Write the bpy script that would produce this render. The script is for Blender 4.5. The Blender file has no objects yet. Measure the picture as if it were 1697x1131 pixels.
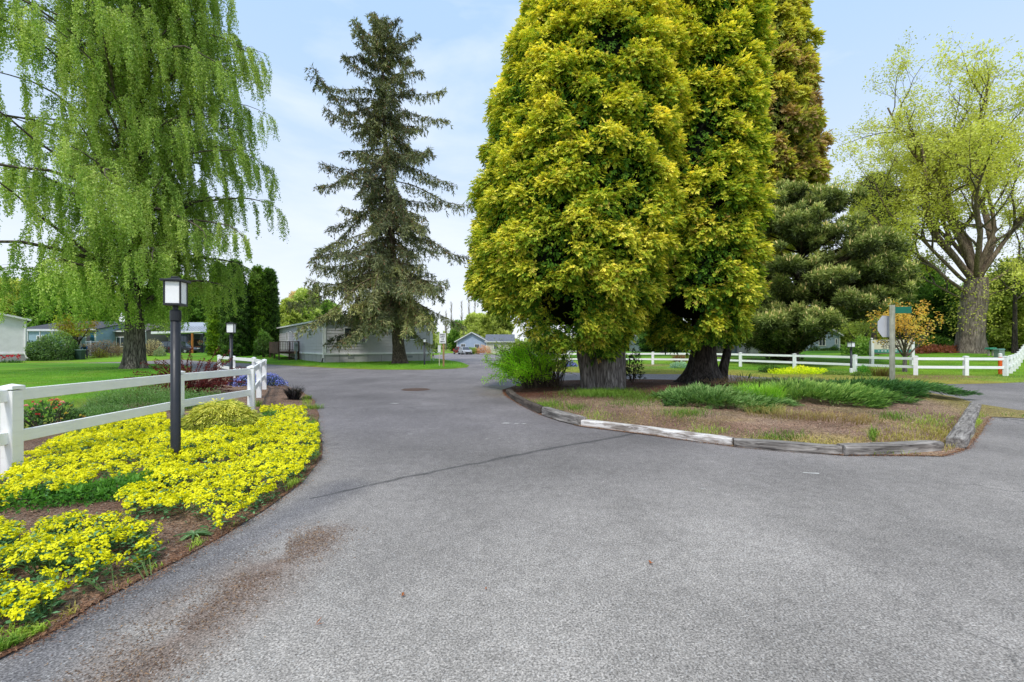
import bpy, bmesh, math, random
import numpy as np
from mathutils import Vector, Matrix
from mathutils.geometry import delaunay_2d_cdt

SC = bpy.context.scene
COL = SC.collection
PI = math.pi
F, CX, HY, EYE = 740.0, 848.5, 575.0, 1.5      # how the photograph was surveyed: focal length, centre, horizon, eye height

def GX(px, Y): return (px - CX) / F * Y
def GZ(py, Y): return EYE + (HY - py) / F * Y
def G(px, py):
    Y = F * EYE / (py - HY)
    return (GX(px, Y), Y)

def lin(h, k=1.0):
    h = h.lstrip('#')
    o = []
    for i in (0, 2, 4):
        c = int(h[i:i+2], 16) / 255
        c = c / 12.92 if c <= .04045 else ((c + .055) / 1.055) ** 2.4
        o.append(c * k)
    return np.array(o)

def S(t):
    t = np.clip(t, 0, 1)
    return t * t * (3 - 2 * t)

def ter(x, y):
    x = np.asarray(x, float); y = np.asarray(y, float)
    z = .45 * S((y - 24) / 22) * S((x - 6) / 12) + .45 * S((x - 26) / 14) * S((y - 22) / 16)
    z = z + .5 * S((y - 42) / 18) * S((-x - 14) / 10)
    return z
def tz(x, y): return float(ter(x, y))

def _hash(ix, iy, s):
    n = (ix * 374761393 + iy * 668265263 + s * 1442695041) & 0xFFFFFFFF
    n = ((n ^ (n >> 13)) * 1274126177) & 0xFFFFFFFF
    n = n ^ (n >> 16)
    return (n & 0xFFFF) / 65535.0
def vnoise(x, y, s=0):
    x = np.asarray(x, float); y = np.asarray(y, float)
    ix = np.floor(x).astype(np.int64); iy = np.floor(y).astype(np.int64)
    fx = x - ix; fy = y - iy
    fx = fx * fx * (3 - 2 * fx); fy = fy * fy * (3 - 2 * fy)
    a = _hash(ix, iy, s); b = _hash(ix + 1, iy, s); c = _hash(ix, iy + 1, s); d = _hash(ix + 1, iy + 1, s)
    return (a * (1 - fx) + b * fx) * (1 - fy) + (c * (1 - fx) + d * fx) * fy
def fbm(x, y, s=0, o=4):
    r = 0; a = .5
    for k in range(o):
        r = r + a * vnoise(np.asarray(x) * 2 ** k, np.asarray(y) * 2 ** k, s + k * 17); a *= .5
    return r / (1 - .5 ** o)

def nrm(v):
    return v / np.maximum(np.linalg.norm(v, axis=-1, keepdims=True), 1e-9)
def mix(a, b, t): return np.asarray(a) * (1 - t) + np.asarray(b) * t
def ramp(cols, t):
    cols = np.array(cols); n = len(cols) - 1
    t = np.clip(t, 0, .9999) * n
    i = t.astype(int); f = (t - i)[:, None]
    return cols[i] * (1 - f) + cols[i + 1] * f

def in_poly(x, y, poly):
    x = np.asarray(x); y = np.asarray(y)
    r = np.zeros(x.shape, bool)
    n = len(poly)
    for i in range(n):
        x1, y1 = poly[i]; x2, y2 = poly[(i + 1) % n]
        c = ((y1 > y) != (y2 > y))
        with np.errstate(divide='ignore', invalid='ignore'):
            r ^= c & (x < (x2 - x1) * (y - y1) / (y2 - y1 + 1e-12) + x1)
    return r
def d_line(x, y, pts, closed=False):
    x = np.asarray(x, float); y = np.asarray(y, float)
    d = np.full(x.shape, 1e9)
    n = len(pts)
    for i in range(n if closed else n - 1):
        x1, y1 = pts[i]; x2, y2 = pts[(i + 1) % n]
        dx, dy = x2 - x1, y2 - y1
        t = np.clip(((x - x1) * dx + (y - y1) * dy) / (dx * dx + dy * dy + 1e-12), 0, 1)
        d = np.minimum(d, np.hypot(x - x1 - t * dx, y - y1 - t * dy))
    return d
def smooth_poly(poly, n=2, closed=True):
    p = [tuple(q) for q in poly]
    for _ in range(n):
        o = []
        m = len(p)
        if not closed: o.append(p[0])
        for i in range(m if closed else m - 1):
            a = p[i]; b = p[(i + 1) % m]
            o.append((a[0] * .75 + b[0] * .25, a[1] * .75 + b[1] * .25))
            o.append((a[0] * .25 + b[0] * .75, a[1] * .25 + b[1] * .75))
        if not closed: o.append(p[-1])
        p = o
    return p

# ------------------------------------------------------------------ mesh accumulator
class M:
    def __init__(s): s.v = []; s.c = []; s.f = []; s.n = 0
    def add(s, v, f, col, mat=0):
        v = np.asarray(v, float).reshape(-1, 3); f = np.asarray(f, int)
        c = np.asarray(col, float)
        if c.ndim == 1: c = np.tile(c, (len(v), 1))
        s.v.append(v); s.c.append(c)
        s.f.append((f + s.n, mat)); s.n += len(v)
        return s
    def cards(s, P, D, N, L, W, col, mid=.45, fold=.0, mat=0, tipcol=None):
        P = np.asarray(P); n = len(P)
        D = nrm(D); Sd = nrm(np.cross(D, N)); Nn = nrm(np.cross(Sd, D))
        L = np.broadcast_to(np.asarray(L, float), (n,))[:, None]; W = np.broadcast_to(np.asarray(W, float), (n,))[:, None]
        m = P + D * L * mid + Nn * fold * W
        v = np.stack([P, m + Sd * W * .5, P + D * L, m - Sd * W * .5], 1).reshape(-1, 3)
        col = np.broadcast_to(np.asarray(col, float), (n, 3))
        if tipcol is None: c = np.repeat(col, 4, 0)
        else:
            tc = np.broadcast_to(np.asarray(tipcol, float), (n, 3))
            c = np.stack([col, (col + tc) / 2, tc, (col + tc) / 2], 1).reshape(-1, 3)
        return s.add(v, np.arange(4 * n).reshape(n, 4), c, mat)
    def blades(s, P, D, H, W, bend, col, tipcol=None, mat=0):
        # grass blades: base pair, middle pair, tip; D is the horizontal lean direction
        P = np.asarray(P); n = len(P)
        D = nrm(D); up = np.array([0, 0, 1.0])
        Sd = nrm(np.cross(D, up))
        H = np.broadcast_to(np.asarray(H, float), (n,))[:, None]; W = np.broadcast_to(np.asarray(W, float), (n,))[:, None]
        bend = np.broadcast_to(np.asarray(bend, float), (n,))[:, None]
        m = P + up * H * .6 + D * H * bend * .35
        t = P + up * H * (1 - .25 * bend) + D * H * bend
        v = np.stack([P - Sd * W * .5, P + Sd * W * .5, m + Sd * W * .4, m - Sd * W * .4, t], 1).reshape(-1, 3)
        col = np.broadcast_to(np.asarray(col, float), (n, 3)); tc = col if tipcol is None else np.broadcast_to(np.asarray(tipcol, float), (n, 3))
        c = np.stack([col * .6, col * .6, (col + tc) / 2, (col + tc) / 2, tc], 1).reshape(-1, 3)
        b = np.arange(n)[:, None] * 5
        s.v.append(v); s.c.append(c)
        s.f.append((b + np.array([[0, 1, 2, 3]]) + s.n, mat)); s.f.append((b + np.array([[3, 2, 4]]) + s.n, mat))
        s.n += len(v); return s
    def tube(s, pts, rad, sides=6, col=(.1, .08, .06), mat=0):
        pts = np.asarray(pts, float); k = len(pts)
        rad = np.broadcast_to(np.asarray(rad, float), (k,))
        t = nrm(np.gradient(pts, axis=0))
        ref = np.array([0, 0, 1.0]) if abs(t[0][2]) < .9 else np.array([1.0, 0, 0])
        a = nrm(np.cross(t, ref)); b = np.cross(t, a)
        th = np.linspace(0, 2 * PI, sides, endpoint=False)
        v = pts[:, None] + rad[:, None, None] * (a[:, None] * np.cos(th)[None, :, None] + b[:, None] * np.sin(th)[None, :, None])
        i = np.arange(k - 1)[:, None] * sides; j = np.arange(sides)[None]; j2 = (j + 1) % sides
        f = np.stack([i + j, i + j2, i + sides + j2, i + sides + j], -1).reshape(-1, 4)
        c = np.asarray(col, float)
        if c.ndim == 2: c = np.repeat(c, sides, 0)
        s.add(v.reshape(-1, 3), f, c, mat)
        # end cap
        e = pts[-1]
        vc = np.vstack([v[-1], e]); fc = np.stack([np.arange(sides), (np.arange(sides) + 1) % sides, np.full(sides, sides)], -1)
        s.add(vc, fc, c if c.ndim == 1 else c[-1], mat)
        return s
    def box(s, c, d, rot=0, col=(.5, .5, .5), mat=0, taper=1.0):
        dx, dy, dz = d[0] / 2, d[1] / 2, d[2] / 2
        v = np.array([[x * dx * (taper if z > 0 else 1), y * dy * (taper if z > 0 else 1), z * dz] for z in (-1, 1) for x, y in ((-1, -1), (1, -1), (1, 1), (-1, 1))])
        cr, sr = math.cos(rot), math.sin(rot)
        v = v @ np.array([[cr, sr, 0], [-sr, cr, 0], [0, 0, 1]]) + np.asarray(c)
        f = [[0, 3, 2, 1], [4, 5, 6, 7], [0, 1, 5, 4], [1, 2, 6, 5], [2, 3, 7, 6], [3, 0, 4, 7]]
        return s.add(v, f, col, mat)
    def beam(s, p0, p1, w, h, col=(.5, .5, .5), mat=0):
        p0 = np.asarray(p0, float); p1 = np.asarray(p1, float)
        t = nrm(p1 - p0); sd = nrm(np.cross(t, [0, 0, 1.0])) if abs(t[2]) < .99 else np.array([1.0, 0, 0]); u = np.cross(sd, t)
        v = []
        for p in (p0, p1):
            for a, b in ((-1, -1), (1, -1), (1, 1), (-1, 1)): v.append(p + sd * a * w / 2 + u * b * h / 2)
        f = [[0, 3, 2, 1], [4, 5, 6, 7], [0, 1, 5, 4], [1, 2, 6, 5], [2, 3, 7, 6], [3, 0, 4, 7]]
        return s.add(v, f, col, mat)
    def quad(s, a, b, c, d, col=(.5, .5, .5), mat=0): return s.add([a, b, c, d], [[0, 1, 2, 3]], col, mat)
    def lathe(s, prof, sides=24, col=(.5, .5, .5), c=(0, 0, 0), mat=0, axis='z', cap=True):
        prof = np.asarray(prof, float); k = len(prof); th = np.linspace(0, 2 * PI, sides, endpoint=False)
        v = np.stack([prof[:, :1] * np.cos(th), prof[:, :1] * np.sin(th), np.repeat(prof[:, 1:2], sides, 1)], -1)
        if axis == 'y': v = v[..., [0, 2, 1]]
        if axis == 'x': v = v[..., [2, 0, 1]]
        v = v + np.asarray(c)
        i = np.arange(k - 1)[:, None] * sides; j = np.arange(sides)[None]; j2 = (j + 1) % sides
        f = np.stack([i + j, i + j2, i + sides + j2, i + sides + j], -1).reshape(-1, 4)
        return s.add(v.reshape(-1, 3), f, col, mat)
    def build(s, name, mats, parent=None, smooth=False, bevel=0, loc=None):
        me = bpy.data.meshes.new(name)
        V = np.concatenate(s.v); C = np.concatenate(s.c)
        me.vertices.add(len(V)); me.vertices.foreach_set('co', V.astype(np.float32).ravel())
        loops = np.concatenate([f.ravel() for f, _ in s.f]); tot = np.concatenate([np.full(len(f), f.shape[1]) for f, _ in s.f])
        mi = np.concatenate([np.full(len(f), m) for f, m in s.f])
        st = np.concatenate([[0], np.cumsum(tot)[:-1]])
        me.loops.add(len(loops)); me.loops.foreach_set('vertex_index', loops.astype(np.int32))
        me.polygons.add(len(tot)); me.polygons.foreach_set('loop_start', st.astype(np.int32)); me.polygons.foreach_set('loop_total', tot.astype(np.int32))
        if not isinstance(mats, (list, tuple)): mats = [mats]
        for m in mats: me.materials.append(m)
        me.polygons.foreach_set('material_index', mi.astype(np.int32))
        me.update(calc_edges=True)
        me.polygons.foreach_set('use_smooth', np.full(len(tot), bool(smooth)))
        at = me.attributes.new('col', 'FLOAT_COLOR', 'POINT')
        at.data.foreach_set('color', np.hstack([C, np.ones((len(C), 1))]).astype(np.float32).ravel())
        if smooth == 'auto': pass
        o = bpy.data.objects.new(name, me); COL.objects.link(o)
        if parent: o.parent = parent
        if loc is not None: o.location = loc
        if bevel:
            b = o.modifiers.new('edge', 'BEVEL'); b.width = bevel; b.segments = 2; b.limit_method = 'ANGLE'
        return o

def tag(o, label, cat, group=None):
    o['label'] = label; o['category'] = cat
    if group: o['group'] = group
    return o
def thing(name, label, cat, loc=(0, 0, 0), rotz=0, group=None):
    o = bpy.data.objects.new(name, None); COL.objects.link(o)
    o.empty_display_size = .2
    o.location = loc; o.rotation_euler = (0, 0, rotz)
    return tag(o, label, cat, group)
def dup(root, loc, rotz=0, label=None, scale=None):
    r = root.copy(); COL.objects.link(r); r.location = loc; r.rotation_euler = (0, 0, rotz)
    if label: r['label'] = label
    if scale: r.scale = (scale,) * 3 if not isinstance(scale, tuple) else scale
    for ch in list(root.children):
        c = ch.copy(); COL.objects.link(c); c.parent = r
        for g in list(ch.children):
            d = g.copy(); COL.objects.link(d); d.parent = c
    return r

# ------------------------------------------------------------------ materials
def new_mat(name):
    m = bpy.data.materials.new(name); m.use_nodes = True
    nt = m.node_tree; nt.nodes.clear()
    out = nt.nodes.new('ShaderNodeOutputMaterial')
    return m, nt, out
def nd(nt, t, **kw):
    n = nt.nodes.new(t)
    for k, v in kw.items():
        if k.startswith('in_'):
            n.inputs[k[3:].replace('_', ' ')].default_value = v
        else: setattr(n, k, v)
    return n
def math_(nt, op, a, b=None, clamp=False):
    n = nt.nodes.new('ShaderNodeMath'); n.operation = op; n.use_clamp = clamp
    for i, q in enumerate((a, b)):
        if q is None: continue
        if isinstance(q, (int, float)): n.inputs[i].default_value = q
        else: nt.links.new(q, n.inputs[i])
    return n.outputs[0]
def mixc(nt, fac, a, b, mode='MIX'):
    n = nt.nodes.new('ShaderNodeMix'); n.data_type = 'RGBA'; n.blend_type = mode
    for i, q in ((0, fac), (6, a), (7, b)):
        if isinstance(q, (int, float)): n.inputs[i].default_value = q
        elif isinstance(q, (tuple, list, np.ndarray)): n.inputs[i].default_value = (*[float(z) for z in q], 1) if len(q) == 3 else q
        else: nt.links.new(q, n.inputs[i])
    return n.outputs[2]
def maprange(nt, v, a, b, c, d):
    n = nt.nodes.new('ShaderNodeMapRange'); nt.links.new(v, n.inputs[0])
    for i, q in enumerate((a, b, c, d)): n.inputs[i + 1].default_value = q
    return n.outputs[0]
def noise(nt, vec, scale, detail=4, rough=.55, dist=0.0):
    n = nd(nt, 'ShaderNodeTexNoise'); n.inputs['Scale'].default_value = scale; n.inputs['Detail'].default_value = detail
    n.inputs['Roughness'].default_value = rough; n.inputs['Distortion'].default_value = dist
    if vec is not None: nt.links.new(vec, n.inputs['Vector'])
    return n.outputs['Fac']
def coords(nt, scale=(1, 1, 1), kind='Object'):
    t = nd(nt, 'ShaderNodeTexCoord'); m = nd(nt, 'ShaderNodeMapping'); m.inputs['Scale'].default_value = scale
    nt.links.new(t.outputs[kind], m.inputs['Vector']); return m.outputs['Vector']

def mat_foliage(name, trans=.3, rough=.55, var=.25, boost=1.5, spec=.25, gain=1.0):
    m, nt, out = new_mat(name)
    a = nd(nt, 'ShaderNodeAttribute', attribute_name='col')
    f = noise(nt, coords(nt), 1.7, 3)
    v = maprange(nt, f, .25, .75, (1 - var) * gain, (1 + var) * gain)
    c = mixc(nt, 1.0, a.outputs['Color'], v, 'MULTIPLY')
    p = nd(nt, 'ShaderNodeBsdfPrincipled', in_Roughness=rough)
    p.inputs['Specular IOR Level'].default_value = spec
    nt.links.new(c, p.inputs['Base Color'])
    if trans:
        t = nd(nt, 'ShaderNodeBsdfTranslucent')
        c2 = mixc(nt, 1.0, c, (boost, boost * 1.02, boost * .55), 'MULTIPLY')
        nt.links.new(c2, t.inputs['Color'])
        x = nd(nt, 'ShaderNodeMixShader'); x.inputs[0].default_value = trans
        nt.links.new(p.outputs[0], x.inputs[1]); nt.links.new(t.outputs[0], x.inputs[2])
        nt.links.new(x.outputs[0], out.inputs[0])
    else: nt.links.new(p.outputs[0], out.inputs[0])
    return m
def mat_bark(name, dark, light, sc=(9, 9, 1.6), bump=.6, dist=.03):
    m, nt, out = new_mat(name)
    v = coords(nt, sc)
    n1 = noise(nt, v, 1.6, 6, .65, .6); n2 = noise(nt, coords(nt), 1.3, 3)
    w = nd(nt, 'ShaderNodeTexVoronoi', feature='DISTANCE_TO_EDGE'); w.inputs['Scale'].default_value = 1.5
    dq = nd(nt, 'ShaderNodeTexNoise'); dq.inputs['Scale'].default_value = 1.1; dq.inputs['Detail'].default_value = 5; nt.links.new(v, dq.inputs['Vector'])
    dv = nd(nt, 'ShaderNodeVectorMath', operation='MULTIPLY_ADD'); nt.links.new(dq.outputs['Color'], dv.inputs[0]); dv.inputs[1].default_value = (1.3, 1.3, 1.6); nt.links.new(v, dv.inputs[2])
    nt.links.new(dv.outputs[0], w.inputs['Vector'])
    h = math_(nt, 'MULTIPLY', n1, maprange(nt, w.outputs['Distance'], 0, .25, .55, 1))
    f = maprange(nt, h, .25, .62, 0, 1)
    a = nd(nt, 'ShaderNodeAttribute', attribute_name='col')
    c = mixc(nt, f, dark, light)
    c = mixc(nt, 1.0, c, maprange(nt, n2, .3, .7, .75, 1.2), 'MULTIPLY')
    c = mixc(nt, 1.0, c, a.outputs['Color'], 'MULTIPLY')
    p = nd(nt, 'ShaderNodeBsdfPrincipled', in_Roughness=.85); p.inputs['Specular IOR Level'].default_value = .2
    nt.links.new(c, p.inputs['Base Color'])
    b = nd(nt, 'ShaderNodeBump'); b.inputs['Strength'].default_value = bump; b.inputs['Distance'].default_value = dist
    nt.links.new(h, b.inputs['Height']); nt.links.new(b.outputs[0], p.inputs['Normal'])
    nt.links.new(p.outputs[0], out.inputs[0]); return m
def mat_paint(name, col=None, rough=.5, var=.08, scale=6, metal=0, spec=.4, dirt=None, bump=0):
    m, nt, out = new_mat(name)
    if col is None:
        base = nd(nt, 'ShaderNodeAttribute', attribute_name='col').outputs['Color']
    else:
        base = nd(nt, 'ShaderNodeRGB'); base.outputs[0].default_value = (*[float(c) for c in col], 1); base = base.outputs[0]
    n = noise(nt, coords(nt), scale, 5)
    c = mixc(nt, 1.0, base, maprange(nt, n, .3, .7, 1 - var, 1 + var), 'MULTIPLY')
    if dirt is not None:     # grime that settles on the undersides and the low edges
        g = nd(nt, 'ShaderNodeNewGeometry'); sx = nd(nt, 'ShaderNodeSeparateXYZ'); nt.links.new(g.outputs['Normal'], sx.inputs[0])
        dn = maprange(nt, sx.outputs[2], -.15, -.7, 0, 1)
        n3 = noise(nt, coords(nt), 14, 5); st_ = noise(nt, coords(nt, (1.2, 9, 9)), 2.0, 5, .65)
        c = mixc(nt, maprange(nt, st_, .52, .75, 0, .18), c, (.45, .46, .36))
        k = math_(nt, 'MULTIPLY', dn, maprange(nt, n3, .3, .55, .25, .95))
        c = mixc(nt, k, c, dirt)
    p = nd(nt, 'ShaderNodeBsdfPrincipled', in_Roughness=rough, in_Metallic=metal); p.inputs['Specular IOR Level'].default_value = spec
    nt.links.new(c, p.inputs['Base Color'])
    rr = maprange(nt, n, .3, .7, max(rough - .1, .02), min(rough + .1, 1)); nt.links.new(rr, p.inputs['Roughness'])
    if bump:
        b = nd(nt, 'ShaderNodeBump'); b.inputs['Strength'].default_value = bump; b.inputs['Distance'].default_value = .01
        nt.links.new(noise(nt, coords(nt), scale * 6, 4), b.inputs['Height']); nt.links.new(b.outputs[0], p.inputs['Normal'])
    nt.links.new(p.outputs[0], out.inputs[0]); return m
def mat_wood(name, dark, light, sc=(2, 30, 30), rough=.85, bump=.5, paint=None):
    m, nt, out = new_mat(name)
    v = coords(nt, sc)
    n1 = noise(nt, v, 1.0, 6, .65, .8); n2 = noise(nt, coords(nt), 3.0, 3)
    c = mixc(nt, maprange(nt, n1, .32, .68, 0, 1), dark, light)
    c = mixc(nt, 1.0, c, maprange(nt, n2, .3, .7, .7, 1.25), 'MULTIPLY')
    if paint is not None:
        n3 = noise(nt, coords(nt, (1.2, 7, 7)), 2.2, 6, .7)
        c = mixc(nt, maprange(nt, n3, .43, .56, 1, 0), c, paint)
    p = nd(nt, 'ShaderNodeBsdfPrincipled', in_Roughness=rough); p.inputs['Specular IOR Level'].default_value = .2
    nt.links.new(c, p.inputs['Base Color'])
    b = nd(nt, 'ShaderNodeBump'); b.inputs['Strength'].default_value = bump; b.inputs['Distance'].default_value = .012
    nt.links.new(n1, b.inputs['Height']); nt.links.new(b.outputs[0], p.inputs['Normal'])
    nt.links.new(p.outputs[0], out.inputs[0]); return m
def mat_ground(name, kind):
    # base colour rides on the sheet's own 'col'; grain and bump by kind
    m, nt, out = new_mat(name)
    a = nd(nt, 'ShaderNodeAttribute', attribute_name='col').outputs['Color']
    v = coords(nt)
    p = nd(nt, 'ShaderNodeBsdfPrincipled', in_Roughness=.9); p.inputs['Specular IOR Level'].default_value = .15
    b = nd(nt, 'ShaderNodeBump')
    if kind == 'asphalt':
        fine = noise(nt, v, 88, 3, .7); mid = noise(nt, v, 9, 4, .6); big = noise(nt, v, .7, 5, .6)
        vo = nd(nt, 'ShaderNodeTexVoronoi'); vo.inputs['Scale'].default_value = 130; nt.links.new(v, vo.inputs['Vector'])
        sp = nd(nt, 'ShaderNodeSeparateColor'); nt.links.new(vo.outputs['Color'], sp.inputs[0])
        g1 = maprange(nt, fine, .35, .65, .45, 1.55)
        g2 = maprange(nt, sp.outputs[0], 0, 1, .7, 1.34)
        g3 = maprange(nt, mid, .3, .7, .86, 1.14); g4 = maprange(nt, big, .3, .7, .84, 1.14)
        # fine pale stones
        st = maprange(nt, sp.outputs[1], .965, .985, 0, 1)
        c = mixc(nt, 1.0, mixc(nt, 1.0, a, (1.06, 1.0, .965), 'MULTIPLY'), g1, 'MULTIPLY')
        for g in (g2, g3, g4): c = mixc(nt, 1.0, c, g, 'MULTIPLY')
        c = mixc(nt, math_(nt, 'MULTIPLY', st, .6), c, (.5, .49, .47))
        # the dark seam between two pours: a line on the ground from the bed to the island
        sx = nd(nt, 'ShaderNodeSeparateXYZ'); nt.links.new(v, sx.inputs[0])
        (x0, y0), (x1, y1) = G(512, 826), G(1066, 717)
        L = math.hypot(x1 - x0, y1 - y0); ux, uy = (x1 - x0) / L, (y1 - y0) / L
        X = math_(nt, 'SUBTRACT', sx.outputs[0], x0); Y = math_(nt, 'SUBTRACT', sx.outputs[1], y0)
        al = math_(nt, 'ADD', math_(nt, 'MULTIPLY', X, ux), math_(nt, 'MULTIPLY', Y, uy))
        ac = math_(nt, 'ADD', math_(nt, 'MULTIPLY', X, -uy), math_(nt, 'MULTIPLY', Y, ux))
        wob = maprange(nt, noise(nt, v, 1.6, 4), 0, 1, -.12, .12)
        bow = math_(nt, 'MULTIPLY', math_(nt, 'SINE', math_(nt, 'MULTIPLY', al, PI / L)), -.10)
        ac = math_(nt, 'ABSOLUTE', math_(nt, 'ADD', ac, math_(nt, 'ADD', wob, bow)))
        wid = maprange(nt, al, 0, L, .030, .075)
        # hairline cracks, old oil drips, wheel-worn paler bands
        dn_ = nd(nt, 'ShaderNodeTexNoise'); dn_.inputs['Scale'].default_value = 2.2; dn_.inputs['Detail'].default_value = 5; nt.links.new(v, dn_.inputs['Vector'])
        vw = nd(nt, 'ShaderNodeVectorMath', operation='MULTIPLY_ADD'); nt.links.new(dn_.outputs['Color'], vw.inputs[0]); vw.inputs[1].default_value = (1.1, 1.1, 0); nt.links.new(v, vw.inputs[2])
        cr_ = nd(nt, 'ShaderNodeTexVoronoi', feature='DISTANCE_TO_EDGE'); cr_.inputs['Scale'].default_value = .33; nt.links.new(vw.outputs[0], cr_.inputs['Vector'])
        ck = math_(nt, 'MULTIPLY', maprange(nt, cr_.outputs['Distance'], .0015, .006, 1, 0), maprange(nt, noise(nt, v, .35, 3), .50, .62, 0, .55))
        c = mixc(nt, ck, c, (.035, .034, .034))
        od = nd(nt, 'ShaderNodeTexVoronoi'); od.inputs['Scale'].default_value = .8; nt.links.new(vw.outputs[0], od.inputs['Vector'])
        c = mixc(nt, math_(nt, 'MULTIPLY', maprange(nt, od.outputs['Distance'], .02, .16, .5, 0), maprange(nt, noise(nt, v, .5, 3), .5, .6, 0, 1)), c, (.05, .05, .052))
        wn = noise(nt, coords(nt, (.55, .22, 1)), 1.0, 5, .6)
        c = mixc(nt, 1.0, c, maprange(nt, wn, .35, .65, .88, 1.12), 'MULTIPLY')
        k = math_(nt, 'SUBTRACT', 1.0, math_(nt, 'DIVIDE', ac, wid), True)
        k = math_(nt, 'MULTIPLY', math_(nt, 'POWER', k, .6), maprange(nt, mid, .3, .6, .35, .8))
        k = math_(nt, 'MULTIPLY', k, math_(nt, 'MULTIPLY', math_(nt, 'GREATER_THAN', al, 0.0), math_(nt, 'LESS_THAN', al, L)))
        c = mixc(nt, k, c, (.03, .03, .032))
        nt.links.new(c, p.inputs['Base Color'])
        b.inputs['Strength'].default_value = .55; b.inputs['Distance'].default_value = .006
        nt.links.new(fine, b.inputs['Height'])
        p.inputs['Roughness'].default_value = .8; p.inputs['Specular IOR Level'].default_value = .25
    elif kind == 'mulch':
        v2 = coords(nt, (1, 1, 1))
        vo = nd(nt, 'ShaderNodeTexVoronoi'); vo.inputs['Scale'].default_value = 95; vo.inputs['Randomness'].default_value = 1
        dn = nd(nt, 'ShaderNodeTexNoise'); dn.inputs['Scale'].default_value = 22; nt.links.new(v2, dn.inputs['Vector'])
        vv = nd(nt, 'ShaderNodeVectorMath', operation='MULTIPLY_ADD'); nt.links.new(dn.outputs['Color'], vv.inputs[0]); vv.inputs[1].default_value = (.09, .09, 0); nt.links.new(v2, vv.inputs[2])
        nt.links.new(vv.outputs[0], vo.inputs['Vector'])
        sp = nd(nt, 'ShaderNodeSeparateColor'); nt.links.new(vo.outputs['Color'], sp.inputs[0])
        g = maprange(nt, sp.outputs[0], 0, 1, .45, 1.65)
        f2 = noise(nt, v2, 1.6, 5); g2 = maprange(nt, f2, .3, .7, .7, 1.25)
        c = mixc(nt, 1.0, a, g, 'MULTIPLY'); c = mixc(nt, 1.0, c, g2, 'MULTIPLY')
        c = mixc(nt, maprange(nt, sp.outputs[1], .86, .9, 0, .7), c, (.30, .25, .20))
        c = mixc(nt, maprange(nt, sp.outputs[2], .8, .85, 0, .8), c, (.035, .022, .016))
        nt.links.new(c, p.inputs['Base Color'])
        b.inputs['Strength'].default_value = .9; b.inputs['Distance'].default_value = .02
        nt.links.new(sp.outputs[0], b.inputs['Height'])
    else:
        n1 = noise(nt, v, 26, 5, .7); n2 = noise(nt, v, 1.1, 5); n3 = noise(nt, v, 6, 4)
        c = mixc(nt, 1.0, a, maprange(nt, n1, .3, .7, .5, 1.5), 'MULTIPLY')
        c = mixc(nt, 1.0, c, maprange(nt, n2, .3, .7, .8, 1.2), 'MULTIPLY')
        c = mixc(nt, maprange(nt, n3, .48, .75, 0, .5), c, mixc(nt, 1.0, a, (1.25, 1.0, .7), 'MULTIPLY'))
        nt.links.new(c, p.inputs['Base Color'])
        b.inputs['Strength'].default_value = .8; b.inputs['Distance'].default_value = .05
        nt.links.new(n1, b.inputs['Height'])
    nt.links.new(b.outputs[0], p.inputs['Normal']); nt.links.new(p.outputs[0], out.inputs[0]); return m
def mat_glass(name, col=(.02, .025, .03)):
    m, nt, out = new_mat(name)
    p = nd(nt, 'ShaderNodeBsdfPrincipled', in_Roughness=.08); p.inputs['Base Color'].default_value = (*col, 1)
    n = noise(nt, coords(nt), 1.2, 2); nt.links.new(maprange(nt, n, .3, .7, .04, .14), p.inputs['Roughness'])
    p.inputs['Specular IOR Level'].default_value = .7
    nt.links.new(p.outputs[0], out.inputs[0]); return m

MT = {}
MT['leaf'] = mat_foliage('leaf', .42, .5, .22, 1.6, gain=1.35)
MT['birch_leaf'] = mat_foliage('birch_leaf', .34, .55, .2, 1.35, gain=1.25)
MT['needle'] = mat_foliage('needle', .2, .6, .22, 1.3, gain=1.8)
MT['frond'] = mat_foliage('frond', .3, .6, .12, 1.4, spec=.15, gain=1.7)
MT['petal'] = mat_foliage('petal', .25, .6, .08, 1.2, gain=1.2)
MT['grass'] = mat_foliage('grass_blade', .3, .6, .2, 1.4)
MT['bark_birch'] = mat_bark('bark_birch', (.035, .03, .024), (.30, .27, .22), (8, 8, .9), .8, .05)
MT['bark_dark'] = mat_bark('bark_dark', (.02, .016, .013), (.11, .09, .075), (7, 7, 1.4), .8, .04)
MT['bark_grey'] = mat_bark('bark_grey', (.07, .058, .05), (.32, .28, .25), (10, 10, 1.1), .8, .04)
MT['bark_old'] = mat_bark('bark_old', (.10, .078, .062), (.36, .295, .245), (6, 6, .7), .7, .06)
MT['bark_brown'] = mat_bark('bark_brown', (.045, .034, .026), (.24, .185, .145), (8, 8, 2.4), .7, .04)
MT['twig'] = mat_paint('twig', None, .8, .25, 4)
MT['asphalt'] = mat_ground('asphalt', 'asphalt')
MT['mulch'] = mat_ground('mulch', 'mulch')
MT['turf'] = mat_ground('turf', 'turf')
MT['white'] = mat_paint('white_vinyl', (.9, .9, .9), .5, .05, 3, dirt=(.22, .21, .07))
MT['white_plain'] = mat_paint('white_paint', (.75, .75, .75), .5, .06, 2)
MT['col'] = mat_paint('painted', None, .55, .08, 2)
MT['col_shiny'] = mat_paint('car_paint', None, .22, .03, 2, spec=.6)
MT['black_metal'] = mat_paint('black_metal', (.018, .02, .026), .45, .15, 8)
MT['frosted'] = mat_paint('frosted_glass', (.88, .88, .9), .3, .06, 3)
MT['glass'] = mat_glass('window_glass', (.05, .06, .07))
MT['rubber'] = mat_paint('rubber', (.02, .02, .02), .8, .2, 8)
MT['rust'] = mat_paint('rusty_iron', (.10, .06, .045), .8, .35, 22, bump=.6)
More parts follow.
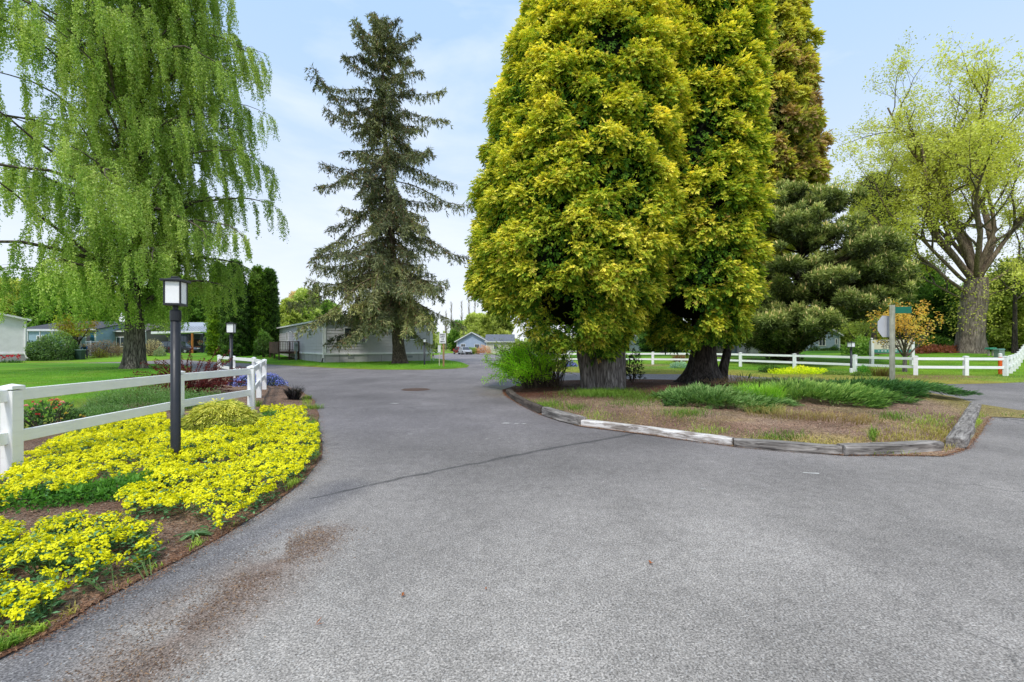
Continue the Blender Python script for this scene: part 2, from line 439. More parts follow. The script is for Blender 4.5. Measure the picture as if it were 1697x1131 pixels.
# ================================================================== light, sky, camera
SUN = Vector((-.12, -.52, .84)).normalized()
el = math.asin(SUN.z); rot = math.atan2(SUN.x, SUN.y)
w = bpy.data.worlds.new('World'); SC.world = w; w.use_nodes = True
nt = w.node_tree; nt.nodes.clear()
wo = nt.nodes.new('ShaderNodeOutputWorld'); bg = nt.nodes.new('ShaderNodeBackground')
sky = nt.nodes.new('ShaderNodeTexSky'); sky.sky_type = 'NISHITA'; sky.sun_disc = False
sky.sun_elevation = el; sky.sun_rotation = rot; sky.air_density = 1.0; sky.dust_density = 1.6; sky.ozone_density = 1.6
tc = nt.nodes.new('ShaderNodeTexCoord'); sp = nt.nodes.new('ShaderNodeSeparateXYZ'); nt.links.new(tc.outputs['Generated'], sp.inputs[0])
mp = nt.nodes.new('ShaderNodeMapping'); mp.inputs['Scale'].default_value = (1.0, 1.0, 4.0); mp.inputs['Rotation'].default_value = (.25, .18, .5)
nt.links.new(tc.outputs['Generated'], mp.inputs['Vector'])
cl = noise(nt, mp.outputs['Vector'], 1.7, 6, .55, .35)
wisps = maprange(nt, cl, .46, .78, 0.0, .8)
up_ = nt.nodes.new('ShaderNodeMapRange'); up_.interpolation_type = 'SMOOTHSTEP'; nt.links.new(sp.outputs[2], up_.inputs[0])
for i_, q_ in enumerate((-.02, .62, 0, 1)): up_.inputs[i_ + 1].default_value = q_
haze = mixc(nt, up_.outputs[0], (7.7, 8.1, 8.7), (4.3, 6.1, 8.75))      # thin high haze: white at the horizon, pale blue overhead
c = mixc(nt, .9, mixc(nt, 1.0, sky.outputs[0], (1.5, 1.5, 1.5), 'MULTIPLY'), haze)
c = mixc(nt, wisps, c, (8.2, 8.6, 9.2))
nt.links.new(c, bg.inputs['Color']); bg.inputs['Strength'].default_value = .127
nt.links.new(bg.outputs[0], wo.inputs['Surface'])
sl = bpy.data.lights.new('sun', 'SUN'); sl.energy = 2.9; sl.angle = math.radians(9); sl.color = (1, .955, .89)
so = bpy.data.objects.new('sun', sl); COL.objects.link(so); so.rotation_euler = SUN.to_track_quat('Z', 'Y').to_euler(); so.location = (20, -20, 40)
cam = bpy.data.cameras.new('camera'); co = bpy.data.objects.new('camera', cam); COL.objects.link(co)
co.location = (0, 0, EYE); co.rotation_euler = (PI / 2, 0, 0)
cam.sensor_width = 36; cam.lens = F / 1697 * 36; cam.shift_y = (HY - 565.5) / 1697; cam.clip_end = 3000; cam.clip_start = .05
SC.camera = co
SC.view_settings.view_transform = 'Standard'; SC.view_settings.look = 'None'; SC.view_settings.exposure = 0
SC.cycles.max_bounces = 6; SC.cycles.transparent_max_bounces = 4; SC.cycles.use_denoising = True

# ================================================================== ground sheets
def resample(poly, d):
    o = []
    n = len(poly)
    for i in range(n):
        a = np.array(poly[i]); b = np.array(poly[(i + 1) % n]); L = np.linalg.norm(b - a)
        k = max(1, int(round(L / d)))
        for j in range(k): o.append(tuple(a + (b - a) * j / k))
    return o
def sheet(name, poly, sp_, zf, cf, mat, edge=0.0, seed=1, fine=None):
    rng = np.random.default_rng(seed)
    b = np.array(resample(poly, sp_ if np.isscalar(sp_) else sp_))
    if edge: b = b + (np.stack([vnoise(b[:, 0] * 2.3, b[:, 1] * 2.3, seed), vnoise(b[:, 0] * 2.3, b[:, 1] * 2.3, seed + 5)], 1) - .5) * 2 * edge
    x0, y0 = b.min(0); x1, y1 = b.max(0)
    def grid(x0, x1, y0, y1, s):
        gx, gy = np.meshgrid(np.arange(x0, x1, s), np.arange(y0, y1, s)); g = np.stack([gx.ravel(), gy.ravel()], 1)
        return g + rng.uniform(-.2, .2, g.shape) * s
    g = grid(x0, x1, y0, y1, sp_)
    if fine:
        fx0, fx1, fy0, fy1, fs = fine
        k = (g[:, 0] > fx0) & (g[:, 0] < fx1) & (g[:, 1] > fy0) & (g[:, 1] < fy1)
        g = np.vstack([g[~k], grid(fx0, fx1, fy0, fy1, fs)])
    bl = [tuple(p) for p in b]
    k = in_poly(g[:, 0], g[:, 1], bl); g = g[k]
    dd = d_line(g[:, 0], g[:, 1], bl, True); g = g[dd > min(sp_, fine[4] if fine else sp_) * .35]
    pts = [Vector(p) for p in bl] + [Vector(p) for p in g]
    n = len(bl)
    vo, _, fo, _, _, _ = delaunay_2d_cdt(pts, [(i, (i + 1) % n) for i in range(n)], [], 1, 1e-5)
    xy = np.array([(p.x, p.y) for p in vo])
    d = d_line(xy[:, 0], xy[:, 1], bl, True)
    z = zf(xy[:, 0], xy[:, 1], d); c = cf(xy[:, 0], xy[:, 1], d)
    f = np.array([q for q in fo if len(q) == 3])
    a = xy[f[:, 1]] - xy[f[:, 0]]; bb = xy[f[:, 2]] - xy[f[:, 0]]
    fl = (a[:, 0] * bb[:, 1] - a[:, 1] * bb[:, 0]) < 0; f[fl] = f[fl][:, ::-1]
    o = M().add(np.column_stack([xy, z]), f, c).build(name, mat, smooth=True)
    o['kind'] = 'structure'
    return o, bl
def full(x, c): return np.tile(np.asarray(c, float), (len(x), 1))

# the land out to the horizon
def axis_pts():
    a = np.concatenate([[-1500, -900, -500, -300, -200, -140], np.arange(-110, 111, 5.0), [140, 200, 300, 500, 900, 1500]]); return a
ax = axis_pts(); gx, gy = np.meshgrid(ax, ax)
V = np.column_stack([gx.ravel(), gy.ravel(), ter(gx.ravel(), gy.ravel()) - .10]); n = len(ax)
q = (np.arange(n - 1)[:, None] * n + np.arange(n - 1)[None]).ravel()
gcol = ramp([lin('#6c8a2c', .8), lin('#7d9638', .8), lin('#8a8f4e', .8)], fbm(V[:, 0] / 30, V[:, 1] / 30, 3))
o = M().add(V, np.stack([q, q + 1, q + n + 1, q + n], 1), gcol).build('ground', MT['turf'], smooth=True); o['kind'] = 'structure'

# outlines surveyed from the photograph
BED = [(-3.6, -1.5)] + [G(*p) for p in ((0, 1092), (80, 1052), (150, 1010), (230, 966), (300, 930), (370, 890), (440, 846), (500, 802), (533, 760), (531, 722), (529, 690), (520, 662), (497, 648), (470, 640), (452, 633))] + [(-11.2, 20.2), (-13.0, 22.0), (-15.6, 24.6)]
BEDIN = [(-17.2, 24.0), (-15.3, 21.2), (-13.2, 18.0), (-12.0, 14.6), (-11.0, 11.6), (-9.3, 9.3), (-7.6, 6.2), (-7.0, 3), (-7.0, -1.5)]
BEDP = BED + BEDIN
LAWN1 = [(-80, -2)] + [(-7.0, -1.5)] + BEDIN[::-1][1:] + [(-18.2, 25.2), (-20.5, 28.5), (-24, 33.5), (-29, 37.6), (-36, 39.3), (-46, 39.9), (-80, 40.5)]
CURB = [G(*p) for p in ((834, 650), (838, 657), (862, 672), (896, 688), (961, 707), (1076, 722), (1213, 741), (1401, 756), (1562, 757), (1603, 744), (1626, 715), (1642, 692))]
ISL = CURB + [G(1697, 694), G(1760, 694), G(1760, 684), G(1690, 681), G(1622, 670), (13.2, 13.3), (13.7, 15.0), (13.0, 16.0), (10.6, 17.8), (9.0, 19.0), (7.0, 20.3), (4.5, 20.6), (1.8, 19.6), (.2, 17.6), (-.35, 15.4)]
LAWN2 = [G(*p) for p in ((430, 603.5), (480, 606.5), (540, 610), (620, 613), (700, 613.5), (750, 612), (774, 609.5))] + [G(778, 606.5), G(766, 602), G(740, 597), (-10, 57), (-13.5, 75), (-13.5, 96), (-70, 96), (-54, 66), (-40, 51), (-30, 44)]
LAWN3 = [(1.0, 30)] + [(2.2, 27.2)] + [G(*p) for p in ((965, 618.5), (1030, 620), (1100, 620.5), (1200, 621.5), (1300, 627.5), (1400, 634), (1480, 637.5), (1600, 636.5), (1697, 634.5), (1900, 633), (2300, 631))] + [(90, 26), (90, 96), (7, 96), (4.5, 70), (2.2, 45)]
LAWN4 = [(-100, 41.6), (-48, 41.4), (-40, 41.8), (-36.5, 44.5), (-37, 50), (-44, 62), (-48, 80), (-60, 96), (-100, 96)]
LAWN5 = [G(803, 583.5), (-5.2, 87), (0.5, 87), (2.0, 96), (-6.5, 118), (-30, 118), (-9, 99)]
stain = [(-1.80, 1.5), (-1.72, 2.0), (-1.74, 2.45), (-1.66, 2.96), (-1.56, 3.4), (-1.5, 3.62)]
strip = [(-2.1, 1.5), (-2.35, 2.4), (-2.15, 3.2), (-2.0, 3.9), (-1.8, 4.8)]
def road_col(x, y, d):
    near = np.clip((8.5 - y) / 6.5, 0, 1)
    c = mix(lin('#868487', .70), lin('#a5a39e', .76), near[:, None])
    far = S((y - 18) / 25)
    c = mix(c, lin('#949295', .70), far[:, None] * .9)
    m = fbm(x / 2.2, y / 1.5, 9, 4); c = c * (1 + (m - .5)[:, None] * .55)
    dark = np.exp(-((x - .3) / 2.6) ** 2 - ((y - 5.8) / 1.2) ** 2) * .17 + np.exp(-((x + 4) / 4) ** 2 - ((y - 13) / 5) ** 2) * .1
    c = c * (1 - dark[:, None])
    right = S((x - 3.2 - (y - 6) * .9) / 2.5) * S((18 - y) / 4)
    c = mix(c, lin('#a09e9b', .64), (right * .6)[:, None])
    bl = np.clip(1 - d_line(x, y, strip) / .32, 0, 1) ** .6 * (y < 5.2)
    c = mix(c, lin('#74757b', .64), (bl * .8)[:, None])
    ds = d_line(x, y, stain)
    k = np.clip(1.15 - ds / (.33 + .07 * np.sin(y * 3)), 0, 1) * S((fbm(x * 5, y * 3.0, 31, 4) - .24) / .24) * S((4.0 - y) / .5)
    c = mix(c, lin('#6e5442', .74), (k * .62)[:, None])
    k2 = np.clip(1 - d_line(x, y, [(-.6, 16.6), (-.2, 15), (-.3, 13.9)]) / 1.0, 0, 1) * fbm(x * 2, y * 2, 5)
    c = mix(c, lin('#8a7d64', .68), (k2 * .9)[:, None])
    return c
road_poly = [(-90, -6), (90, -6), (90, 118), (-90, 118)]
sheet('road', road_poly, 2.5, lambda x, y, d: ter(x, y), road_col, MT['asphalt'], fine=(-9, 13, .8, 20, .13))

def turf_col(base, alt, seed, sc=3.0):
    def f(x, y, d):
        t = fbm(x / sc, y / sc, seed, 4)
        c = mix(base, alt, np.clip((t - .3) * 2.4, 0, 1)[:, None]); t3 = fbm(x / .9 + 40, y / .9, seed + 9, 4); c = c * (.78 + .44 * t3)[:, None]; yl_ = np.clip((fbm(x / 1.7 + 80, y / 1.7, seed + 12) - .55) * 4, 0, 1); c = mix(c, lin('#a3a848', .7), (yl_ * .45)[:, None])
        e = np.clip(1 - d / .35, 0, 1)[:, None] * fbm(x * 2, y * 2, seed + 3)[:, None]
        return mix(c, lin('#a08050', .8), e * .9)
    return f
GREEN = lin('#5a9a22', .66); GREEN2 = lin('#7ab02c', .70); LIME = lin('#86b430', .75)
def zl(h, up=.5, bump=.02, seed=2):
    return lambda x, y, d: ter(x, y) + .006 + h * S(d / up) + bump * S(d / up) * (fbm(x / 1.2, y / 1.2, seed) - .5)
sheet('lawn', LAWN1, 1.0, zl(.09), turf_col(GREEN, GREEN2, 4), MT['turf'], .12, 4, fine=(-40, -6, 3, 30, .45))
sheet('lawn', LAWN2, 1.2, zl(.12), turf_col(GREEN, GREEN2, 7), MT['turf'], .12, 5, fine=(-24, -3, 29, 46, .5))
def l3col(x, y, d):
    c = turf_col(GREEN * 1.02, LIME, 11)(x, y, d)
    fr = [(3, 34), (8.6, 34.5), (10.6, 33.6), (15.2, 30), (17.4, 27.6), (19, 24.8), (20, 21.8), (24, 21.4), (40, 34)]
    verge = np.clip(1 - d / 5.5, 0, 1) * (x < 20)
    v = S((verge - .15) / .4) * np.clip((fbm(x / 1.5, y / 1.2, 19) - .18) * 3, 0, 1)
    c = mix(c, lin('#a99a4e', .8), (v * .75)[:, None])
    mul = np.exp(-((x - 19.2) / 3.0) ** 2 - ((y - 21.0) / 1.6) ** 2) * 1.6
    c = mix(c, lin('#8f7356', .78), np.clip(mul * (fbm(x * 1.2, y * 1.2, 23) + .35), 0, 1)[:, None] * .9)
    m2 = np.exp(-((x - 8.5) / 3.5) ** 2 - ((y - 32) / 2.2) ** 2) * 1.3
    return mix(c, lin('#a58a6a', .75), np.clip(m2 * fbm(x, y, 29) * 1.5, 0, 1)[:, None] * .8)
sheet('lawn', LAWN3, 1.4, zl(.10, .8, .05), l3col, MT['turf'], .15, 6, fine=(2, 34, 17, 36, .5))
sheet('lawn', LAWN4, 2.0, zl(.08), turf_col(GREEN2, LIME, 13), MT['turf'], .1, 7)
sheet('lawn', LAWN5, 1.5, zl(.06), turf_col(GREEN2, LIME, 15), MT['turf'], .1, 8)
# pale path between the left lawn and the white house
sheet('path', [(-100, 40.45), (-47, 40.0), (-38, 39.6), (-38, 41.6), (-48, 41.5), (-100, 41.7)], 1.0, lambda x, y, d: ter(x, y) + .006, lambda x, y, d: full(x, lin('#b8ab98', .75)), MT['mulch'])

BEDL = None
def bed_z(x, y):
    d = d_line(x, y, BEDP, True) * in_poly(x, y, BEDP)
    return .012 + .055 * S(d / .7) + .04 * (fbm(np.asarray(x) * 1.3, np.asarray(y) * 1.3, 41) - .5) * S(d / .5)
def bed_col(x, y, d):
    t = fbm(x * 1.5, y * 1.5, 43)[:, None]
    c = mix(lin('#745848', .86), lin('#9d806a', .86), np.clip((t - .25) * 2, 0, 1))
    c = mix(c, lin('#a58672', .8), S((y - 8) / 3)[:, None] * .8)
    e = np.clip(1 - d / .22, 0, 1)[:, None]
    return mix(c, lin('#80563e', .85), e * .6)
sheet('flower_bed', BEDP, .6, lambda x, y, d: bed_z(x, y), bed_col, MT['mulch'], .03, 9, fine=(-13, -1.8, 1, 16, .16))
def isl_d(x, y): return d_line(x, y, ISL, True) * in_poly(x, y, ISL)
def isl_z(x, y):
    d = isl_d(x, y)
    return .012 + .13 * S(d / 1.8) + .05 * (fbm(np.asarray(x), np.asarray(y), 47) - .5) * S(d / .5)
def isl_col(x, y, d):
    t = fbm(x * 1.1, y * 1.1, 51)
    c = mix(lin('#8a6a56', .88), lin('#b4967f', .88), np.clip((t - .2) * 1.8, 0, 1)[:, None])
    red = np.clip(1.15 - np.hypot((x - 4.2) / 5.5, (y - 15.8) / 4.4), 0, 1)
    c = mix(c, lin('#6b3c28', .72), S(red * 3.2)[:, None] * .95)
    t2 = fbm(x * .9 + 7, y * .9, 57)
    gr = np.clip((t2 - .50) * 5, 0, 1) * S((12.3 - y) / 3)
    c = mix(c, lin('#a3a053', .8), gr[:, None] * .35)
    st = np.clip((fbm(x * 1.2, y * 1.2 + 9, 61) - .52) * 6, 0, 1) * S((9.5 - y) / 2) * S((x - 2) / 2)
    c = mix(c, lin('#c4ab68', .75), st[:, None] * .75)
    rg = S((x - 10 - (y - 10.5) * .2) / .8)
    return mix(c, lin('#b5ab57', .75), rg[:, None] * .7)
sheet('island_bed', ISL, .6, lambda x, y, d: isl_z(x, y), isl_col, MT['mulch'], .04, 10, fine=(-.5, 12, 5.5, 17, .16))
def bz(x, y): return float(bed_z(np.array([x]), np.array([y]))[0])
def iz(x, y): return float(isl_z(np.array([x]), np.array([y]))[0])

# ================================================================== landscape timbers along the island
def timber(pts, w, h, mat, label, rough, seed, col=(1, 1, 1)):
    rng = np.random.default_rng(seed)
    P = np.array(pts); cum = np.concatenate([[0], np.cumsum(np.linalg.norm(np.diff(P, axis=0), axis=1))]); L = cum[-1]
    mid = np.array([np.interp(L / 2, cum, P[:, k]) for k in (0, 1)]); a = math.atan2(*(P[-1] - P[0])[::-1])
    root = tag(bpy.data.objects.new('landscape_timber', None), label, 'timber edging', 'timbers edging the island')
    n = max(8, int(L / .07)); sec = 20
    ss = np.linspace(0, L, n); xs = np.interp(ss, cum, P[:, 0]); ys = np.interp(ss, cum, P[:, 1])
    ca, sa = math.cos(-a), math.sin(-a)
    lx = (xs - mid[0]) * ca - (ys - mid[1]) * sa; ly = (xs - mid[0]) * sa + (ys - mid[1]) * ca
    th = np.linspace(0, 2 * PI, sec, endpoint=False) + .1
    e = 5.0                                                        # squared-off round section
    cx = np.sign(np.cos(th)) * np.abs(np.cos(th)) ** (2 / e); cz = np.sign(np.sin(th)) * np.abs(np.sin(th)) ** (2 / e)
    V = []
    for i in range(n):
        wear = 1 - .10 * rough * fbm(np.array([lx[i] * 2.1]), np.array([seed * 3.1]), seed)[0]
        grain = rough * .017 * (vnoise(th * 5 + seed, np.full(sec, lx[i] * 1.2), seed) - .5) * 2
        chunk = rough * .05 * np.clip(vnoise(th * 1.5, np.full(sec, lx[i] * 2.5), seed + 4) - .66, 0, 1) * 3
        endc = 1 - .08 * max(0, 1 - min(i, n - 1 - i) / 1.5)
        r = (1 - chunk + grain / w) * wear * endc
        V.append(np.stack([np.full(sec, lx[i]), ly[i] + cx * w / 2 * r, np.maximum(h * .44 + cz * h / 2 * r * 1.06, -.02)], 1))
    V = np.array(V)
    i = np.arange(n - 1)[:, None] * sec; j = np.arange(sec)[None]; j2 = (j + 1) % sec
    f = np.stack([i + j, i + sec + j, i + sec + j2, i + j2], -1).reshape(-1, 4)
    m = M().add(V.reshape(-1, 3), f, col)
    for k, s in ((0, 1), (n - 1, -1)):
        c = V[k].mean(0); vv = np.vstack([V[k], c]); t = np.stack([np.arange(sec), (np.arange(sec) + 1) % sec, np.full(sec, sec)], 1)
        m.add(vv, t[:, ::-1] if s < 0 else t, col)
    bpy.data.objects.remove(root)
    ob = m.build('landscape_timber', mat)
    tag(ob, label, 'timber edging', 'timbers edging the island')
    ob.location = (mid[0], mid[1], .004); ob.rotation_euler = (0, 0, a)
    return ob
MT['log_dark'] = mat_wood('log_dark', (.025, .02, .017), (.16, .13, .11), (2, 26, 26), bump=.9)
MT['log_grey'] = mat_wood('log_grey', (.07, .06, .055), (.40, .37, .34), (2, 26, 26), bump=.9)
MT['log_white'] = mat_wood('log_white', (.16, .12, .10), (.46, .42, .38), (2, 26, 26), bump=.6, paint=(.74, .71, .68))
def off(pts, o):    # the timber's middle lies o metres inside its road-side foot
    P = np.array(pts); t = nrm(np.gradient(P, axis=0)); return P + np.stack([-t[:, 1], t[:, 0]], 1) * o
def gp(*a): return [G(*p) for p in a]
timber(off(gp((838, 653), (846, 662), (868, 675), (893, 687)), .1), .19, .16, MT['log_dark'], 'dark brown weathered timber at the far left curve of the island', .9, 3)
timber(off(gp((896, 688.5), (926, 699), (957, 707)), .11), .21, .19, MT['log_grey'], 'short split grey-brown timber between the dark timber and the whitewashed one', 1.4, 4)
timber(off(gp((962, 707), (1076, 721.5), (1140, 731), (1212, 740.5)), .1), .19, .125, MT['log_white'], 'long timber with worn white paint at the island front', .5, 5)
timber(off(gp((1216, 741.5), (1310, 750), (1397, 755.5)), .09), .19, .13, MT['log_grey'], 'weathered grey timber just right of the white-painted timber', 1.2, 6)
timber(off(gp((1402, 756.5), (1490, 754.5), (1566, 749)), .09), .19, .15, MT['log_grey'], 'pale grey timber at the front right corner of the island', 1.1, 7)
timber(off(gp((1571, 742), (1592, 712)), -.08), .24, .16, MT['log_grey'], 'broken grey timber end nearest the right corner, running back from the road', 1.5, 8)
timber(off(gp((1592.5, 711.5), (1611, 676)), -.06), .22, .15, MT['log_grey'], 'flat grey timber behind the broken one on the right edge of the island', 1.0, 9)

# ================================================================== post-and-rail fences
def fence(pts, name, label, pw, ph, rail_z, rail_h, bev, base=lambda x, y: 0.0, thick=.042, last_out=None):
    x0, y0 = pts[0]
    root = thing(name, label, 'fence', (x0, y0, 0))
    n = len(pts)
    for i, (x, y) in enumerate(pts):
        a = pts[max(i - 1, 0)]; b = pts[min(i + 1, n - 1)]
        r = math.atan2(b[1] - a[1], b[0] - a[0]); z = base(x, y)
        m = M().box((0, 0, ph / 2 - .06), (pw, pw, ph + .06), 0, (1, 1, 1))
        p = m.build('post', MT['white'], root, bevel=bev)
        p.location = (x - x0, y - y0, z - .03); p.rotation_euler = (0, 0, r)
        k = M(); hw = pw / 2 + .008
        k.box((0, 0, ph + .0), (pw + .016, pw + .016, .035), 0, (1, 1, 1))
        k.add([[-hw, -hw, 0], [hw, -hw, 0], [hw, hw, 0], [-hw, hw, 0], [0, 0, .024]], [[0, 1, 4], [1, 2, 4], [2, 3, 4], [3, 0, 4]], (1, 1, 1))
        kk = k; kk.v[-1] = kk.v[-1] + np.array([0, 0, ph + .0185])
        cp = kk.build('post_cap', MT['white'], p)
    for i in range(n - 1):
        (xa, ya), (xb, yb) = pts[i], pts[i + 1]
        d = np.array([xb - xa, yb - ya]); L = np.linalg.norm(d); d = d / L
        za, zb = base(xa, ya), base(xb, yb)
        for rz in rail_z:
            m = M().box((L / 2, 0, 0), (L - pw + .02, thick, rail_h), 0, (1, 1, 1))
            o = m.build('rail', MT['white'], root, bevel=bev)
            o.location = (xa - x0, ya - y0, za + rz); o.rotation_euler = (0, -math.atan2(zb - za, L), math.atan2(d[1], d[0]))
    return root
LF = [(-5.35, 1.95), (-5.52, 4.93), (-5.79, 7.75), (-5.72, 9.8), (-7.14, 12.6), (-8.32, 15.0), (-10.35, 17.9), (-12.6, 20.2), (-14.9, 22.7)]
fence(LF, 'post_and_rail_fence', 'white two-rail fence curving through the yellow flower bed on the left', .127, 1.08, (.965, .50), .135, .006)
RF = [(1.6, 36.4), (4.6, 36.3), (7.7, 35.4), (10.6, 33.6), (13.0, 31.9), (15.3, 29.9), (17.4, 27.5), (19.05, 24.8), (19.8, 21.9), (21.95, 21.6), (23.6, 21.35)]
RF2 = [(23.6, 21.35), (25.9, 23.2), (28.2, 25.1), (30.5, 27.0), (32.8, 28.9), (35.1, 30.8), (37.4, 32.7), (39.7, 34.6), (42, 36.5), (44.5, 38.5)]
fence(RF + RF2[1:], 'post_and_rail_fence', 'long white two-rail fence along the right lawn, turning back at its far corner', .16, 1.0, (.86, .45), .13, .006, base=lambda x, y: tz(x, y) + .05)

# ================================================================== lamps
def lamp(loc, rot, label, h_pole=2.0, rp=.06, head=(.25, .38), glasscol='frosted', base_white=False, group=None):
    z0 = loc[2]
    root = thing('post_lamp', label, 'lamp', loc, rot, group)
    m = M().lathe([(rp, -.05), (rp, h_pole - .09), (rp * .98, h_pole - .09)], 20, (1, 1, 1)); m.build('pole', MT['black_metal'], root, smooth=True)
    m = M().lathe([(rp + .006, h_pole - .13), (rp + .006, h_pole - .01), (rp * .9, h_pole), (.03, h_pole), (.028, h_pole + .045), (.055, h_pole + .05)], 20, (1, 1, 1)); m.build('collar', MT['black_metal'], root)
    if base_white:
        M().lathe([(rp + .03, -.05), (rp + .03, .32), (rp + .005, .34)], 16, (1, 1, 1)).build('base', MT['white_plain'], root)
    w, hh = head; zb = h_pole + .05
    f = M(); t = .018
    f.box((0, 0, zb + .012), (w, w, .025)); f.box((0, 0, zb + hh - .03), (w + .05, w + .05, .025)); f.box((0, 0, zb + hh - .01), (w + .01, w + .01, .02), taper=.5)
    f.box((0, 0, zb + hh + .012), (w * .38, w * .38, .022))
    for sx in (-1, 1):
        for sy in (-1, 1): f.box((sx * (w / 2 - t / 2), sy * (w / 2 - t / 2), zb + hh / 2 - .008), (t, t, hh - .07))
    fr = f.build('lantern_frame', MT['black_metal'], root, bevel=.003)
    for a in range(4):
        g = M(); d = w / 2 - t * .6
        g.box((0, 0, 0), (w - 2 * t - .004, .006, hh - .075)); o = g.build('glass_pane', MT[glasscol], fr)
        o.location = (math.sin(a * PI / 2) * d, -math.cos(a * PI / 2) * d, zb + hh / 2 - .01); o.rotation_euler = (0, 0, a * PI / 2)
    return root
x, y = GX(291, 5.4), 5.4
lamp((x, y, bz(x, y) - .04), math.radians(14), 'tall black post lamp standing in the yellow flowers, nearest the road', 1.91, .052, head=(.185, .33), group='post lamps')
lamp((GX(383, 16.4), 16.4, 0), math.radians(14), 'smaller looking black post lamp in front of the dark red shrub and columnar evergreens', 1.95, .057, group='post lamps')
lamp((GX(1410.5, 24.2), 24.2, tz(18.4, 24.2)), 0.3, 'black post lamp with white base beside the right fence', 1.42, .05, (.25, .30), base_white=True, group='post lamps')
lamp((GX(703.5, 33.8), 33.8, 0.03), 0.3, 'thin black post lamp under the spruce by the right end of the grey home', 1.75, .06, (.2, .3), group='post lamps')
lamp((GX(1334, 55), 55, tz(30, 55)), 0.3, 'tiny far lamp in front of the round clipped tree', .75, .05, (.3, .28), group='post lamps')
lamp((GX(1416, 46), 46, tz(30, 46)), 0.3, 'far post lamp seen just behind the black and white lamp at the right fence', 1.0, .06, (.3, .3), base_white=True, group='post lamps')

# ================================================================== signs
def text_mesh(name, body, size, mat, parent, loc, rot, bold=0.0):
    cu = bpy.data.curves.new(name, 'FONT'); cu.body = body; cu.size = size; cu.align_x = 'CENTER'; cu.align_y = 'CENTER'; cu.extrude = .001; cu.offset = bold
    t = bpy.data.objects.new(name, cu); COL.objects.link(t)
    me = bpy.data.meshes.new_from_object(t.evaluated_get(bpy.context.evaluated_depsgraph_get()))
    bpy.data.objects.remove(t)
    me.materials.clear(); me.materials.append(mat); me.name = name
    o = bpy.data.objects.new(name, me); COL.objects.link(o); o.parent = parent; o.location = loc; o.rotation_euler = rot
    return o
MT['ink'] = mat_paint('black_ink', (.015, .015, .018), .6, .1, 8)
MT['post_wood'] = mat_wood('post_wood', (.22, .12, .06), (.45, .28, .15), (18, 18, 1.5))
MT['post_green'] = mat_wood('post_green', (.20, .21, .15), (.52, .52, .43), (14, 14, .9))
MT['deck_wood'] = mat_wood('deck_wood', (.05, .03, .025), (.15, .095, .075), (12, 12, 2))
MT['sign_green'] = mat_paint('sign_green', (.004, .14, .085), .5, .12, 5)
MT['alu'] = mat_paint('grey_sign_back', (.52, .53, .56), .5, .05, 3)
MT['sign_red'] = mat_paint('sign_red', (.5, .02, .02), .5, .1, 5)
# speed sign on the grass point
X, Y = GX(735, 30.9), 30.9
r = thing('speed_limit_sign', 'white speed limit sign on a wooden post at the grass point by the spruce', 'sign', (X, Y, .08), math.radians(-3))
M().box((0, .03, .85), (.115, .09, 1.8), 0, (1, 1, 1)).build('post', MT['post_wood'], r, bevel=.004)
pl = M().box((-.06, -.03, 2.0), (.46, .012, .70), 0, (1, 1, 1)).build('panel', MT['white_plain'], r, bevel=.004)
for s_, sz, z in (('SPEED', .135, 2.245), ('LIMIT', .145, 2.10), ('10', .19, 1.935), ('MPH', .15, 1.765)):
    text_mesh('lettering', s_, sz, MT['ink'], pl, (-.06, -.0385, z), (PI / 2, 0, 0), .004)
fl = thing('reflector_marker', 'small white plate leaning low behind the speed limit sign post', 'marker', (GX(728, 32), 32, .05), .2)
M().box((0, 0, .5), (.05, .05, 1.1), 0, (.5, .45, .35)).build('stake', MT['col'], fl); M().box((0, -.03, 1.3), (.2, .02, .5), 0, (.7, .7, .7)).build('plate', MT['col'], fl)
# street sign post on the island
X, Y = GX(1478.5, 14.4), 14.4
ztop = GZ(506, Y)
r = thing('street_sign_post', 'square timber sign post on the island with a green blade and octagonal sign back', 'sign', (X, Y, 0), math.radians(52))
M().box((0, 0, ztop / 2), (.14, .14, ztop), 0, (1, 1, 1)).build('post', MT['post_green'], r, bevel=.006)
a0 = math.radians(-52)
def at_(ang): return (0, 0, a0 + ang)
b = M().box((.34, 0, 0), (.50, .012, .215), 0, (1, 1, 1)).build('street_blade', MT['sign_green'], r, bevel=.003)
b.location = (0, 0, ztop - .16); b.rotation_euler = at_(math.radians(-4))
oc = M(); R_ = .375
th = np.arange(8) * PI / 4 + PI / 8
V0 = np.stack([np.cos(th) * R_, np.zeros(8), np.sin(th) * R_], 1)
for yy, mt_ in ((-.004, 0), (.004, 1)):
    vv = np.vstack([V0 + [0, yy, 0], [[0, yy, 0]]]); tt = np.stack([np.arange(8), (np.arange(8) + 1) % 8, np.full(8, 8)], 1)
    oc.add(vv, tt if yy < 0 else tt[:, ::-1], (1, 1, 1), mt_)
vv = np.vstack([V0 + [0, -.004, 0], V0 + [0, .004, 0]]); i = np.arange(8)
oc.add(vv, np.stack([i, i + 8, (i + 1) % 8 + 8, (i + 1) % 8], 1), (1, 1, 1), 0)
st = oc.build('stop_sign', [MT['alu'], MT['sign_red']], r)
wd = np.array([-.10, .13]);
rz = Matrix.Rotation(a0, 2) @ Vector(wd)
st.location = (rz[0], rz[1], GZ(541, Y)); st.rotation_euler = at_(math.radians(15))
M().box((.1, -.012, ztop - .16), (.08, .03, .12), 0, (.4, .4, .4)).build('bracket', MT['col'], r)
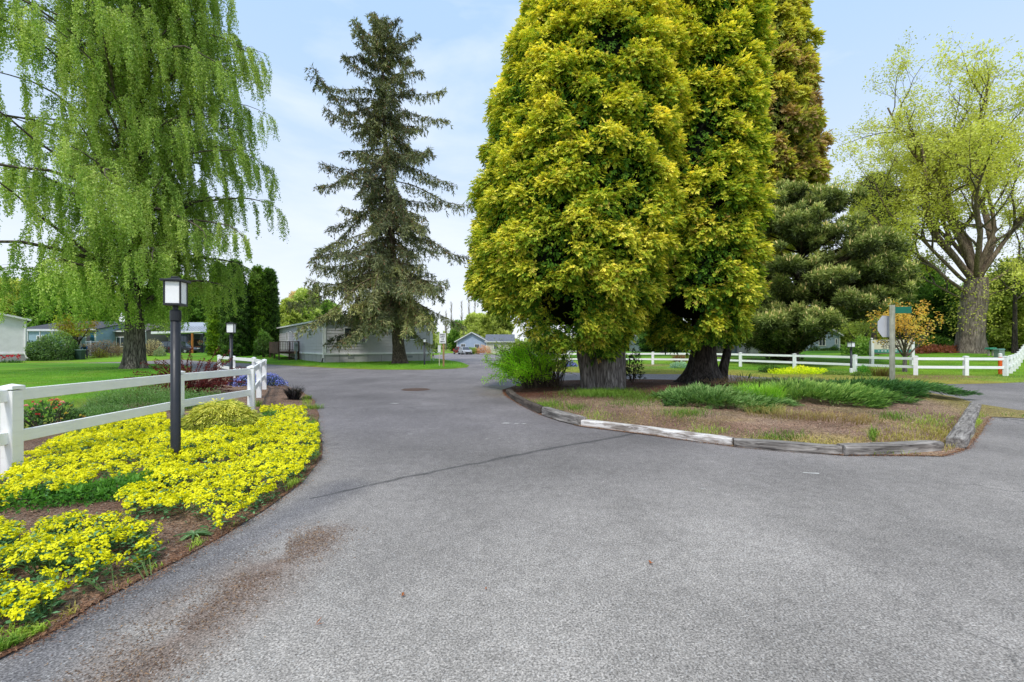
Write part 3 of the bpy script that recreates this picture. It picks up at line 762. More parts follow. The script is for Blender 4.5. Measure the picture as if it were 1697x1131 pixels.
# entrance sign
Y = 31.0; x0, x1 = GX(1444.5, Y), GX(1511.5, Y); zb = tz((x0 + x1) / 2, Y)
r = thing('entrance_sign', 'cream entrance sign board with green band between two white posts on the lawn', 'sign', ((x0 + x1) / 2, Y, zb), 0)
hw = (x1 - x0) / 2
zt = lambda py: GZ(py, Y) - zb
for s in (-1, 1):
    p = M().box((s * hw, 0, (zt(565) - .1) / 2), (.2, .2, zt(565) + .1), 0, (1, 1, 1)); p.lathe([(.06, zt(565)), (.05, zt(564)), (.09, zt(562)), (.05, zt(560.5)), (.001, zt(560))], 12, (1, 1, 1), (s * hw, 0, 0))
    p.build('post', MT['white_plain'], r, bevel=.008)
bo = M().box((0, 0, (zt(563.5) + zt(579.5)) / 2), (2 * hw - .2, .06, zt(563.5) - zt(579.5)), 0, tuple(lin('#e6dcc4', .8))).build('board', MT['col'], r, bevel=.005)
bd = M().box((0, -.008, (zt(579.3) + zt(584.8)) / 2), (2 * hw - .2, .075, zt(579.3) - zt(584.8)), 0, tuple(lin('#3f8a80', .8))).build('green_band', MT['col'], r, bevel=.005)
text_mesh('lettering', 'FERNDALE', .44, MT['ink'], bo, (0, -.034, zt(568.2)), (PI / 2, 0, 0), .004)
text_mesh('lettering', 'ESTATES', .36, MT['ink'], bo, (0, -.034, zt(575.2)), (PI / 2, 0, 0), .004)
ln = M()
for k in range(9): ln.box((-.95 + k * .24, -.05, zt(582)), (.15 if k % 3 else .08, .004, .05), 0, (.75, .75, .72))
ln.build('small_lettering', MT['col'], bd)
M().box((0, .0, zt(586.2)), (2 * hw - .2, .05, .07), 0, (.15, .12, .1)).build('rail', MT['col'], r)
# orange post, mailbox shelter, boxes on the far right
r = thing('marker_post', 'orange marker post with a white top behind the fence corner', 'post', (GX(1657.5, 22.6), 22.6, tz(24.6, 22.6)))
M().lathe([(.075, -.1), (.075, .98), (.06, 1.0)], 16, tuple(lin('#f0641e', .95))).build('pole', MT['col'], r); M().lathe([(.078, .98), (.078, 1.14), (.03, 1.17), (.0, 1.17)], 16, (.78, .76, .74)).build('cap', MT['col'], r)
r = thing('mailbox_stand', 'small green topped stand on the lawn right of the great tree', 'stand', (GX(1642, 36), 36, tz(38, 36)))
M().beam((-.18, 0, -.1), (-.18, 0, .62), .09, .09, (.35, .3, .25)).beam((.14, 0, -.1), (.14, 0, .62), .09, .09, (.35, .3, .25)).build('leg', MT['col'], r)
M().box((0, 0, .70), (.62, .5, .16), 0, tuple(lin('#2f8a6a', .8)), taper=.8).build('box', MT['col'], r, bevel=.02)
r = thing('utility_box', 'grey-green utility box beside the orange marker post', 'utility box', (GX(1656, 34), 34, tz(38, 34)))
M().box((0, 0, .3), (.42, .4, .9), 0, tuple(lin('#8f9f97', .8))).build('body', MT['col'], r, bevel=.02); M().box((0, 0, .76), (.48, .46, .08), 0, tuple(lin('#6f9f8f', .8)), taper=.8).build('lid', MT['col'], r)
# manhole
x, y = G(689, 646)
r = tag(M().lathe([(.0, .012), (.40, .012), (.42, .006), (.46, .010), (.50, .002)], 36, (1, 1, 1)).add([[math.cos(a) * .3, math.sin(a) * .3, .0135] for a in np.arange(6) * PI / 3] , [[0, 1, 2, 3], [0, 3, 4, 5]], (.7, .7, .7)).build('manhole_cover', MT['rust'], loc=(x, y, .002)), 'round rusty manhole cover in the road', 'manhole cover')
# scraps of old white paint on the asphalt
pm = M(); rng = np.random.default_rng(4)
for px, py, L in ((837, 702, .25), (862, 703, .2), (655, 669, .3), (669, 645.5, .4), (680, 720, .1), (1342, 785, .22), (806, 728, .06), (826, 727, .06), (600, 806, .03), (1165, 811, .05)):
    x, y = G(px, py)
    for _ in range(4):
        a = rng.uniform(-.4, .4); xx = x + rng.uniform(-.4, .4) * L; yy = y + rng.uniform(-.1, .1) * L; w_ = L * rng.uniform(.15, .4); h_ = w_ * .3
        th = np.sort(rng.uniform(0, 2 * PI, 6))
        vv = np.stack([xx + np.cos(th) * w_, yy + np.sin(th) * h_, np.full(6, .004 + .0003 * _)], 1)
        pm.add(vv, [[0, 1, 2, 3], [0, 3, 4, 5]], (.62, .61, .58))
o = pm.build('road_paint', MT['col']); o['kind'] = 'structure'
# ================================================================== plant builders
def rdir(rng, n): return nrm(rng.normal(size=(n, 3)))
def path(rng, p0, d0, L, n, wander=.12, grav=0.0, curve=None):
    p = np.array(p0, float); d = nrm(np.array(d0, float)); o = [p.copy()]; s = L / n
    for i in range(n):
        g = grav if curve is None else curve(i / n)
        d = nrm(d + rng.normal(size=3) * wander + np.array([0, 0, g])); p = p + d * s; o.append(p.copy())
    return np.array(o)
def along(pts, t):
    k = np.clip(t, 0, 1) * (len(pts) - 1); i = np.minimum(k.astype(int), len(pts) - 2); f = (k - i)[:, None]
    return pts[i] * (1 - f) + pts[i + 1] * f, nrm(pts[i + 1] - pts[i])
def trunk_mesh(m, pts, rad, sides=28, flare=.5, flare_h=1.2, flutes=6, fl_amp=.12, seed=1, col=(1, 1, 1), rough=.03):
    pts = np.asarray(pts, float); cum = np.concatenate([[0], np.cumsum(np.linalg.norm(np.diff(pts, axis=0), axis=1))]); L = cum[-1]
    n = max(len(pts), int(L / .22)); s = np.linspace(0, L, n)
    P = np.stack([np.interp(s, cum, pts[:, k]) for k in range(3)], 1); R = np.interp(s, cum, rad)
    th = np.linspace(0, 2 * PI, sides, endpoint=False)
    rng = np.random.default_rng(seed); ph = rng.uniform(0, 6.28, 4)
    base = np.exp(-s / flare_h)[:, None]
    fl = np.sin(th * flutes + ph[0])[None] * .6 + np.sin(th * (flutes * 2 - 1) + ph[1] + s[:, None] * .3) * .25 + np.sin(th * 3 + ph[2])[None] * .4
    bump = (vnoise(np.cos(th)[None] * 3 + 9 + 0 * s[:, None], np.sin(th)[None] * 3 + s[:, None] * .9 + 9, seed) - .5) * 2
    r = R[:, None] * (1 + flare * base * (1 + .6 * fl) + fl_amp * fl * np.exp(-s / (flare_h * 4))[:, None] + rough * bump * 3)
    v = P[:, None] + np.stack([np.cos(th)[None] * r, np.sin(th)[None] * r, 0 * r], -1)
    i = np.arange(n - 1)[:, None] * sides; j = np.arange(sides)[None]; j2 = (j + 1) % sides
    m.add(v.reshape(-1, 3), np.stack([i + j, i + j2, i + sides + j2, i + sides + j], -1).reshape(-1, 4), col)
    return P
def fans(m, rng, P, D, N, L, W, col, tip, nf=5, spread=1.0, mat=0, wl=.55):
    # small flat sprays: a few leaflets fanned off one axis
    P = np.asarray(P); n = len(P); D = nrm(D); Sd = nrm(np.cross(D, N))
    L = np.broadcast_to(np.asarray(L, float), (n,))[:, None]
    for k in range(nf):
        t = k / max(nf - 1, 1); sgn = 1 if k % 2 else -1
        a = (spread * (1 - t) + .05) * sgn + rng.normal(size=(n, 1)) * .18
        d = D * np.cos(a) + Sd * np.sin(a) + rng.normal(size=(n, 3)) * .10
        b = P + D * L * (t * .55)
        m.cards(b, d, N + rng.normal(size=(n, 3)) * .3, (L * (wl + .1 * rng.random((n, 1))))[:, 0], W, col, .5, .12, mat, tip)

# ------------------------------------------------------------------ the weeping birch on the left
def birch(x, y):
    rng = np.random.default_rng(11)
    root = thing('weeping_birch_tree', 'huge weeping birch with drooping light green branches on the left lawn', 'tree', (x, y, tz(x, y) + .08))
    H = 29.5
    tp = np.array([[0, 0, -.15], [.05, 0, 2], [-.1, .1, 5], [.1, .2, 9], [.5, .1, 13], [.3, 0, 18], [.6, 0, 24], [.5, 0, H]]); tr = np.array([.56, .53, .47, .40, .30, .21, .12, .03])
    tm = M(); P = trunk_mesh(tm, tp, tr, 30, .55, .55, 5, .07, 3, rough=.035)
    tm.build('trunk', MT['bark_birch'], root, smooth=True)
    bm_ = M(); lm = M()
    SP, SD_, SL = [], [], []
    N = 122
    for i in range(N):
        u = (i + .5) / N; z = 3.6 + (H - 4.2) * u ** .95
        az = i * 2.39996 + rng.normal() * .25
        Lz = np.interp(z, [3, 6, 10, 15, 19, 22, 25, 28, 30], [7.8, 9.2, 9.9, 9.9, 9.3, 8.4, 7.2, 5.2, 2.0]) * rng.uniform(.72, 1.1) * (.83 if math.cos(az) > .3 else (1.12 if math.cos(az) < -.3 else 1.0))
        p0 = np.array([np.interp(z, tp[:, 2], tp[:, 0]), np.interp(z, tp[:, 2], tp[:, 1]), z])
        e = rng.uniform(.15, .9) + .35 * u
        d0 = np.array([math.cos(az) * math.cos(e), math.sin(az) * math.cos(e), math.sin(e)])
        pts = path(rng, p0, d0, Lz, 10, .14, curve=lambda t: .02 - .19 * t)
        r0 = np.interp(z, [3, 27], [.17, .05]) * rng.uniform(.7, 1.25)
        bm_.tube(pts, np.linspace(r0, .012, 11), 6, (.8, .75, .7))
        ns = 11
        for k in range(ns):
            t = np.array([.08 + .92 * (k + rng.random()) / ns])
            q, dd = along(pts, t); q = q[0]; dd = dd[0]
            sd = nrm(np.cross(dd, [0, 0, 1.0])) * (1 if k % 2 else -1)
            d1 = dd * .5 + sd * rng.uniform(.5, 1) + np.array([0, 0, rng.uniform(0, .35)])
            L1 = rng.uniform(.9, 2.3) * (1.15 - .5 * t[0])
            sp = path(rng, q, d1, L1, 5, .12, curve=lambda t: -.1 - .25 * t)
            bm_.tube(sp, np.linspace(.018, .005, 6), 3, (.5, .42, .35))
            for _ in range(9):
                tt = np.array([rng.uniform(.25, 1)]); a, b = along(sp, tt)
                SP.append(a[0]); SD_.append(b[0]); SL.append(rng.uniform(.7, 2.9) * (1.25 if z < 9 else .95))
        for _ in range(3): SP.append(pts[-1 - (_ % 2)]); SD_.append(nrm(pts[-1] - pts[-2])); SL.append(rng.uniform(1, 2.6))
    SP = np.array(SP); SD_ = np.array(SD_); SL = np.array(SL)
    fl_ = rng.uniform(2.1, 3.5, len(SP)) + 4.6 * S((SP[:, 0] - 3.0) / 2.0)
    k_ = SP[:, 2] > fl_ * .9 - .2; SP, SD_, SL, fl_ = SP[k_], SD_[k_], SL[k_], fl_[k_]
    SL = np.minimum(SL, np.maximum(SP[:, 2] - fl_, .4))
    sh = rng.random(len(SP))
    # strands: fine hanging twigs with leaves
    K = 5; st = [SP]
    d = nrm(SD_ * np.array([1, 1, .3]) + np.array([0, 0, -.3]))
    for k in range(K):
        d = nrm(d * .45 + np.array([0, 0, -1.0]) * .8 + rng.normal(size=d.shape) * .12 + np.array([.06, 0, 0])); st.append(st[-1] + d * (SL / K)[:, None])
    st = np.stack(st, 1)
    for s_ in range(0, len(SP), 3): bm_.tube(st[s_], np.linspace(.006, .003, K + 1), 3, (.45, .38, .28))
    nl = (SL * 30).astype(int) + 6
    idx = np.repeat(np.arange(len(SP)), nl); t = rng.random(len(idx)) * .98 * K
    ii = t.astype(int); f = (t - ii)[:, None]
    P = st[idx, ii] * (1 - f) + st[idx, ii + 1] * f + rng.normal(size=(len(idx), 3)) * .055
    D = nrm(rng.normal(size=(len(idx), 3)) * .6 + np.array([0, 0, -.8])); Nn = rdir(rng, len(idx)) + np.array([.1, -.3, .3])
    low = np.clip((7 - P[:, 2]) / 5, 0, 1)
    big = vnoise(P[:, 0] * .45 + 20, P[:, 2] * .45 + P[:, 1] * .3, 5)
    c = ramp([lin('#648038', 1.0), lin('#8aa24e', 1.05), lin('#a8b662', 1.07), lin('#c2c884', 1.07)], .18 + .55 * big + .35 * (sh[idx] - .5) + rng.normal(size=len(idx)) * .10 - .10 * low)
    c = mix(c, c * np.array([.95, 1.06, .66]), low[:, None] * .75)
    lm.cards(P, D, Nn, rng.uniform(.08, .155, len(idx)), rng.uniform(.055, .09, len(idx)), c, .4, .1)
    bm_.build('branches', MT['bark_dark_tint'], root, smooth=True)
    lm.build('foliage', MT['birch_leaf'], root)
    return root
MT['bark_dark_tint'] = mat_bark('bark_tint', (.07, .06, .05), (.26, .23, .19), (3, 3, 3), .4, .02)

# ------------------------------------------------------------------ the tall spruce
def spruce(x, y, H=28.2, seed=5):
    rng = np.random.default_rng(seed)
    root = thing('spruce_tree', 'tall thin dark spruce with drooping branches beside the grey home', 'tree', (x, y, tz(x, y) + .1))
    tp = np.array([[0, 0, -.1], [-.2, 0, 3], [-.45, 0, 7], [-.8, 0, 12], [-1.15, 0, 18], [-1.5, 0, H]]); tr = np.array([.48, .43, .37, .28, .18, .02])
    tm = M(); trunk_mesh(tm, tp, tr, 24, .55, .6, 6, .08, 8); tm.build('trunk', MT['bark_brown'], root, smooth=True)
    bm_ = M(); nm = M(); P, D, C, L = [], [], [], []
    N = 205
    for i in range(N):
        u = (i + rng.random()) / N if i < 170 else rng.uniform(0, .2)
        if i < 170: u = (i + rng.random()) / 170
        z = 4.3 + (H - 4.5) * u ** .97
        az = i * 2.39996 + rng.normal() * .3
        Lz = np.interp(z, [3.5, 5, 8, 12, 15, 17, 21, 25, H], [6.4, 7.2, 7.4, 7.0, 7.6, 6.4, 5.0, 3.4, .8]) * rng.choice([.3, .55, .85, 1.2], p=[.3, .3, .27, .13])
        if i >= 170: az = rng.uniform(PI * .85, PI * 2.05); Lz = rng.uniform(3.8, 7.0)
        if z < 6 and abs(math.sin(az) + 1) < .5: Lz *= .9
        p0 = np.array([np.interp(z, tp[:, 2], tp[:, 0]), 0, z])
        e = np.interp(u, [0, .45, .8, 1], [-.25, -.1, .2, .8]) + rng.normal() * .22
        pts = path(rng, p0, [math.cos(az) * math.cos(e), math.sin(az) * math.cos(e), math.sin(e)], Lz, 9, .09, curve=lambda t: (-.10 if t < .5 else .13) * (1 - .5 * u))
        bm_.tube(pts, np.linspace(np.interp(u, [0, 1], [.085, .02]), .008, 10), 5, (.9, .75, .62))
        ns = int(10 + Lz * 6.5); t = np.clip(.12 + .88 * (np.arange(ns) + rng.random(ns)) / ns, 0, 1)
        q, dd = along(pts, t)
        sgn = np.where(np.arange(ns) % 2 == 0, 1, -1)[:, None]
        sd = nrm(np.cross(dd, [0, 0, 1.0])) * sgn
        ls = rng.uniform(.35, 1.45, ns) * (1.1 - .45 * t) * np.interp(u, [0, 1], [1.25, .6])
        d1 = nrm(dd * .5 + sd * .7 + np.array([0, 0, -.75]) + rng.normal(size=(ns, 3)) * .25)
        shade = rng.normal() * .13
        K = 3; cur = q; dcur = d1
        for k in range(K):
            nx = cur + dcur * (ls / K)[:, None]
            nc = 6
            for _ in range(nc):
                f = rng.random((ns, 1)); P.append(cur * (1 - f) + nx * f); D.append(dcur * .75 + rng.normal(size=(ns, 3)) * .5 + np.array([0, 0, -.1])); C.append(np.full(ns, .42 + shade + .12 * k / K) + rng.normal(size=ns) * .15)
            cur = nx; dcur = nrm(dcur + np.array([0, 0, -.6]) + rng.normal(size=(ns, 3)) * .2)
        # shoots on the limb itself
        nb = int(Lz * 13); tb = .25 + .75 * rng.random(nb); q, dd = along(pts, tb)
        P.append(q); D.append(dd + rng.normal(size=(nb, 3)) * .6 + np.array([0, 0, .1])); C.append(np.full(nb, .55 + shade) + rng.normal(size=nb) * .12)
    P = np.concatenate(P); D = np.concatenate(D); C = np.concatenate(C); n = len(P)
    lowg = np.clip((11 - P[:, 2]) / 7, 0, 1) * np.clip((-P[:, 1]) / 3, 0, 1)
    C = C + .16 * lowg + .25 * (vnoise(P[:, 0] * .5 + 30, P[:, 2] * .5, 3) - .5)
    c = ramp([lin('#32372a', .85), lin('#50563e', .9), lin('#6d7250', .92), lin('#94945e', .9)], C)
    br = (rng.random(n) < .08)[:, None]; c = np.where(br, lin('#7b5f45', .7), c)
    nm.cards(P, D, rdir(rng, n) + np.array([0, -.2, .4]), rng.uniform(.18, .40, n), rng.uniform(.05, .09, n), c, .4, .1)
    bm_.build('branches', MT['bark_dark_tint'], root, smooth=True); nm.build('foliage', MT['needle'], root)

# ------------------------------------------------------------------ the golden conifers of the island
GOLD = [lin('#16320c', .85), lin('#385f18', .86), lin('#688724', .88), lin('#9ba633', .9), lin('#cbbd43', .95), lin('#e6d86a', .98)]
def golden(name, label, loc, axis, R, zs, stems, bark, nclump, per, seed, gold=0.0, fr=.26, holes=(), skirt=None, pal=None, brown=None, cr0=(.34, .62), top_k=.34, ragged=0.0, cat='tree', depth=.55, facing=True, wl=.24):
    pal = pal or GOLD
    rng = np.random.default_rng(seed)
    root = thing(name, label, 'tree', loc)
    tm = M()
    for k, (pts, rad, fl) in enumerate(stems): trunk_mesh(tm, pts, rad, 30, fl, .5, 6, .10, seed + k, rough=.03)
    tm.build('trunk', bark, root, smooth=True)
    fm = M(); tw = M()
    zmin, zmax = zs[0], zs[-1]
    cx = lambda z: np.interp(z, zs, axis[0]); cy = lambda z: np.interp(z, zs, axis[1]); Rr = lambda z: np.interp(z, zs, R)
    # added near-black hull: the shade inside the crown, put into its colour
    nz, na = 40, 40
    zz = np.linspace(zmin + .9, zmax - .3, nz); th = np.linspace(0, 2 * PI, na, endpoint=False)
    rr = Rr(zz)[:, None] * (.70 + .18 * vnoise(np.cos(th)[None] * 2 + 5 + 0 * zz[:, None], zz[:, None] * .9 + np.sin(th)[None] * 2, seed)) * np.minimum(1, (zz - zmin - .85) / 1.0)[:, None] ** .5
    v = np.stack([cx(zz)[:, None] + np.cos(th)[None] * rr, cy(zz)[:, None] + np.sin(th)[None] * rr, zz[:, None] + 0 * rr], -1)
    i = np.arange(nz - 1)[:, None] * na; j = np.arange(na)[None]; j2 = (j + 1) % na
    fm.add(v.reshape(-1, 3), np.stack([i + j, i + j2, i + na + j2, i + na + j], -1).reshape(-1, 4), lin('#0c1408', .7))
    P, Dd, Nn, C, LL = [], [], [], [], []
    for i in range(nclump):
        u = (i + .5) / nclump; z = zmin + (zmax - zmin) * (u ** 1.02) + rng.normal() * .15
        az = i * 2.39996 + rng.normal() * .2
        back = math.sin(az - math.atan2(-loc[1], -loc[0]) + PI / 2)      # +1 towards the road side
        r = Rr(z) * rng.uniform(.84, 1.0) + (max(0, rng.normal()) * ragged if ragged else 0)
        lowz = skirt(az) if skirt else zmin
        if z < lowz: z = lowz + rng.uniform(0, 1.2); r = Rr(z) * rng.uniform(.8, 1.0)
        c = np.array([cx(z) + math.cos(az) * r, cy(z) + math.sin(az) * r, z])
        o = np.array([math.cos(az), math.sin(az), 0])
        cr = rng.uniform(*cr0)
        n = int(per * (cr / (sum(cr0) / 2)) ** 2 * (1.0 if back > -.25 else .45))
        nn = nrm(o * .75 + np.array([0, 0, .38]) + rng.normal(size=(n, 3)) * .62)
        p = c + nn * cr * rng.uniform(.55, 1.05, (n, 1)) * np.array([1, 1, .85]) - o * cr * depth
        P.append(p); Nn.append(nrm(nn + np.array([0, 0, .5]) + rng.normal(size=(n, 3)) * .25))
        Dd.append(nrm(nn * .75 + o * .25 + np.array([0, 0, -.62]) + rng.normal(size=(n, 3)) * .30))
        top = nn[:, 2] * .55 + (nn @ o) * .3  # golden outer growth, plus shading in the colour: light pad tops, dark undersides
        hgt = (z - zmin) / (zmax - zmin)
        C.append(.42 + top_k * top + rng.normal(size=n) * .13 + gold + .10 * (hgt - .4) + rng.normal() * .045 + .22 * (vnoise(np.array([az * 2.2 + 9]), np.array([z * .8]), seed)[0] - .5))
        LL.append(rng.uniform(.75, 1.25, n) * fr)
    P = np.concatenate(P); Dd = np.concatenate(Dd); Nn = np.concatenate(Nn); C = np.concatenate(C); LL = np.concatenate(LL)
    keep = np.ones(len(P), bool)
    for (hx, hy, hz, hr) in holes: keep &= np.linalg.norm((P - np.array([hx, hy, hz])), axis=1) > hr
    P, Dd, Nn, C, LL = P[keep], Dd[keep], Nn[keep], C[keep], LL[keep]
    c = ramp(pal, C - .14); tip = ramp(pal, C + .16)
    br = (rng.random(len(P)) < .05)[:, None]; tip = np.where(br, lin('#c09a52', .75), tip)
    if brown is not None:
        w_ = np.clip(1.4 - abs(P[:, 2] - brown[0]) / brown[1], 0, 1) * np.clip(vnoise(P[:, 0] * .5 + 40, P[:, 2] * .5, seed + 3) * 2.2 - .35, 0, 1) + .04
        bb = (rng.random(len(P)) < w_)[:, None]; bc = ramp([lin('#5a4a34', .9), lin('#8a7450', .95), lin('#ae9866', .95)], C); c = np.where(bb, bc, c); tip = np.where(bb, bc * 1.1, tip)
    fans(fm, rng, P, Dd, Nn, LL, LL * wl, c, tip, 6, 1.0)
    # an even under-layer of greener fronds over the whole envelope
    n = nclump * per // 7; zz2 = zmin + (zmax - zmin) * rng.random(n); az2 = rng.uniform(0, 6.283, n)
    if skirt:
        lo = np.array([skirt(q) for q in az2]); k2 = zz2 > lo; zz2, az2 = zz2[k2], az2[k2]; n = len(zz2)
    o2 = np.stack([np.cos(az2), np.sin(az2), 0 * az2], 1); rr2 = Rr(zz2) * rng.uniform(.80, .95, n)
    P2 = np.stack([cx(zz2), cy(zz2), zz2], 1) + o2 * rr2[:, None]; C2 = .22 + rng.normal(size=n) * .12
    for (hx, hy, hz, hr) in holes:
        k2 = np.linalg.norm(P2 - np.array([hx, hy, hz]), axis=1) > hr * .8; P2, o2, C2 = P2[k2], o2[k2], C2[k2]
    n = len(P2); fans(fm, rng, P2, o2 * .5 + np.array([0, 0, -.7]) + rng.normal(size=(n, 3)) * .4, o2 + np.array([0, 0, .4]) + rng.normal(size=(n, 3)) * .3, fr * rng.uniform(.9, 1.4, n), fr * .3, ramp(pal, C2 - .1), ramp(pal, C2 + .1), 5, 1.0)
    # deeper fronds coloured dark: painted shade, so gaps between the pads read as depth
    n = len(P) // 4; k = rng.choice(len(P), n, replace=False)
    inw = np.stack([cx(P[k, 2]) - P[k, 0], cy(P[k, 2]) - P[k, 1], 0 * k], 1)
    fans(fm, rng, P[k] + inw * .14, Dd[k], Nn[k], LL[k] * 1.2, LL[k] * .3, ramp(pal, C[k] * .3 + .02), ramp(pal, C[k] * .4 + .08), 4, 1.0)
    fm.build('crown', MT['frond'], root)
    return root

# ------------------------------------------------------------------ branching broadleaf trees
def broadleaf(name, label, cat, loc, trunk, rad, limbs, leaf, cols, seed, bark='bark_brown', levels=3, sub=(6, 5), ratio=(.5, .45), leafn=26, spread=.45, upbias=.10, wander=.13, flare=.5, flare_h=.9, group=None, shoots=0, barkcol=(.85, .8, .72), env=None, wind=(0, 0, 0), mixn=.5, fl_amp=.1, flutes=6):
    rng = np.random.default_rng(seed)
    root = thing(name, label, cat, loc, 0, group)
    tm = M(); trunk = np.array(trunk, float); trunk_mesh(tm, trunk, rad, 28, flare, flare_h, flutes, fl_amp, seed, rough=.03)
    bm_ = M(); tips = []
    def grow(p0, d0, L, r0, lev):
        n = 8 if lev == 0 else (6 if lev == 1 else 4)
        pts = path(rng, p0, d0, L, n, wander * (1 + .35 * lev), upbias * (1 if lev == 0 else .5))
        if lev == 0: trunk_mesh(tm, pts, np.linspace(r0 * .82, r0 * .2, n + 1), 12, .15, .5, 3, .05, int(rng.integers(1e6)), barkcol, rough=.02) if r0 > .12 else bm_.tube(pts, np.linspace(r0, r0 * .22, n + 1), 7, barkcol)
        else: bm_.tube(pts, np.linspace(r0, r0 * .25, n + 1), 5 if lev == 1 else 3, barkcol)
        if lev >= levels - 1:
            tips.append(pts); return
        k = sub[lev]
        for i in range(k):
            t = .25 + .75 * (i + rng.random()) / k
            q, dd = along(pts, np.array([t])); dd = dd[0]
            a = nrm(np.cross(dd, rng.normal(size=3))); an = rng.uniform(.45, 1.0)
            grow(q[0], dd * math.cos(an) + a * math.sin(an) + np.array([0, 0, .12]), L * ratio[lev] * rng.uniform(.7, 1.25) * (1.15 - .45 * t), max(r0 * (1 - .75 * t) * .55, .006), lev + 1)
    for (t, az, e, L, r) in limbs:
        q, _ = along(trunk, np.array([t])); grow(q[0], [math.cos(az) * math.cos(e), math.sin(az) * math.cos(e), math.sin(e)], L, r, 0)
    P, sh = [], []
    for pts in tips:
        n = rng.poisson(leafn); t = .15 + .85 * rng.random(n); q, _ = along(pts, t)
        P.append(q + rng.normal(size=(n, 3)) * spread); sh.append(np.full(n, rng.random()))
    if shoots:
        n = shoots; t = rng.random(n); q, _ = along(trunk, .35 + t * .65); az = rng.uniform(0, 6.28, n); rr = np.interp(t, [0, 1], [rad[0], rad[-1]]) * 1.05 + np.abs(rng.normal(size=n)) * (.3 + .8 * t)
        P.append(q + np.stack([np.cos(az) * rr, np.sin(az) * rr, rng.normal(size=n) * .5], 1)); sh.append(rng.random(n))
    P = np.concatenate(P); sh = np.concatenate(sh)
    if env is not None:
        k = env(P); P = P[k]; sh = sh[k]
    n = len(P)
    c = ramp(cols, mixn + .45 * (sh - .5) + .5 * (vnoise(P[:, 0] / leaf / 8, P[:, 2] / leaf / 8, seed) - .5) + rng.normal(size=n) * .12)
    lm = M(); lm.cards(P, rng.normal(size=(n, 3)) * .8 + np.array([0, 0, -.25]) + np.array(wind), rdir(rng, n) + np.array([.15, -.3, .45]), rng.uniform(.7, 1.3, n) * leaf, rng.uniform(.4, .7, n) * leaf, c, .45, .1)
    tm.build('trunk', MT[bark], root, smooth=True)
    if bm_.n: bm_.build('branches', MT['bark_dark_tint'], root, smooth=True)
    lm.build('foliage', MT['leaf'], root)
    return root

# ------------------------------------------------------------------ dense evergreens made of pads of needles
def padtree(name, label, loc, pads, needle, cols, seed, trunk=None, rad=None, per=60, nc=5, bark='bark_brown', limb=True, candle=None, mat='needle', flat=.7, up=.4, width=.22, group=None, cat='tree', limbcol=(.45, .38, .33), limbr=.05):
    rng = np.random.default_rng(seed)
    root = thing(name, label, cat, loc, 0, group)
    if trunk is not None:
        tm = M(); trunk_mesh(tm, trunk, rad, 18, .4, .5, 5, .08, seed); 
        if limb:
            tr = np.array(trunk, float)
            for c, r in pads:
                zc = np.interp(c[2] - .35 * np.hypot(c[0], c[1]), tr[:, 2], tr[:, 2]); p0 = np.array([np.interp(zc, tr[:, 2], tr[:, 0]), np.interp(zc, tr[:, 2], tr[:, 1]), zc])
                mid = (p0 + c) / 2 + rng.normal(size=3) * .15; tm.tube([p0, mid, c], [limbr, limbr * .7, .012], 5, limbcol)
        tm.build('trunk', MT[bark], root, smooth=True)
    fm = M(); P, D, C, TP, TD = [], [], [], [], []
    for c, r in pads:
        n = int(per * r * r / .6) + 4
        nn = nrm(rng.normal(size=(n, 3)) + np.array([0, 0, up]))
        p = np.asarray(c) + nn * r * rng.uniform(.45, 1.05, (n, 1)) * np.array([1, 1, flat])
        sh = rng.normal() * .08
        for k in range(nc):
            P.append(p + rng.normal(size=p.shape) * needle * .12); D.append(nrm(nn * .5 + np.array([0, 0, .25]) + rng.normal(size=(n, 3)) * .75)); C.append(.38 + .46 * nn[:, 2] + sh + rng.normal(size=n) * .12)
        if candle is not None:
            k = rng.random(n) < (candle[1] * np.clip(nn[:, 2] + .2, 0, 1)); TP.append(p[k]); TD.append(np.tile([0, 0, 1.0], (k.sum(), 1)) + rng.normal(size=(k.sum(), 3)) * .2)
    P = np.concatenate(P); D = np.concatenate(D); C = np.concatenate(C); n = len(P)
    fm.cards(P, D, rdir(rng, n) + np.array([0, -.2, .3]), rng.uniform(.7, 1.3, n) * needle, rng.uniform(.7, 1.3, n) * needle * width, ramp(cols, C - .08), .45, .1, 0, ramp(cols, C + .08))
    if candle is not None:
        TP = np.concatenate(TP); TD = np.concatenate(TD)
        fm.cards(TP, TD, np.tile([0, -1.0, 0], (len(TP), 1)), needle * 1.0, needle * .3, candle[0], .35, .1)
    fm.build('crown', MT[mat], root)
    return root

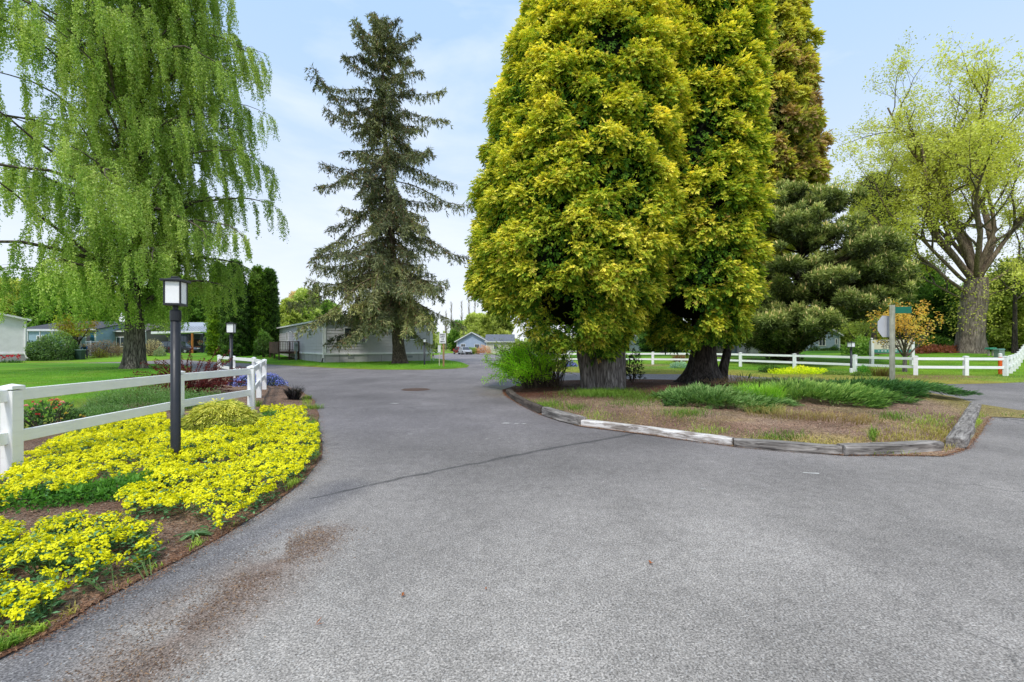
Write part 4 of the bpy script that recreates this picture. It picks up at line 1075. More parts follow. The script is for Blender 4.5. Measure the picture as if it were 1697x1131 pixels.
# ------------------------------------------------------------------ low plants
def shrub(name, label, loc, rx, ry, h, n, leaf, cols, seed, cat='shrub', stems=24, lumps=5, mat='leaf', droop=.0, wl=.45, stemcol=(.09, .065, .05), inner=True, aim=.6, group=None, z0=.12, dark=.0):
    rng = np.random.default_rng(seed)
    root = thing(name, label, cat, loc, rng.uniform(0, .3), group)
    fm = M()
    nn = nrm(rng.normal(size=(n, 3)) * np.array([1, 1, .9]) + np.array([0, 0, .25])); nn[:, 2] = np.abs(nn[:, 2]) * .98 - .05
    lump = 1 + .16 * np.sin(nn[:, 0] * lumps + seed) * np.cos(nn[:, 1] * lumps + seed * 2) + .10 * np.sin(nn[:, 2] * lumps * 1.7 + nn[:, 0] * lumps * .7)
    r = lump * (1 - .5 * rng.random(n) ** 2.2)
    P = np.stack([nn[:, 0] * rx * r, nn[:, 1] * ry * r, np.maximum(nn[:, 2] * r * h * (1 - z0) + h * z0, .03)], 1)
    D = nrm(nn * aim + rng.normal(size=(n, 3)) * .6 + np.array([0, 0, .15 - droop]))
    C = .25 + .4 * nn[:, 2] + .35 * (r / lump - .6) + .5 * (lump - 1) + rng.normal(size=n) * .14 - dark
    fm.cards(P, D, nn + rng.normal(size=(n, 3)) * .5 + np.array([0, 0, .4]), rng.uniform(.7, 1.3, n) * leaf, rng.uniform(.7, 1.3, n) * leaf * wl, ramp(cols, C - .07), .45, .12, 0, ramp(cols, C + .07))
    if stems:
        sm = M()
        for k in range(stems):
            a = rng.uniform(0, 6.28); q = rng.uniform(.3, .85)
            sm.tube(path(rng, [math.cos(a) * rx * .1, math.sin(a) * ry * .1, -.03], [math.cos(a) * rx * q, math.sin(a) * ry * q, h], math.hypot(h, rx * q) * .85, 5, .1, .02), np.linspace(.012, .004, 6) * (1 + h * .5), 4, stemcol)
        sm.build('stems', MT['twig'], root)
    fm.build('foliage', MT[mat], root)
    return root
def tuft(name, label, loc, n, h, r, cols, seed, width=.006, bend=.7, cat='grass tuft', group=None, tipc=None, kind=None, ell=(1, 1), lean=None):
    rng = np.random.default_rng(seed)
    a = rng.uniform(0, 6.28, n); q = np.sqrt(rng.random(n)) * r
    P = np.stack([np.cos(a) * q * ell[0], np.sin(a) * q * ell[1], np.full(n, -.02)], 1)
    D = np.stack([np.cos(a), np.sin(a), 0 * a], 1) + rng.normal(size=(n, 3)) * .5 + (0 if lean is None else np.array(lean)); D[:, 2] = 0
    C = rng.random(n)
    m = M().blades(P, D, rng.uniform(.55, 1.15, n) * h, width, rng.uniform(.3, 1.1, n) * bend, ramp(cols, C), ramp(cols, C + .25) if tipc is None else tipc)
    o = m.build(name, MT['grass'], loc=loc)
    return tag(o, label, cat, group)
# ================================================================== the big trees
A = np.array
birch(GX(222, 29), 29.0)
spruce(GX(662, 36.6), 36.6)
x, y = 2.98, 14.7; z0 = iz(x, y)
def rel(p, o): return (A(p) - A(o)).tolist()
golden('golden_conifer_tree', 'broad golden conifer nearest the road, on a thick grey fluted trunk', (x, y, z0),
       (A([1.75, 1.78, 1.85, 1.85, 2.05, 2.25, 2.6, 2.75, 2.8, 2.8]) - x, A([14.9] * 10) - y),
       [1.7, 2.6, 3.15, 3.3, 3.32, 3.25, 3.0, 2.5, 2.0, .4], [1.2, 2.2, 3.3, 4.2, 5.5, 7, 10, 12, 13.6, 16.5],
       [([[.12, 0, -.1], [.1, 0, .6], [.08, 0, 1.4], [0, .1, 3], [-.1, .1, 7], [-.2, .2, 13]], A([.50, .49, .48, .45, .35, .06]), .2),
        ([[-.42, -.12, -.1], [-.50, -.15, .5], [-.62, -.15, 1.1], [-.60, -.1, 2.6], [-.5, 0, 5]], A([.25, .24, .25, .22, .1]), .2),
        ([[.45, .25, -.1], [.5, .3, .8], [.55, .35, 2.5], [.5, .3, 5]], A([.3, .3, .26, .1]), .2)],
       MT['bark_grey'], 1150, 135, 21, gold=.055, fr=.155, holes=((-1.75, -2.4, 2.2, .8), (.85, -2.9, 5.6, .3), (-.3, -3.2, 7.6, .26)),
       skirt=lambda az: 1.25 if math.cos(az - math.radians(285)) > .55 else (2.6 if math.cos(az) < -.3 else 2.0))
x, y = 7.1, 16.7; z0 = iz(x, y)
golden('golden_conifer_tree', 'narrower golden green conifer on two dark trunks to the right of the broad one', (x, y, z0),
       (A([6.7, 6.4, 6.2, 6.15, 6.2, 6.6]) - x, A([16.2, 16.0, 15.8, 15.8, 15.8, 16]) - y), [1.4, 2.1, 2.42, 2.5, 2.42, .3], [1.5, 3.0, 6, 10, 14.5, 19],
       [([[0, 0, -.1], [.02, 0, .6], [.05, 0, 1.5], [0, 0, 4], [0, 0, 15]], A([.50, .42, .38, .36, .06]), .85),
        ([[.80, .15, -.1], [.86, .15, .5], [1.02, .12, 1.2], [1.05, .1, 2.2], [.7, .1, 4.5]], A([.17, .16, .15, .14, .08]), .35)],
       MT['bark_dark'], 760, 120, 23, gold=.04, fr=.19, holes=((-1.5, -1.9, 2.6, .8), (-1.7, -2.1, 4.0, .45)))
# the tall browning cypress behind
x, y = 19.8, 43.0; z0 = tz(x, y)
OLIVE = [lin('#2f3616', 1.0), lin('#5c6628', 1.05), lin('#868c3a', 1.1), lin('#a8a548', 1.1), lin('#c6ba58', 1.1)]
golden('tall_cypress_tree', 'very tall olive and brown cypress rising behind the golden conifers', (x, y, z0),
       (A([.3, .4, .6, .8, .9, .9]), A([0] * 6)), [4.3, 7.4, 8.2, 6.7, 5.0, .5], [7, 12, 18, 27, 38, 50],
       [([[0, 0, -.1], [0, 0, 2], [.2, 0, 8], [.6, 0, 20], [.8, 0, 49]], A([.62, .56, .5, .34, .03]), .3)],
       MT['bark_grey'], 900, 120, 27, gold=.10, fr=.5, pal=OLIVE, brown=(20.5, 5.0), cr0=(.6, 1.15), ragged=.3, top_k=.3)
# the bushy pine
rng = np.random.default_rng(44); x, y = GX(1313, 33), 33.0; z0 = tz(x, y); ox = x
pads = []
prof_z = [1.4, 2.6, 4, 6, 8, 10, 12, 13.4]; lft = [-3.6, -4.3, -4.4, -4.2, -4.0, -3.5, -2.2, -.6]; rgt = [-1.0, 4.8, 6.6, 7.0, 6.0, 4.4, 2.6, 1.3]
for i in range(92):
    z = 1.6 + 11.4 * rng.random() ** 1.05 if i < 62 else rng.uniform(2.2, 7.5)
    a, b = np.interp(z, prof_z, lft), np.interp(z, prof_z, rgt); cxx = (a + b) / 2; hw = (b - a) / 2
    az = rng.uniform(0, 6.28) if rng.random() < .25 else rng.uniform(PI, 2 * PI)
    q = rng.uniform(.5, 1.02); c0 = A([cxx + math.cos(az) * hw * q, math.sin(az) * min(hw, 4.6) * q, z]); od = nrm(A([math.cos(az), math.sin(az), .15]))
    for k in range(rng.integers(5, 11)):
        p = c0 + od * rng.uniform(-1.2, .7) + rng.normal(size=3) * A([.5, .5, .28])
        if (p[0] > .2 and p[2] < 3.4) or (p[0] > 3.5 and p[2] < 4.2): continue
        pads.append((p, rng.uniform(.34, .72)))
PINE = [lin('#20270f', .95), lin('#414d22', 1.0), lin('#69753a', 1.05), lin('#9a9e5c', 1.05)]
padtree('pine_tree', 'large bushy dark green pine with pale candle tips behind the right fence', (x, y, z0), pads, .30, PINE, 45,
        trunk=[[0, 0, -.1], [.1, 0, 2], [.4, 0, 5.5], [.8, 0, 9.5], [.7, 0, 12.8]], rad=A([.36, .33, .28, .18, .04]), per=88, nc=7, candle=(lin('#c4b078', .95), .3), width=.2, up=.4, flat=.9, limbr=.09)
# the great broadleaf tree at the far right
x, y = GX(1609, 40), 40.0; z0 = tz(x, y)
broadleaf('broadleaf_tree', 'great old spring-green tree with a massive gnarled trunk on the right lawn', 'tree', (x, y, z0),
          [[0, 0, -.15], [0, 0, 1.5], [.1, 0, 3.5], [.35, 0, 5.2], [.5, 0, 6.8]], A([1.02, .93, .9, .9, .75]),
          [(.93, 2.9, 1.05, 14, .40), (.97, 1.6, 1.5, 19, .46), (.98, .25, 1.2, 17, .44), (.72, 3.4, .75, 11.5, .26), (.8, .05, .55, 12, .28), (.9, 4.4, 1.2, 13, .27), (.9, 2.2, 1.15, 15, .3), (.95, 5.4, 1.1, 14, .28), (.97, .9, 1.25, 17, .3), (.66, 3.0, .45, 9, .17), (.7, 5.9, .35, 9, .18), (.99, 3.3, 1.3, 18, .34), (.95, 3.9, 1.0, 13, .24), (.97, 2.6, 1.3, 17, .28), (.85, 3.1, .9, 13, .24), (.98, 4.9, 1.4, 17, .28)],
          .20, [lin('#8e9240', .9), lin('#adb04e', .92), lin('#c3c566', .92), lin('#d4d484', .92)], 52, bark='bark_old', levels=4, sub=(9, 7, 6), ratio=(.40, .5, .55), leafn=14, spread=.20, upbias=.07, wander=.14, flare=.16, flare_h=1.0, shoots=1000, barkcol=(1.0, .92, .82), wind=(-.5, 0, -.1), fl_amp=.10, flutes=7)
# columnar evergreens left of the grey home
CYP = [lin('#18240f', .9), lin('#30461f', 1.0), lin('#4c682e', 1.05), lin('#6b883c', 1.05)]
def column(px, Y, wpx, top, bot, label, seed, cols=CYP, tr=False):
    x = GX(px, Y); z0 = tz(x, Y); h = GZ(top, Y) - z0; r = wpx / 2 / F * Y; rng = np.random.default_rng(seed); pads = []
    zb = GZ(bot, Y) - z0
    for i in range(150):
        u = (i + .5) / 150; z = zb + (h - zb) * u; rr = r * np.interp(u, [0, .12, .5, .8, 1], [.8, 1, .98, .75, .12]) * rng.uniform(.72, .95); az = i * 2.39996
        pads.append((A([math.cos(az) * rr, math.sin(az) * rr, z]), rng.uniform(.38, .62)))
    padtree('columnar_cypress', label, (x, Y, z0), pads, .26, cols, seed, trunk=[[0, 0, -.1], [0, 0, h * .5], [0, 0, h * .9]], rad=A([.3, .2, .03]), per=120, nc=5, limb=False, flat=1.0, up=.2, width=.34, group='columnar evergreens', mat='frond')
column(361, 54, 23, 440, 594, 'lighter green columnar evergreen, leftmost of the four', 61, [lin('#26380f', .8), lin('#4d6f1c', .82), lin('#7c9a2c', .84), lin('#a0b43c', .84)])
column(389, 52, 35, 437, 596, 'broad dark columnar evergreen, second of the four from the left', 62)
column(427, 54, 29, 447, 592, 'third columnar evergreen from the left, partly light green', 63, [lin('#1a270d', .8), lin('#38531c', .82), lin('#5c7d28', .84), lin('#88a536', .84)])
column(447, 55.5, 20, 450, 582, 'slim dark columnar evergreen closest to the grey home', 64)
# bush and small trunk between the evergreens and the deck
shrub('shrub', 'small dark bush between the columnar evergreens and the wooden deck', (GX(437, 50), 50, tz(-28, 50)), 1.0, .8, 3.0, 1800, .22, CYP, 66, stems=8)

# ------------------------------------------------------------------ trees and bushes of the middle distance, right
GRN = [lin('#2c4618', .75), lin('#4f7428', .78), lin('#769640', .8), lin('#9cb45c', .8)]
YGR = [lin('#566428', .78), lin('#808c3c', .8), lin('#a2aa52', .82), lin('#bec274', .82)]
x, y = GX(1499, 24.6), 24.6; z0 = tz(x, y)
broadleaf('flowering_tree', 'small tree with amber spring leaves in front of the entrance sign', 'tree', (x, y, z0), [[0, 0, -.1], [0, 0, .5], [.02, 0, .95]], A([.10, .085, .075]),
          [(.95, i * 1.05, rr, 2.4, .05) for i, rr in enumerate((1.0, 1.2, .9, 1.3, .85, 1.4, .75, 1.1, 1.45))], .13, [lin('#9a6a20', .8), lin('#c4933a', .84), lin('#dcb45a', .84), lin('#c9c060', .84)], 71, levels=3, sub=(7, 4), ratio=(.5, .45), leafn=8, spread=.12, upbias=.12, bark='bark_grey', flare=.2)
def ev(px, Y, wpx, top, bot, label, seed, cols=CYP, name='evergreen_tree', n=60, needle=.4, group=None, shape=(.7, 1, .9, .5, .1), up=.3):
    x = GX(px, Y); z0 = tz(x, Y); h = GZ(top, Y) - z0; zb = max(GZ(bot, Y) - z0, .2); r = wpx / 2 / F * Y; rng = np.random.default_rng(seed); pads = []
    for i in range(n):
        u = (i + .5) / n; rr = r * np.interp(u, [0, .2, .5, .8, 1], shape) * rng.uniform(.5, .9); az = i * 2.39996
        pads.append((A([math.cos(az) * rr, math.sin(az) * rr, zb + (h - zb) * u]), r * rng.uniform(.25, .42)))
    k = max(.6, .5 / (r * r * .11)) 
    return padtree(name, label, (x, Y, z0), pads, needle, cols, seed, trunk=[[0, 0, -.1], [0, 0, h * .5], [0, 0, h * .85]], rad=A([r * .08 + .08, r * .05 + .05, .03]), per=34, nc=5, limb=True, flat=.9, up=up, width=.4, group=group, mat='frond')
ev(1556, 46, 92, 480, 590, 'dark rounded evergreen between the amber tree and the great trunk', 72, CYP, n=80)
ev(1532, 52, 90, 450, 590, 'bright fresh green tree behind the amber tree', 73, GRN, 'deciduous_tree', n=70)
ev(1448, 60, 75, 300, 480, 'thin dark ragged evergreen showing above the pine on its right', 74, [lin('#20261a'), lin('#353d2a'), lin('#4c5638'), lin('#5d6748')], n=90, needle=.5, shape=(.8, 1, .9, .75, .3))
ev(1668, 52, 110, 470, 596, 'yellow-green leafy tree right of the great trunk', 75, YGR, 'deciduous_tree', n=110, shape=(.9, 1, 1, .9, .5))
ev(1720, 45, 120, 440, 596, 'yellow-green leafy tree at the right edge of the picture', 76, YGR, 'deciduous_tree', n=110, shape=(.9, 1, 1, .9, .5))
ev(1625, 75, 120, 480, 592, 'tall green tree far behind the great trunk', 77, GRN, 'deciduous_tree', n=80)
ev(1440, 75, 110, 500, 590, 'olive tree behind the entrance sign posts', 78, YGR, 'deciduous_tree', n=80)
ev(1400, 95, 110, 470, 588, 'distant green tree right of the pale blue house', 79, GRN, 'deciduous_tree', n=70)
ev(1250, 90, 130, 480, 588, 'distant dark evergreen behind the garden sheds', 80, CYP, n=70)
ev(1120, 75, 44, 520, 590, 'dark low evergreen glimpsed between the golden conifers', 81, CYP, n=50)
ev(1085, 80, 60, 500, 586, 'distant evergreen left in the gap between the golden trunks', 82, CYP, n=50)
ev(1030, 100, 100, 480, 584, 'distant green tree behind the broad golden conifer', 83, GRN, 'deciduous_tree', n=60)
shrub('shrub', 'low rusty red shrub under the great tree, left of its trunk', (GX(1552, 41), 41, tz(38, 41)), 2.4, 1.2, .75, 900, .3, [lin('#4a2a20'), lin('#7a4636'), lin('#8c5a44')], 84, stems=0)
shrub('shrub', 'bright green low shrub between the sign and the great trunk', (GX(1535, 44), 44, tz(38, 44)), 2.6, 1.4, 1.7, 1500, .3, GRN, 85, stems=0)
shrub('shrub', 'light green bush left of the entrance sign', (GX(1428, 42), 42, tz(33, 42)), 1.6, 1.2, 1.7, 900, .3, GRN, 86, stems=4)
broadleaf('small_tree', 'small pale budding tree left of the entrance sign', 'tree', (GX(1424, 48), 48, tz(36, 48)), [[0, 0, -.1], [0, 0, 1.0]], A([.12, .1]), [(.95, i * 1.3, .9, 2.6, .06) for i in range(6)], .2, YGR, 87, levels=3, sub=(5, 4), leafn=10, spread=.25)
t = broadleaf('thin_tree', 'thin dark straight trunk right of the great tree', 'tree', (GX(1681, 40), 40, tz(44, 40)), [[0, 0, -.1], [.05, 0, 4], [.1, 0, 8]], A([.16, .14, .06]), [(.6 + .1 * i, i * 2.1, .7, 3.0, .06) for i in range(4)], .22, YGR, 88, levels=3, sub=(5, 4), leafn=14, spread=.3, bark='bark_dark')
# round clipped tree and shrubs before the pale blue house
x, y = GX(1334.5, 57), 57; z0 = tz(x, y); rng = np.random.default_rng(90)
pads = [(A([v[0] * .62, v[1] * .62, 1.75 + v[2] * .62]), .38) for v in rdir(rng, 40)]
padtree('topiary_tree', 'small round clipped tree on forked stems before the pale blue house', (x, y, z0), pads, .2, [lin('#1f340e'), lin('#3c5c18'), lin('#5c8024'), lin('#769a34')], 91, trunk=[[0, 0, -.1], [-.1, 0, .6], [-.3, 0, 1.4]], rad=A([.12, .09, .05]), per=60, limb=False, flat=1, mat='frond')
for px, Y, rx, h, lb, sd in ((1350, 57, .7, .62, 'long low clipped shrub left of the twin window', 92), (1382, 57, .5, .7, 'small round clipped shrub at the right corner of the pale blue house', 93), (1319, 57.5, .42, .65, 'dark round shrub left of the clipped tree', 94), (1368, 57, .6, .45, 'low soft green shrub under the twin window', 95), (1409, 57, 1.6, .7, 'spreading green shrub right of the pale blue house', 96)):
    shrub('shrub', lb, (GX(px, Y), Y, tz(GX(px, Y), Y)), rx, rx * .8, h, 700, .14, [lin('#17260d'), lin('#30481a'), lin('#4a6a28'), lin('#668438')], sd, stems=0)
# dark low conifer limbs by the fence under the pine
ev(1296, 38, 60, 560, 592, 'low dark conifer boughs touching the ground under the pine', 97, PINE, 'low_conifer', n=30, needle=.3, shape=(1, 1, .8, .6, .2))

# ------------------------------------------------------------------ trees of the far centre and left
for i, (px, Y, wpx, top, bot, lb, cols, nm, sh) in enumerate((
    (478, 95, 34, 500, 575, 'pale green tree behind the left end of the grey home', YGR, 'deciduous_tree', (.9, 1, 1, .8, .3)),
    (508, 100, 46, 487, 575, 'yellow-green tree behind the grey home roof', [lin('#5f7434', .85), lin('#889a4a', .85), lin('#a6b260', .85), lin('#bcc47c', .85)], 'deciduous_tree', (.9, 1, 1, .85, .4)),
    (492, 112, 40, 490, 575, 'tan budding tree behind the grey home roof', [lin('#7c6a4a'), lin('#9c8a62'), lin('#b3a27a'), lin('#bcae8c')], 'deciduous_tree', (.8, 1, 1, .8, .3)),
    (524, 105, 18, 474, 575, 'small dark spired conifer above the grey home', CYP, 'evergreen_tree', (1, .8, .5, .25, .05)),
    (545, 110, 40, 505, 575, 'green tree behind the spruce on its left', GRN, 'deciduous_tree', (.8, 1, 1, .8, .3)),
    (600, 115, 60, 515, 575, 'green tree behind the grey home, left of the spruce trunk', GRN, 'deciduous_tree', (.8, 1, 1, .8, .3)),
    (690, 120, 60, 520, 575, 'olive tree behind the grey home, right of the spruce trunk', YGR, 'deciduous_tree', (.8, 1, 1, .8, .3)),
    (790, 128, 46, 528, 578, 'round olive tree just behind the far blue house', [lin('#5c6630'), lin('#7f8a44'), lin('#9aa356'), lin('#b0b56c')], 'deciduous_tree', (.9, 1, 1, .85, .45)),
    (765, 140, 40, 538, 578, 'low green tree behind the left of the far blue house', GRN, 'deciduous_tree', (.9, 1, 1, .85, .45)),
    (822, 124, 50, 522, 578, 'olive green tree behind the right of the far blue house', YGR, 'deciduous_tree', (.9, 1, 1, .85, .45)),
    (815, 150, 16, 495, 575, 'small dark spired conifer far behind the far blue house', CYP, 'evergreen_tree', (1, .8, .5, .25, .05)),
    (300, 110, 90, 470, 575, 'distant green tree behind the dark house', GRN, 'deciduous_tree', (.9, 1, 1, .85, .45)),
    (120, 100, 110, 470, 575, 'distant green tree behind the blue house', GRN, 'deciduous_tree', (.9, 1, 1, .85, .45)),
    (10, 100, 120, 480, 575, 'distant olive tree behind the white house', YGR, 'deciduous_tree', (.9, 1, 1, .85, .45)))):
    ev(px, Y, wpx, top, bot, lb, 120 + i, cols, nm, n=55, needle=.75, shape=sh)
for i, (px, top) in enumerate(((748, 500), (765, 498), (777, 487), (787, 492), (739, 515))):
    rng = np.random.default_rng(150 + i); Y = 150; x = GX(px, Y); h = GZ(top, Y)
    r = thing('bare_poplar_tree', ('bare poplar second from the left on the far skyline', 'bare poplar in the middle of the five on the far skyline', 'tallest bare poplar, second from the right on the far skyline', 'rightmost bare poplar on the far skyline', 'shortest bare poplar, leftmost on the far skyline')[i], 'tree', (x, Y, -.1), 0, 'far bare poplars')
    m = M(); m.tube([[0, 0, 0], [.1, 0, h * .5], [0, 0, h]], [.24, .16, .03], 5, lin('#7d7468', .8))
    m.build('trunk', MT['twig'], r)
    m = M()
    for k in range(90):
        z = h * rng.uniform(.18, .95); a = rng.uniform(0, 6.28); L = rng.uniform(1.5, 3.2) * (1.1 - .6 * z / h)
        m.tube(path(rng, [0, 0, z], [math.cos(a) * .35, math.sin(a) * .35, 1], L, 3, .1), [.05, .035, .025, .012], 3, lin('#8d8674', .8))
    m.build('branches', MT['twig'], r)
# the wood that closes the horizon reads as one mass
rng = np.random.default_rng(160); fm = M(); P, C, R_ = [], [], []
for k in range(520):
    az = rng.uniform(-1.25, 1.25); d = rng.uniform(190, 330); x, y = math.sin(az) * d, math.cos(az) * d; h = rng.uniform(5, 11) * (1.0 if abs(az) > .25 else .75); r = rng.uniform(4, 8); n = 90
    nn = rdir(rng, n); nn[:, 2] = np.abs(nn[:, 2]); P.append(A([x, y, 0]) + nn * A([r, r, h]) * rng.uniform(.8, 1.05, (n, 1))); C.append(.3 + .4 * nn[:, 2] + rng.normal() * .2 + rng.normal(size=n) * .1)
P = np.concatenate(P); C = np.concatenate(C); n = len(P)
fm.cards(P, rdir(rng, n), rdir(rng, n), 2.6, 2.0, ramp([lin('#3a4a28'), lin('#5f7038'), lin('#86904e'), lin('#a0a468')], C), .5, .1)
o = fm.build('far_woods', MT['needle']); o['kind'] = 'stuff'; tag(o, 'low green wood along the far horizon', 'woods')

# ================================================================== shrubs of the left background
RH = [lin('#141d10', .8), lin('#2d4220', .82), lin('#4f6a38', .84), lin('#7f9560', .82)]
shrub('rhododendron_shrub', 'big rounded dark green rhododendron right of the white house', (GX(88, 45.5), 45.5, tz(-46, 45.5)), 2.15, 1.8, 2.75, 9000, .22, [q * 1.6 for q in RH], 201, stems=6, wl=.38, droop=.35, z0=.03)
x, y = GX(123, 47.5), 47.5
broadleaf('japanese_maple_tree', 'multi-stemmed small maple with rusty and green leaves right of the rhododendron', 'tree', (x, y, tz(x, y)), [[0, 0, -.1], [-.05, 0, .5], [-.1, 0, .9]], A([.24, .2, .18]),
          [(.6, 3.0, .95, 3.2, .14), (.8, .2, .9, 3.0, .13), (.9, 1.6, 1.2, 3.2, .13), (.9, 4.6, 1.1, 2.8, .12), (.9, 5.6, .8, 2.6, .1), (.7, 2.2, .8, 2.8, .12)], .16, [lin('#6a4a1c'), lin('#8a7a24'), lin('#8aa02c'), lin('#a4b83c')], 202, levels=3, sub=(6, 5), ratio=(.5, .5), leafn=22, spread=.22, bark='bark_dark', flare=.2, env=lambda P: P[:, 2] > 2.5)
shrub('maple_shrub', 'low spreading brown-purple twiggy shrub left of the birch trunk', (GX(168, 51), 51, tz(-46, 51)), 2.0, 1.3, 2.0, 2600, .18, [lin('#3a2c28'), lin('#5e4a40'), lin('#7e675a'), lin('#8f7a68')], 203, stems=40, droop=.5, wl=.25)
shrub('shrub', 'small yellow-green bush in front of the brown twiggy shrub', (GX(165, 49.5), 49.5, tz(-46, 49)), .7, .6, 1.1, 700, .12, [lin('#5a5224'), lin('#857a34'), lin('#9f9a44')], 204, stems=6)
shrub('shrub', 'pale tan twiggy shrub right of the birch trunk', (GX(250, 53), 53, tz(-42, 53)), 1.5, 1.2, 1.95, 2400, .15, [lin('#6b5a44'), lin('#94836a'), lin('#b0a084'), lin('#bdb090')], 205, stems=40, wl=.28)
shrub('shrub', 'grey-green shrub at the right end of the tan one', (GX(265, 52), 52, tz(-41, 52)), .6, .5, 1.1, 700, .13, [lin('#4d5c48'), lin('#748468'), lin('#96a386')], 206, stems=4)
shrub('shrub', 'low tan bush close left of the birch trunk', (GX(195, 53.5), 53.5, tz(-46, 53)), 1.3, .9, 1.5, 1200, .15, [lin('#5c4c3c'), lin('#83705a'), lin('#9a8a70')], 207, stems=14, wl=.3)
for k, px in enumerate((8, 20, 30)):
    x, y = GX(px, 41.2), 41.2; r = thing('red_flower', ('leftmost red blooms', 'middle red blooms', 'rightmost red blooms')[k] + ' against the skirt of the white house', 'flower', (x, y, .02), 0, 'red flowers by the white house')
    rng = np.random.default_rng(210 + k)
    M().blades(rng.normal(size=(60, 3)) * A([.25, .15, 0]), rdir(rng, 60), rng.uniform(.15, .35, 60), .03, .5, lin('#3e6a24')).build('leaves', MT['grass'], r)
    M().cards(A([0, 0, .6]) + rng.normal(size=(26, 3)) * A([.13, .1, .09]), rdir(rng, 26), rdir(rng, 26), .13, .12, lin('#d0283a', .8)).tube([[0, 0, 0], [0, 0, .55]], .012, 4, lin('#3e6a24')).build('bloom', MT['petal'], r)

# ================================================================== planting bed on the left
EUL = [lin('#2a4a2a', 1.0), lin('#4c7848', 1.0), lin('#76a070', 1.0), lin('#a2bf98', 1.0)]
EUY = [lin('#7f9a1c', .85), lin('#c6c80c', .88), lin('#e6e010', .9), lin('#f2ee30', .9)]
def gz(px, py, z=.27):
    Y = F * (EYE - z) / (py - HY); return (GX(px, Y), Y)
def euphorbia(name, label, poly, seed, dens, ndisc, disc, spacing=.33, hm=.17, leafk=7, cat='ground cover', kind='stuff', hexa=False, holes=(), z0=.03, zf=bed_z, umb=None, edge=.10):
    rng = np.random.default_rng(seed); poly = [tuple(p) for p in poly]; pa = A(poly); x0, y0 = pa.min(0); x1, y1 = pa.max(0)
    cs = []
    for _ in range(6000):
        p = A([rng.uniform(x0, x1), rng.uniform(y0, y1)])
        if not in_poly(p[:1], p[1:], poly)[0]: continue
        if cs and np.min(np.hypot(*(A(cs) - p).T)) < spacing: continue
        cs.append(p)
    cs = A(cs); cr = rng.uniform(.85, 1.25, len(cs)) * spacing * 1.06; chh = rng.uniform(.65, 1.25, len(cs)) * hm
    n = int(dens * (x1 - x0) * (y1 - y0)); P = np.stack([rng.uniform(x0 - .1, x1 + .1, n), rng.uniform(y0 - .1, y1 + .1, n)], 1)
    d = np.hypot(P[:, None, 0] - cs[None, :, 0], P[:, None, 1] - cs[None, :, 1]) / cr
    k = d.argmin(1); dm = d.min(1)
    keep = dm < 1.0
    for hx, hy, hr in holes: keep &= np.hypot(P[:, 0] - hx, P[:, 1] - hy) > hr * (.8 + .4 * rng.random(n))
    keep &= in_poly(P[:, 0], P[:, 1], poly) | (d_line(P[:, 0], P[:, 1], poly, True) < .06)
    keep &= in_poly(P[:, 0], P[:, 1], BEDP) & (d_line(P[:, 0], P[:, 1], BED) > edge * (.7 + .6 * vnoise(P[:, 0] * 3, P[:, 1] * 3, 77)))
    P, k, dm = P[keep], k[keep], dm[keep]; n = len(P)
    gz_ = zf(P[:, 0], P[:, 1])
    z = gz_ + z0 + chh[k] * (1.15 - dm ** 2) + rng.normal(size=n) * .014
    o2 = (P - cs[k]) / cr[k][:, None]
    N = nrm(np.column_stack([o2 * .75, np.full(n, .8)]) + rng.normal(size=(n, 3)) * .22)
    X3 = np.column_stack([P, z])
    m = M()
    t1 = nrm(np.cross(N, [0.3, .9, .1])); t2 = np.cross(N, t1)
    tone = rng.normal(size=n) * .10 + .74 - .42 * (rng.random(n) < .10) + .34 * (vnoise(P[:, 0] * 3, P[:, 1] * 3, seed) - .5)
    for j in range(ndisc):
        a = rng.uniform(0, 6.28, n) if j else np.zeros(n); q = np.sqrt(rng.random(n)) * (umb or disc * 2.1) if j else np.zeros(n)
        c = X3 + t1 * (np.cos(a) * q)[:, None] + t2 * (np.sin(a) * q)[:, None] + N * (rng.normal(size=n) * .006 - (q / (umb or disc * 2.1)) ** 2 * .016)[:, None]
        nj = nrm(N + rng.normal(size=(n, 3)) * .35 + (c - X3) * 14); u = nrm(np.cross(nj, t2 + .01)); v = np.cross(nj, u)
        rr = (disc * rng.uniform(.7, 1.15, n))[:, None]
        col = ramp(EUY, tone + rng.normal(size=n) * .12 - (dm > .8) * .12)
        if hexa:
            ang = np.arange(6) * PI / 3; vv = c[:, None] + u[:, None] * np.cos(ang)[None, :, None] * rr[:, None] + v[:, None] * np.sin(ang)[None, :, None] * rr[:, None] + (nj * .22)[:, None] * rr[:, None] * (np.arange(6) % 2)[None, :, None]
            b = np.arange(n)[:, None] * 6; cc = np.repeat(col, 6, 0)
            m.v.append(vv.reshape(-1, 3)); m.c.append(cc); m.f.append((b + A([[0, 1, 2, 3]]) + m.n, 0)); m.f.append((b + A([[0, 3, 4, 5]]) + m.n, 0)); m.n += n * 6
        else:
            vv = np.stack([c + u * rr, c + v * rr, c - u * rr, c - v * rr], 1).reshape(-1, 3); m.add(vv, np.arange(4 * n).reshape(n, 4), np.repeat(col, 4, 0))
    # blue-green leafy stems under the heads
    for j in range(leafk):
        a = rng.uniform(0, 6.28, n); dn = rng.uniform(.02, .13, n)
        b = X3 - N * dn[:, None] + rng.normal(size=(n, 3)) * .02
        dd = np.column_stack([np.cos(a), np.sin(a), rng.uniform(-.1, .6, n)])
        m.cards(b, dd, N + .3 * rng.normal(size=(n, 3)), rng.uniform(.025, .045, n), rng.uniform(.013, .02, n), ramp(EUL, .25 + .5 * rng.random(n) - dn * 1.2), .5, .1)
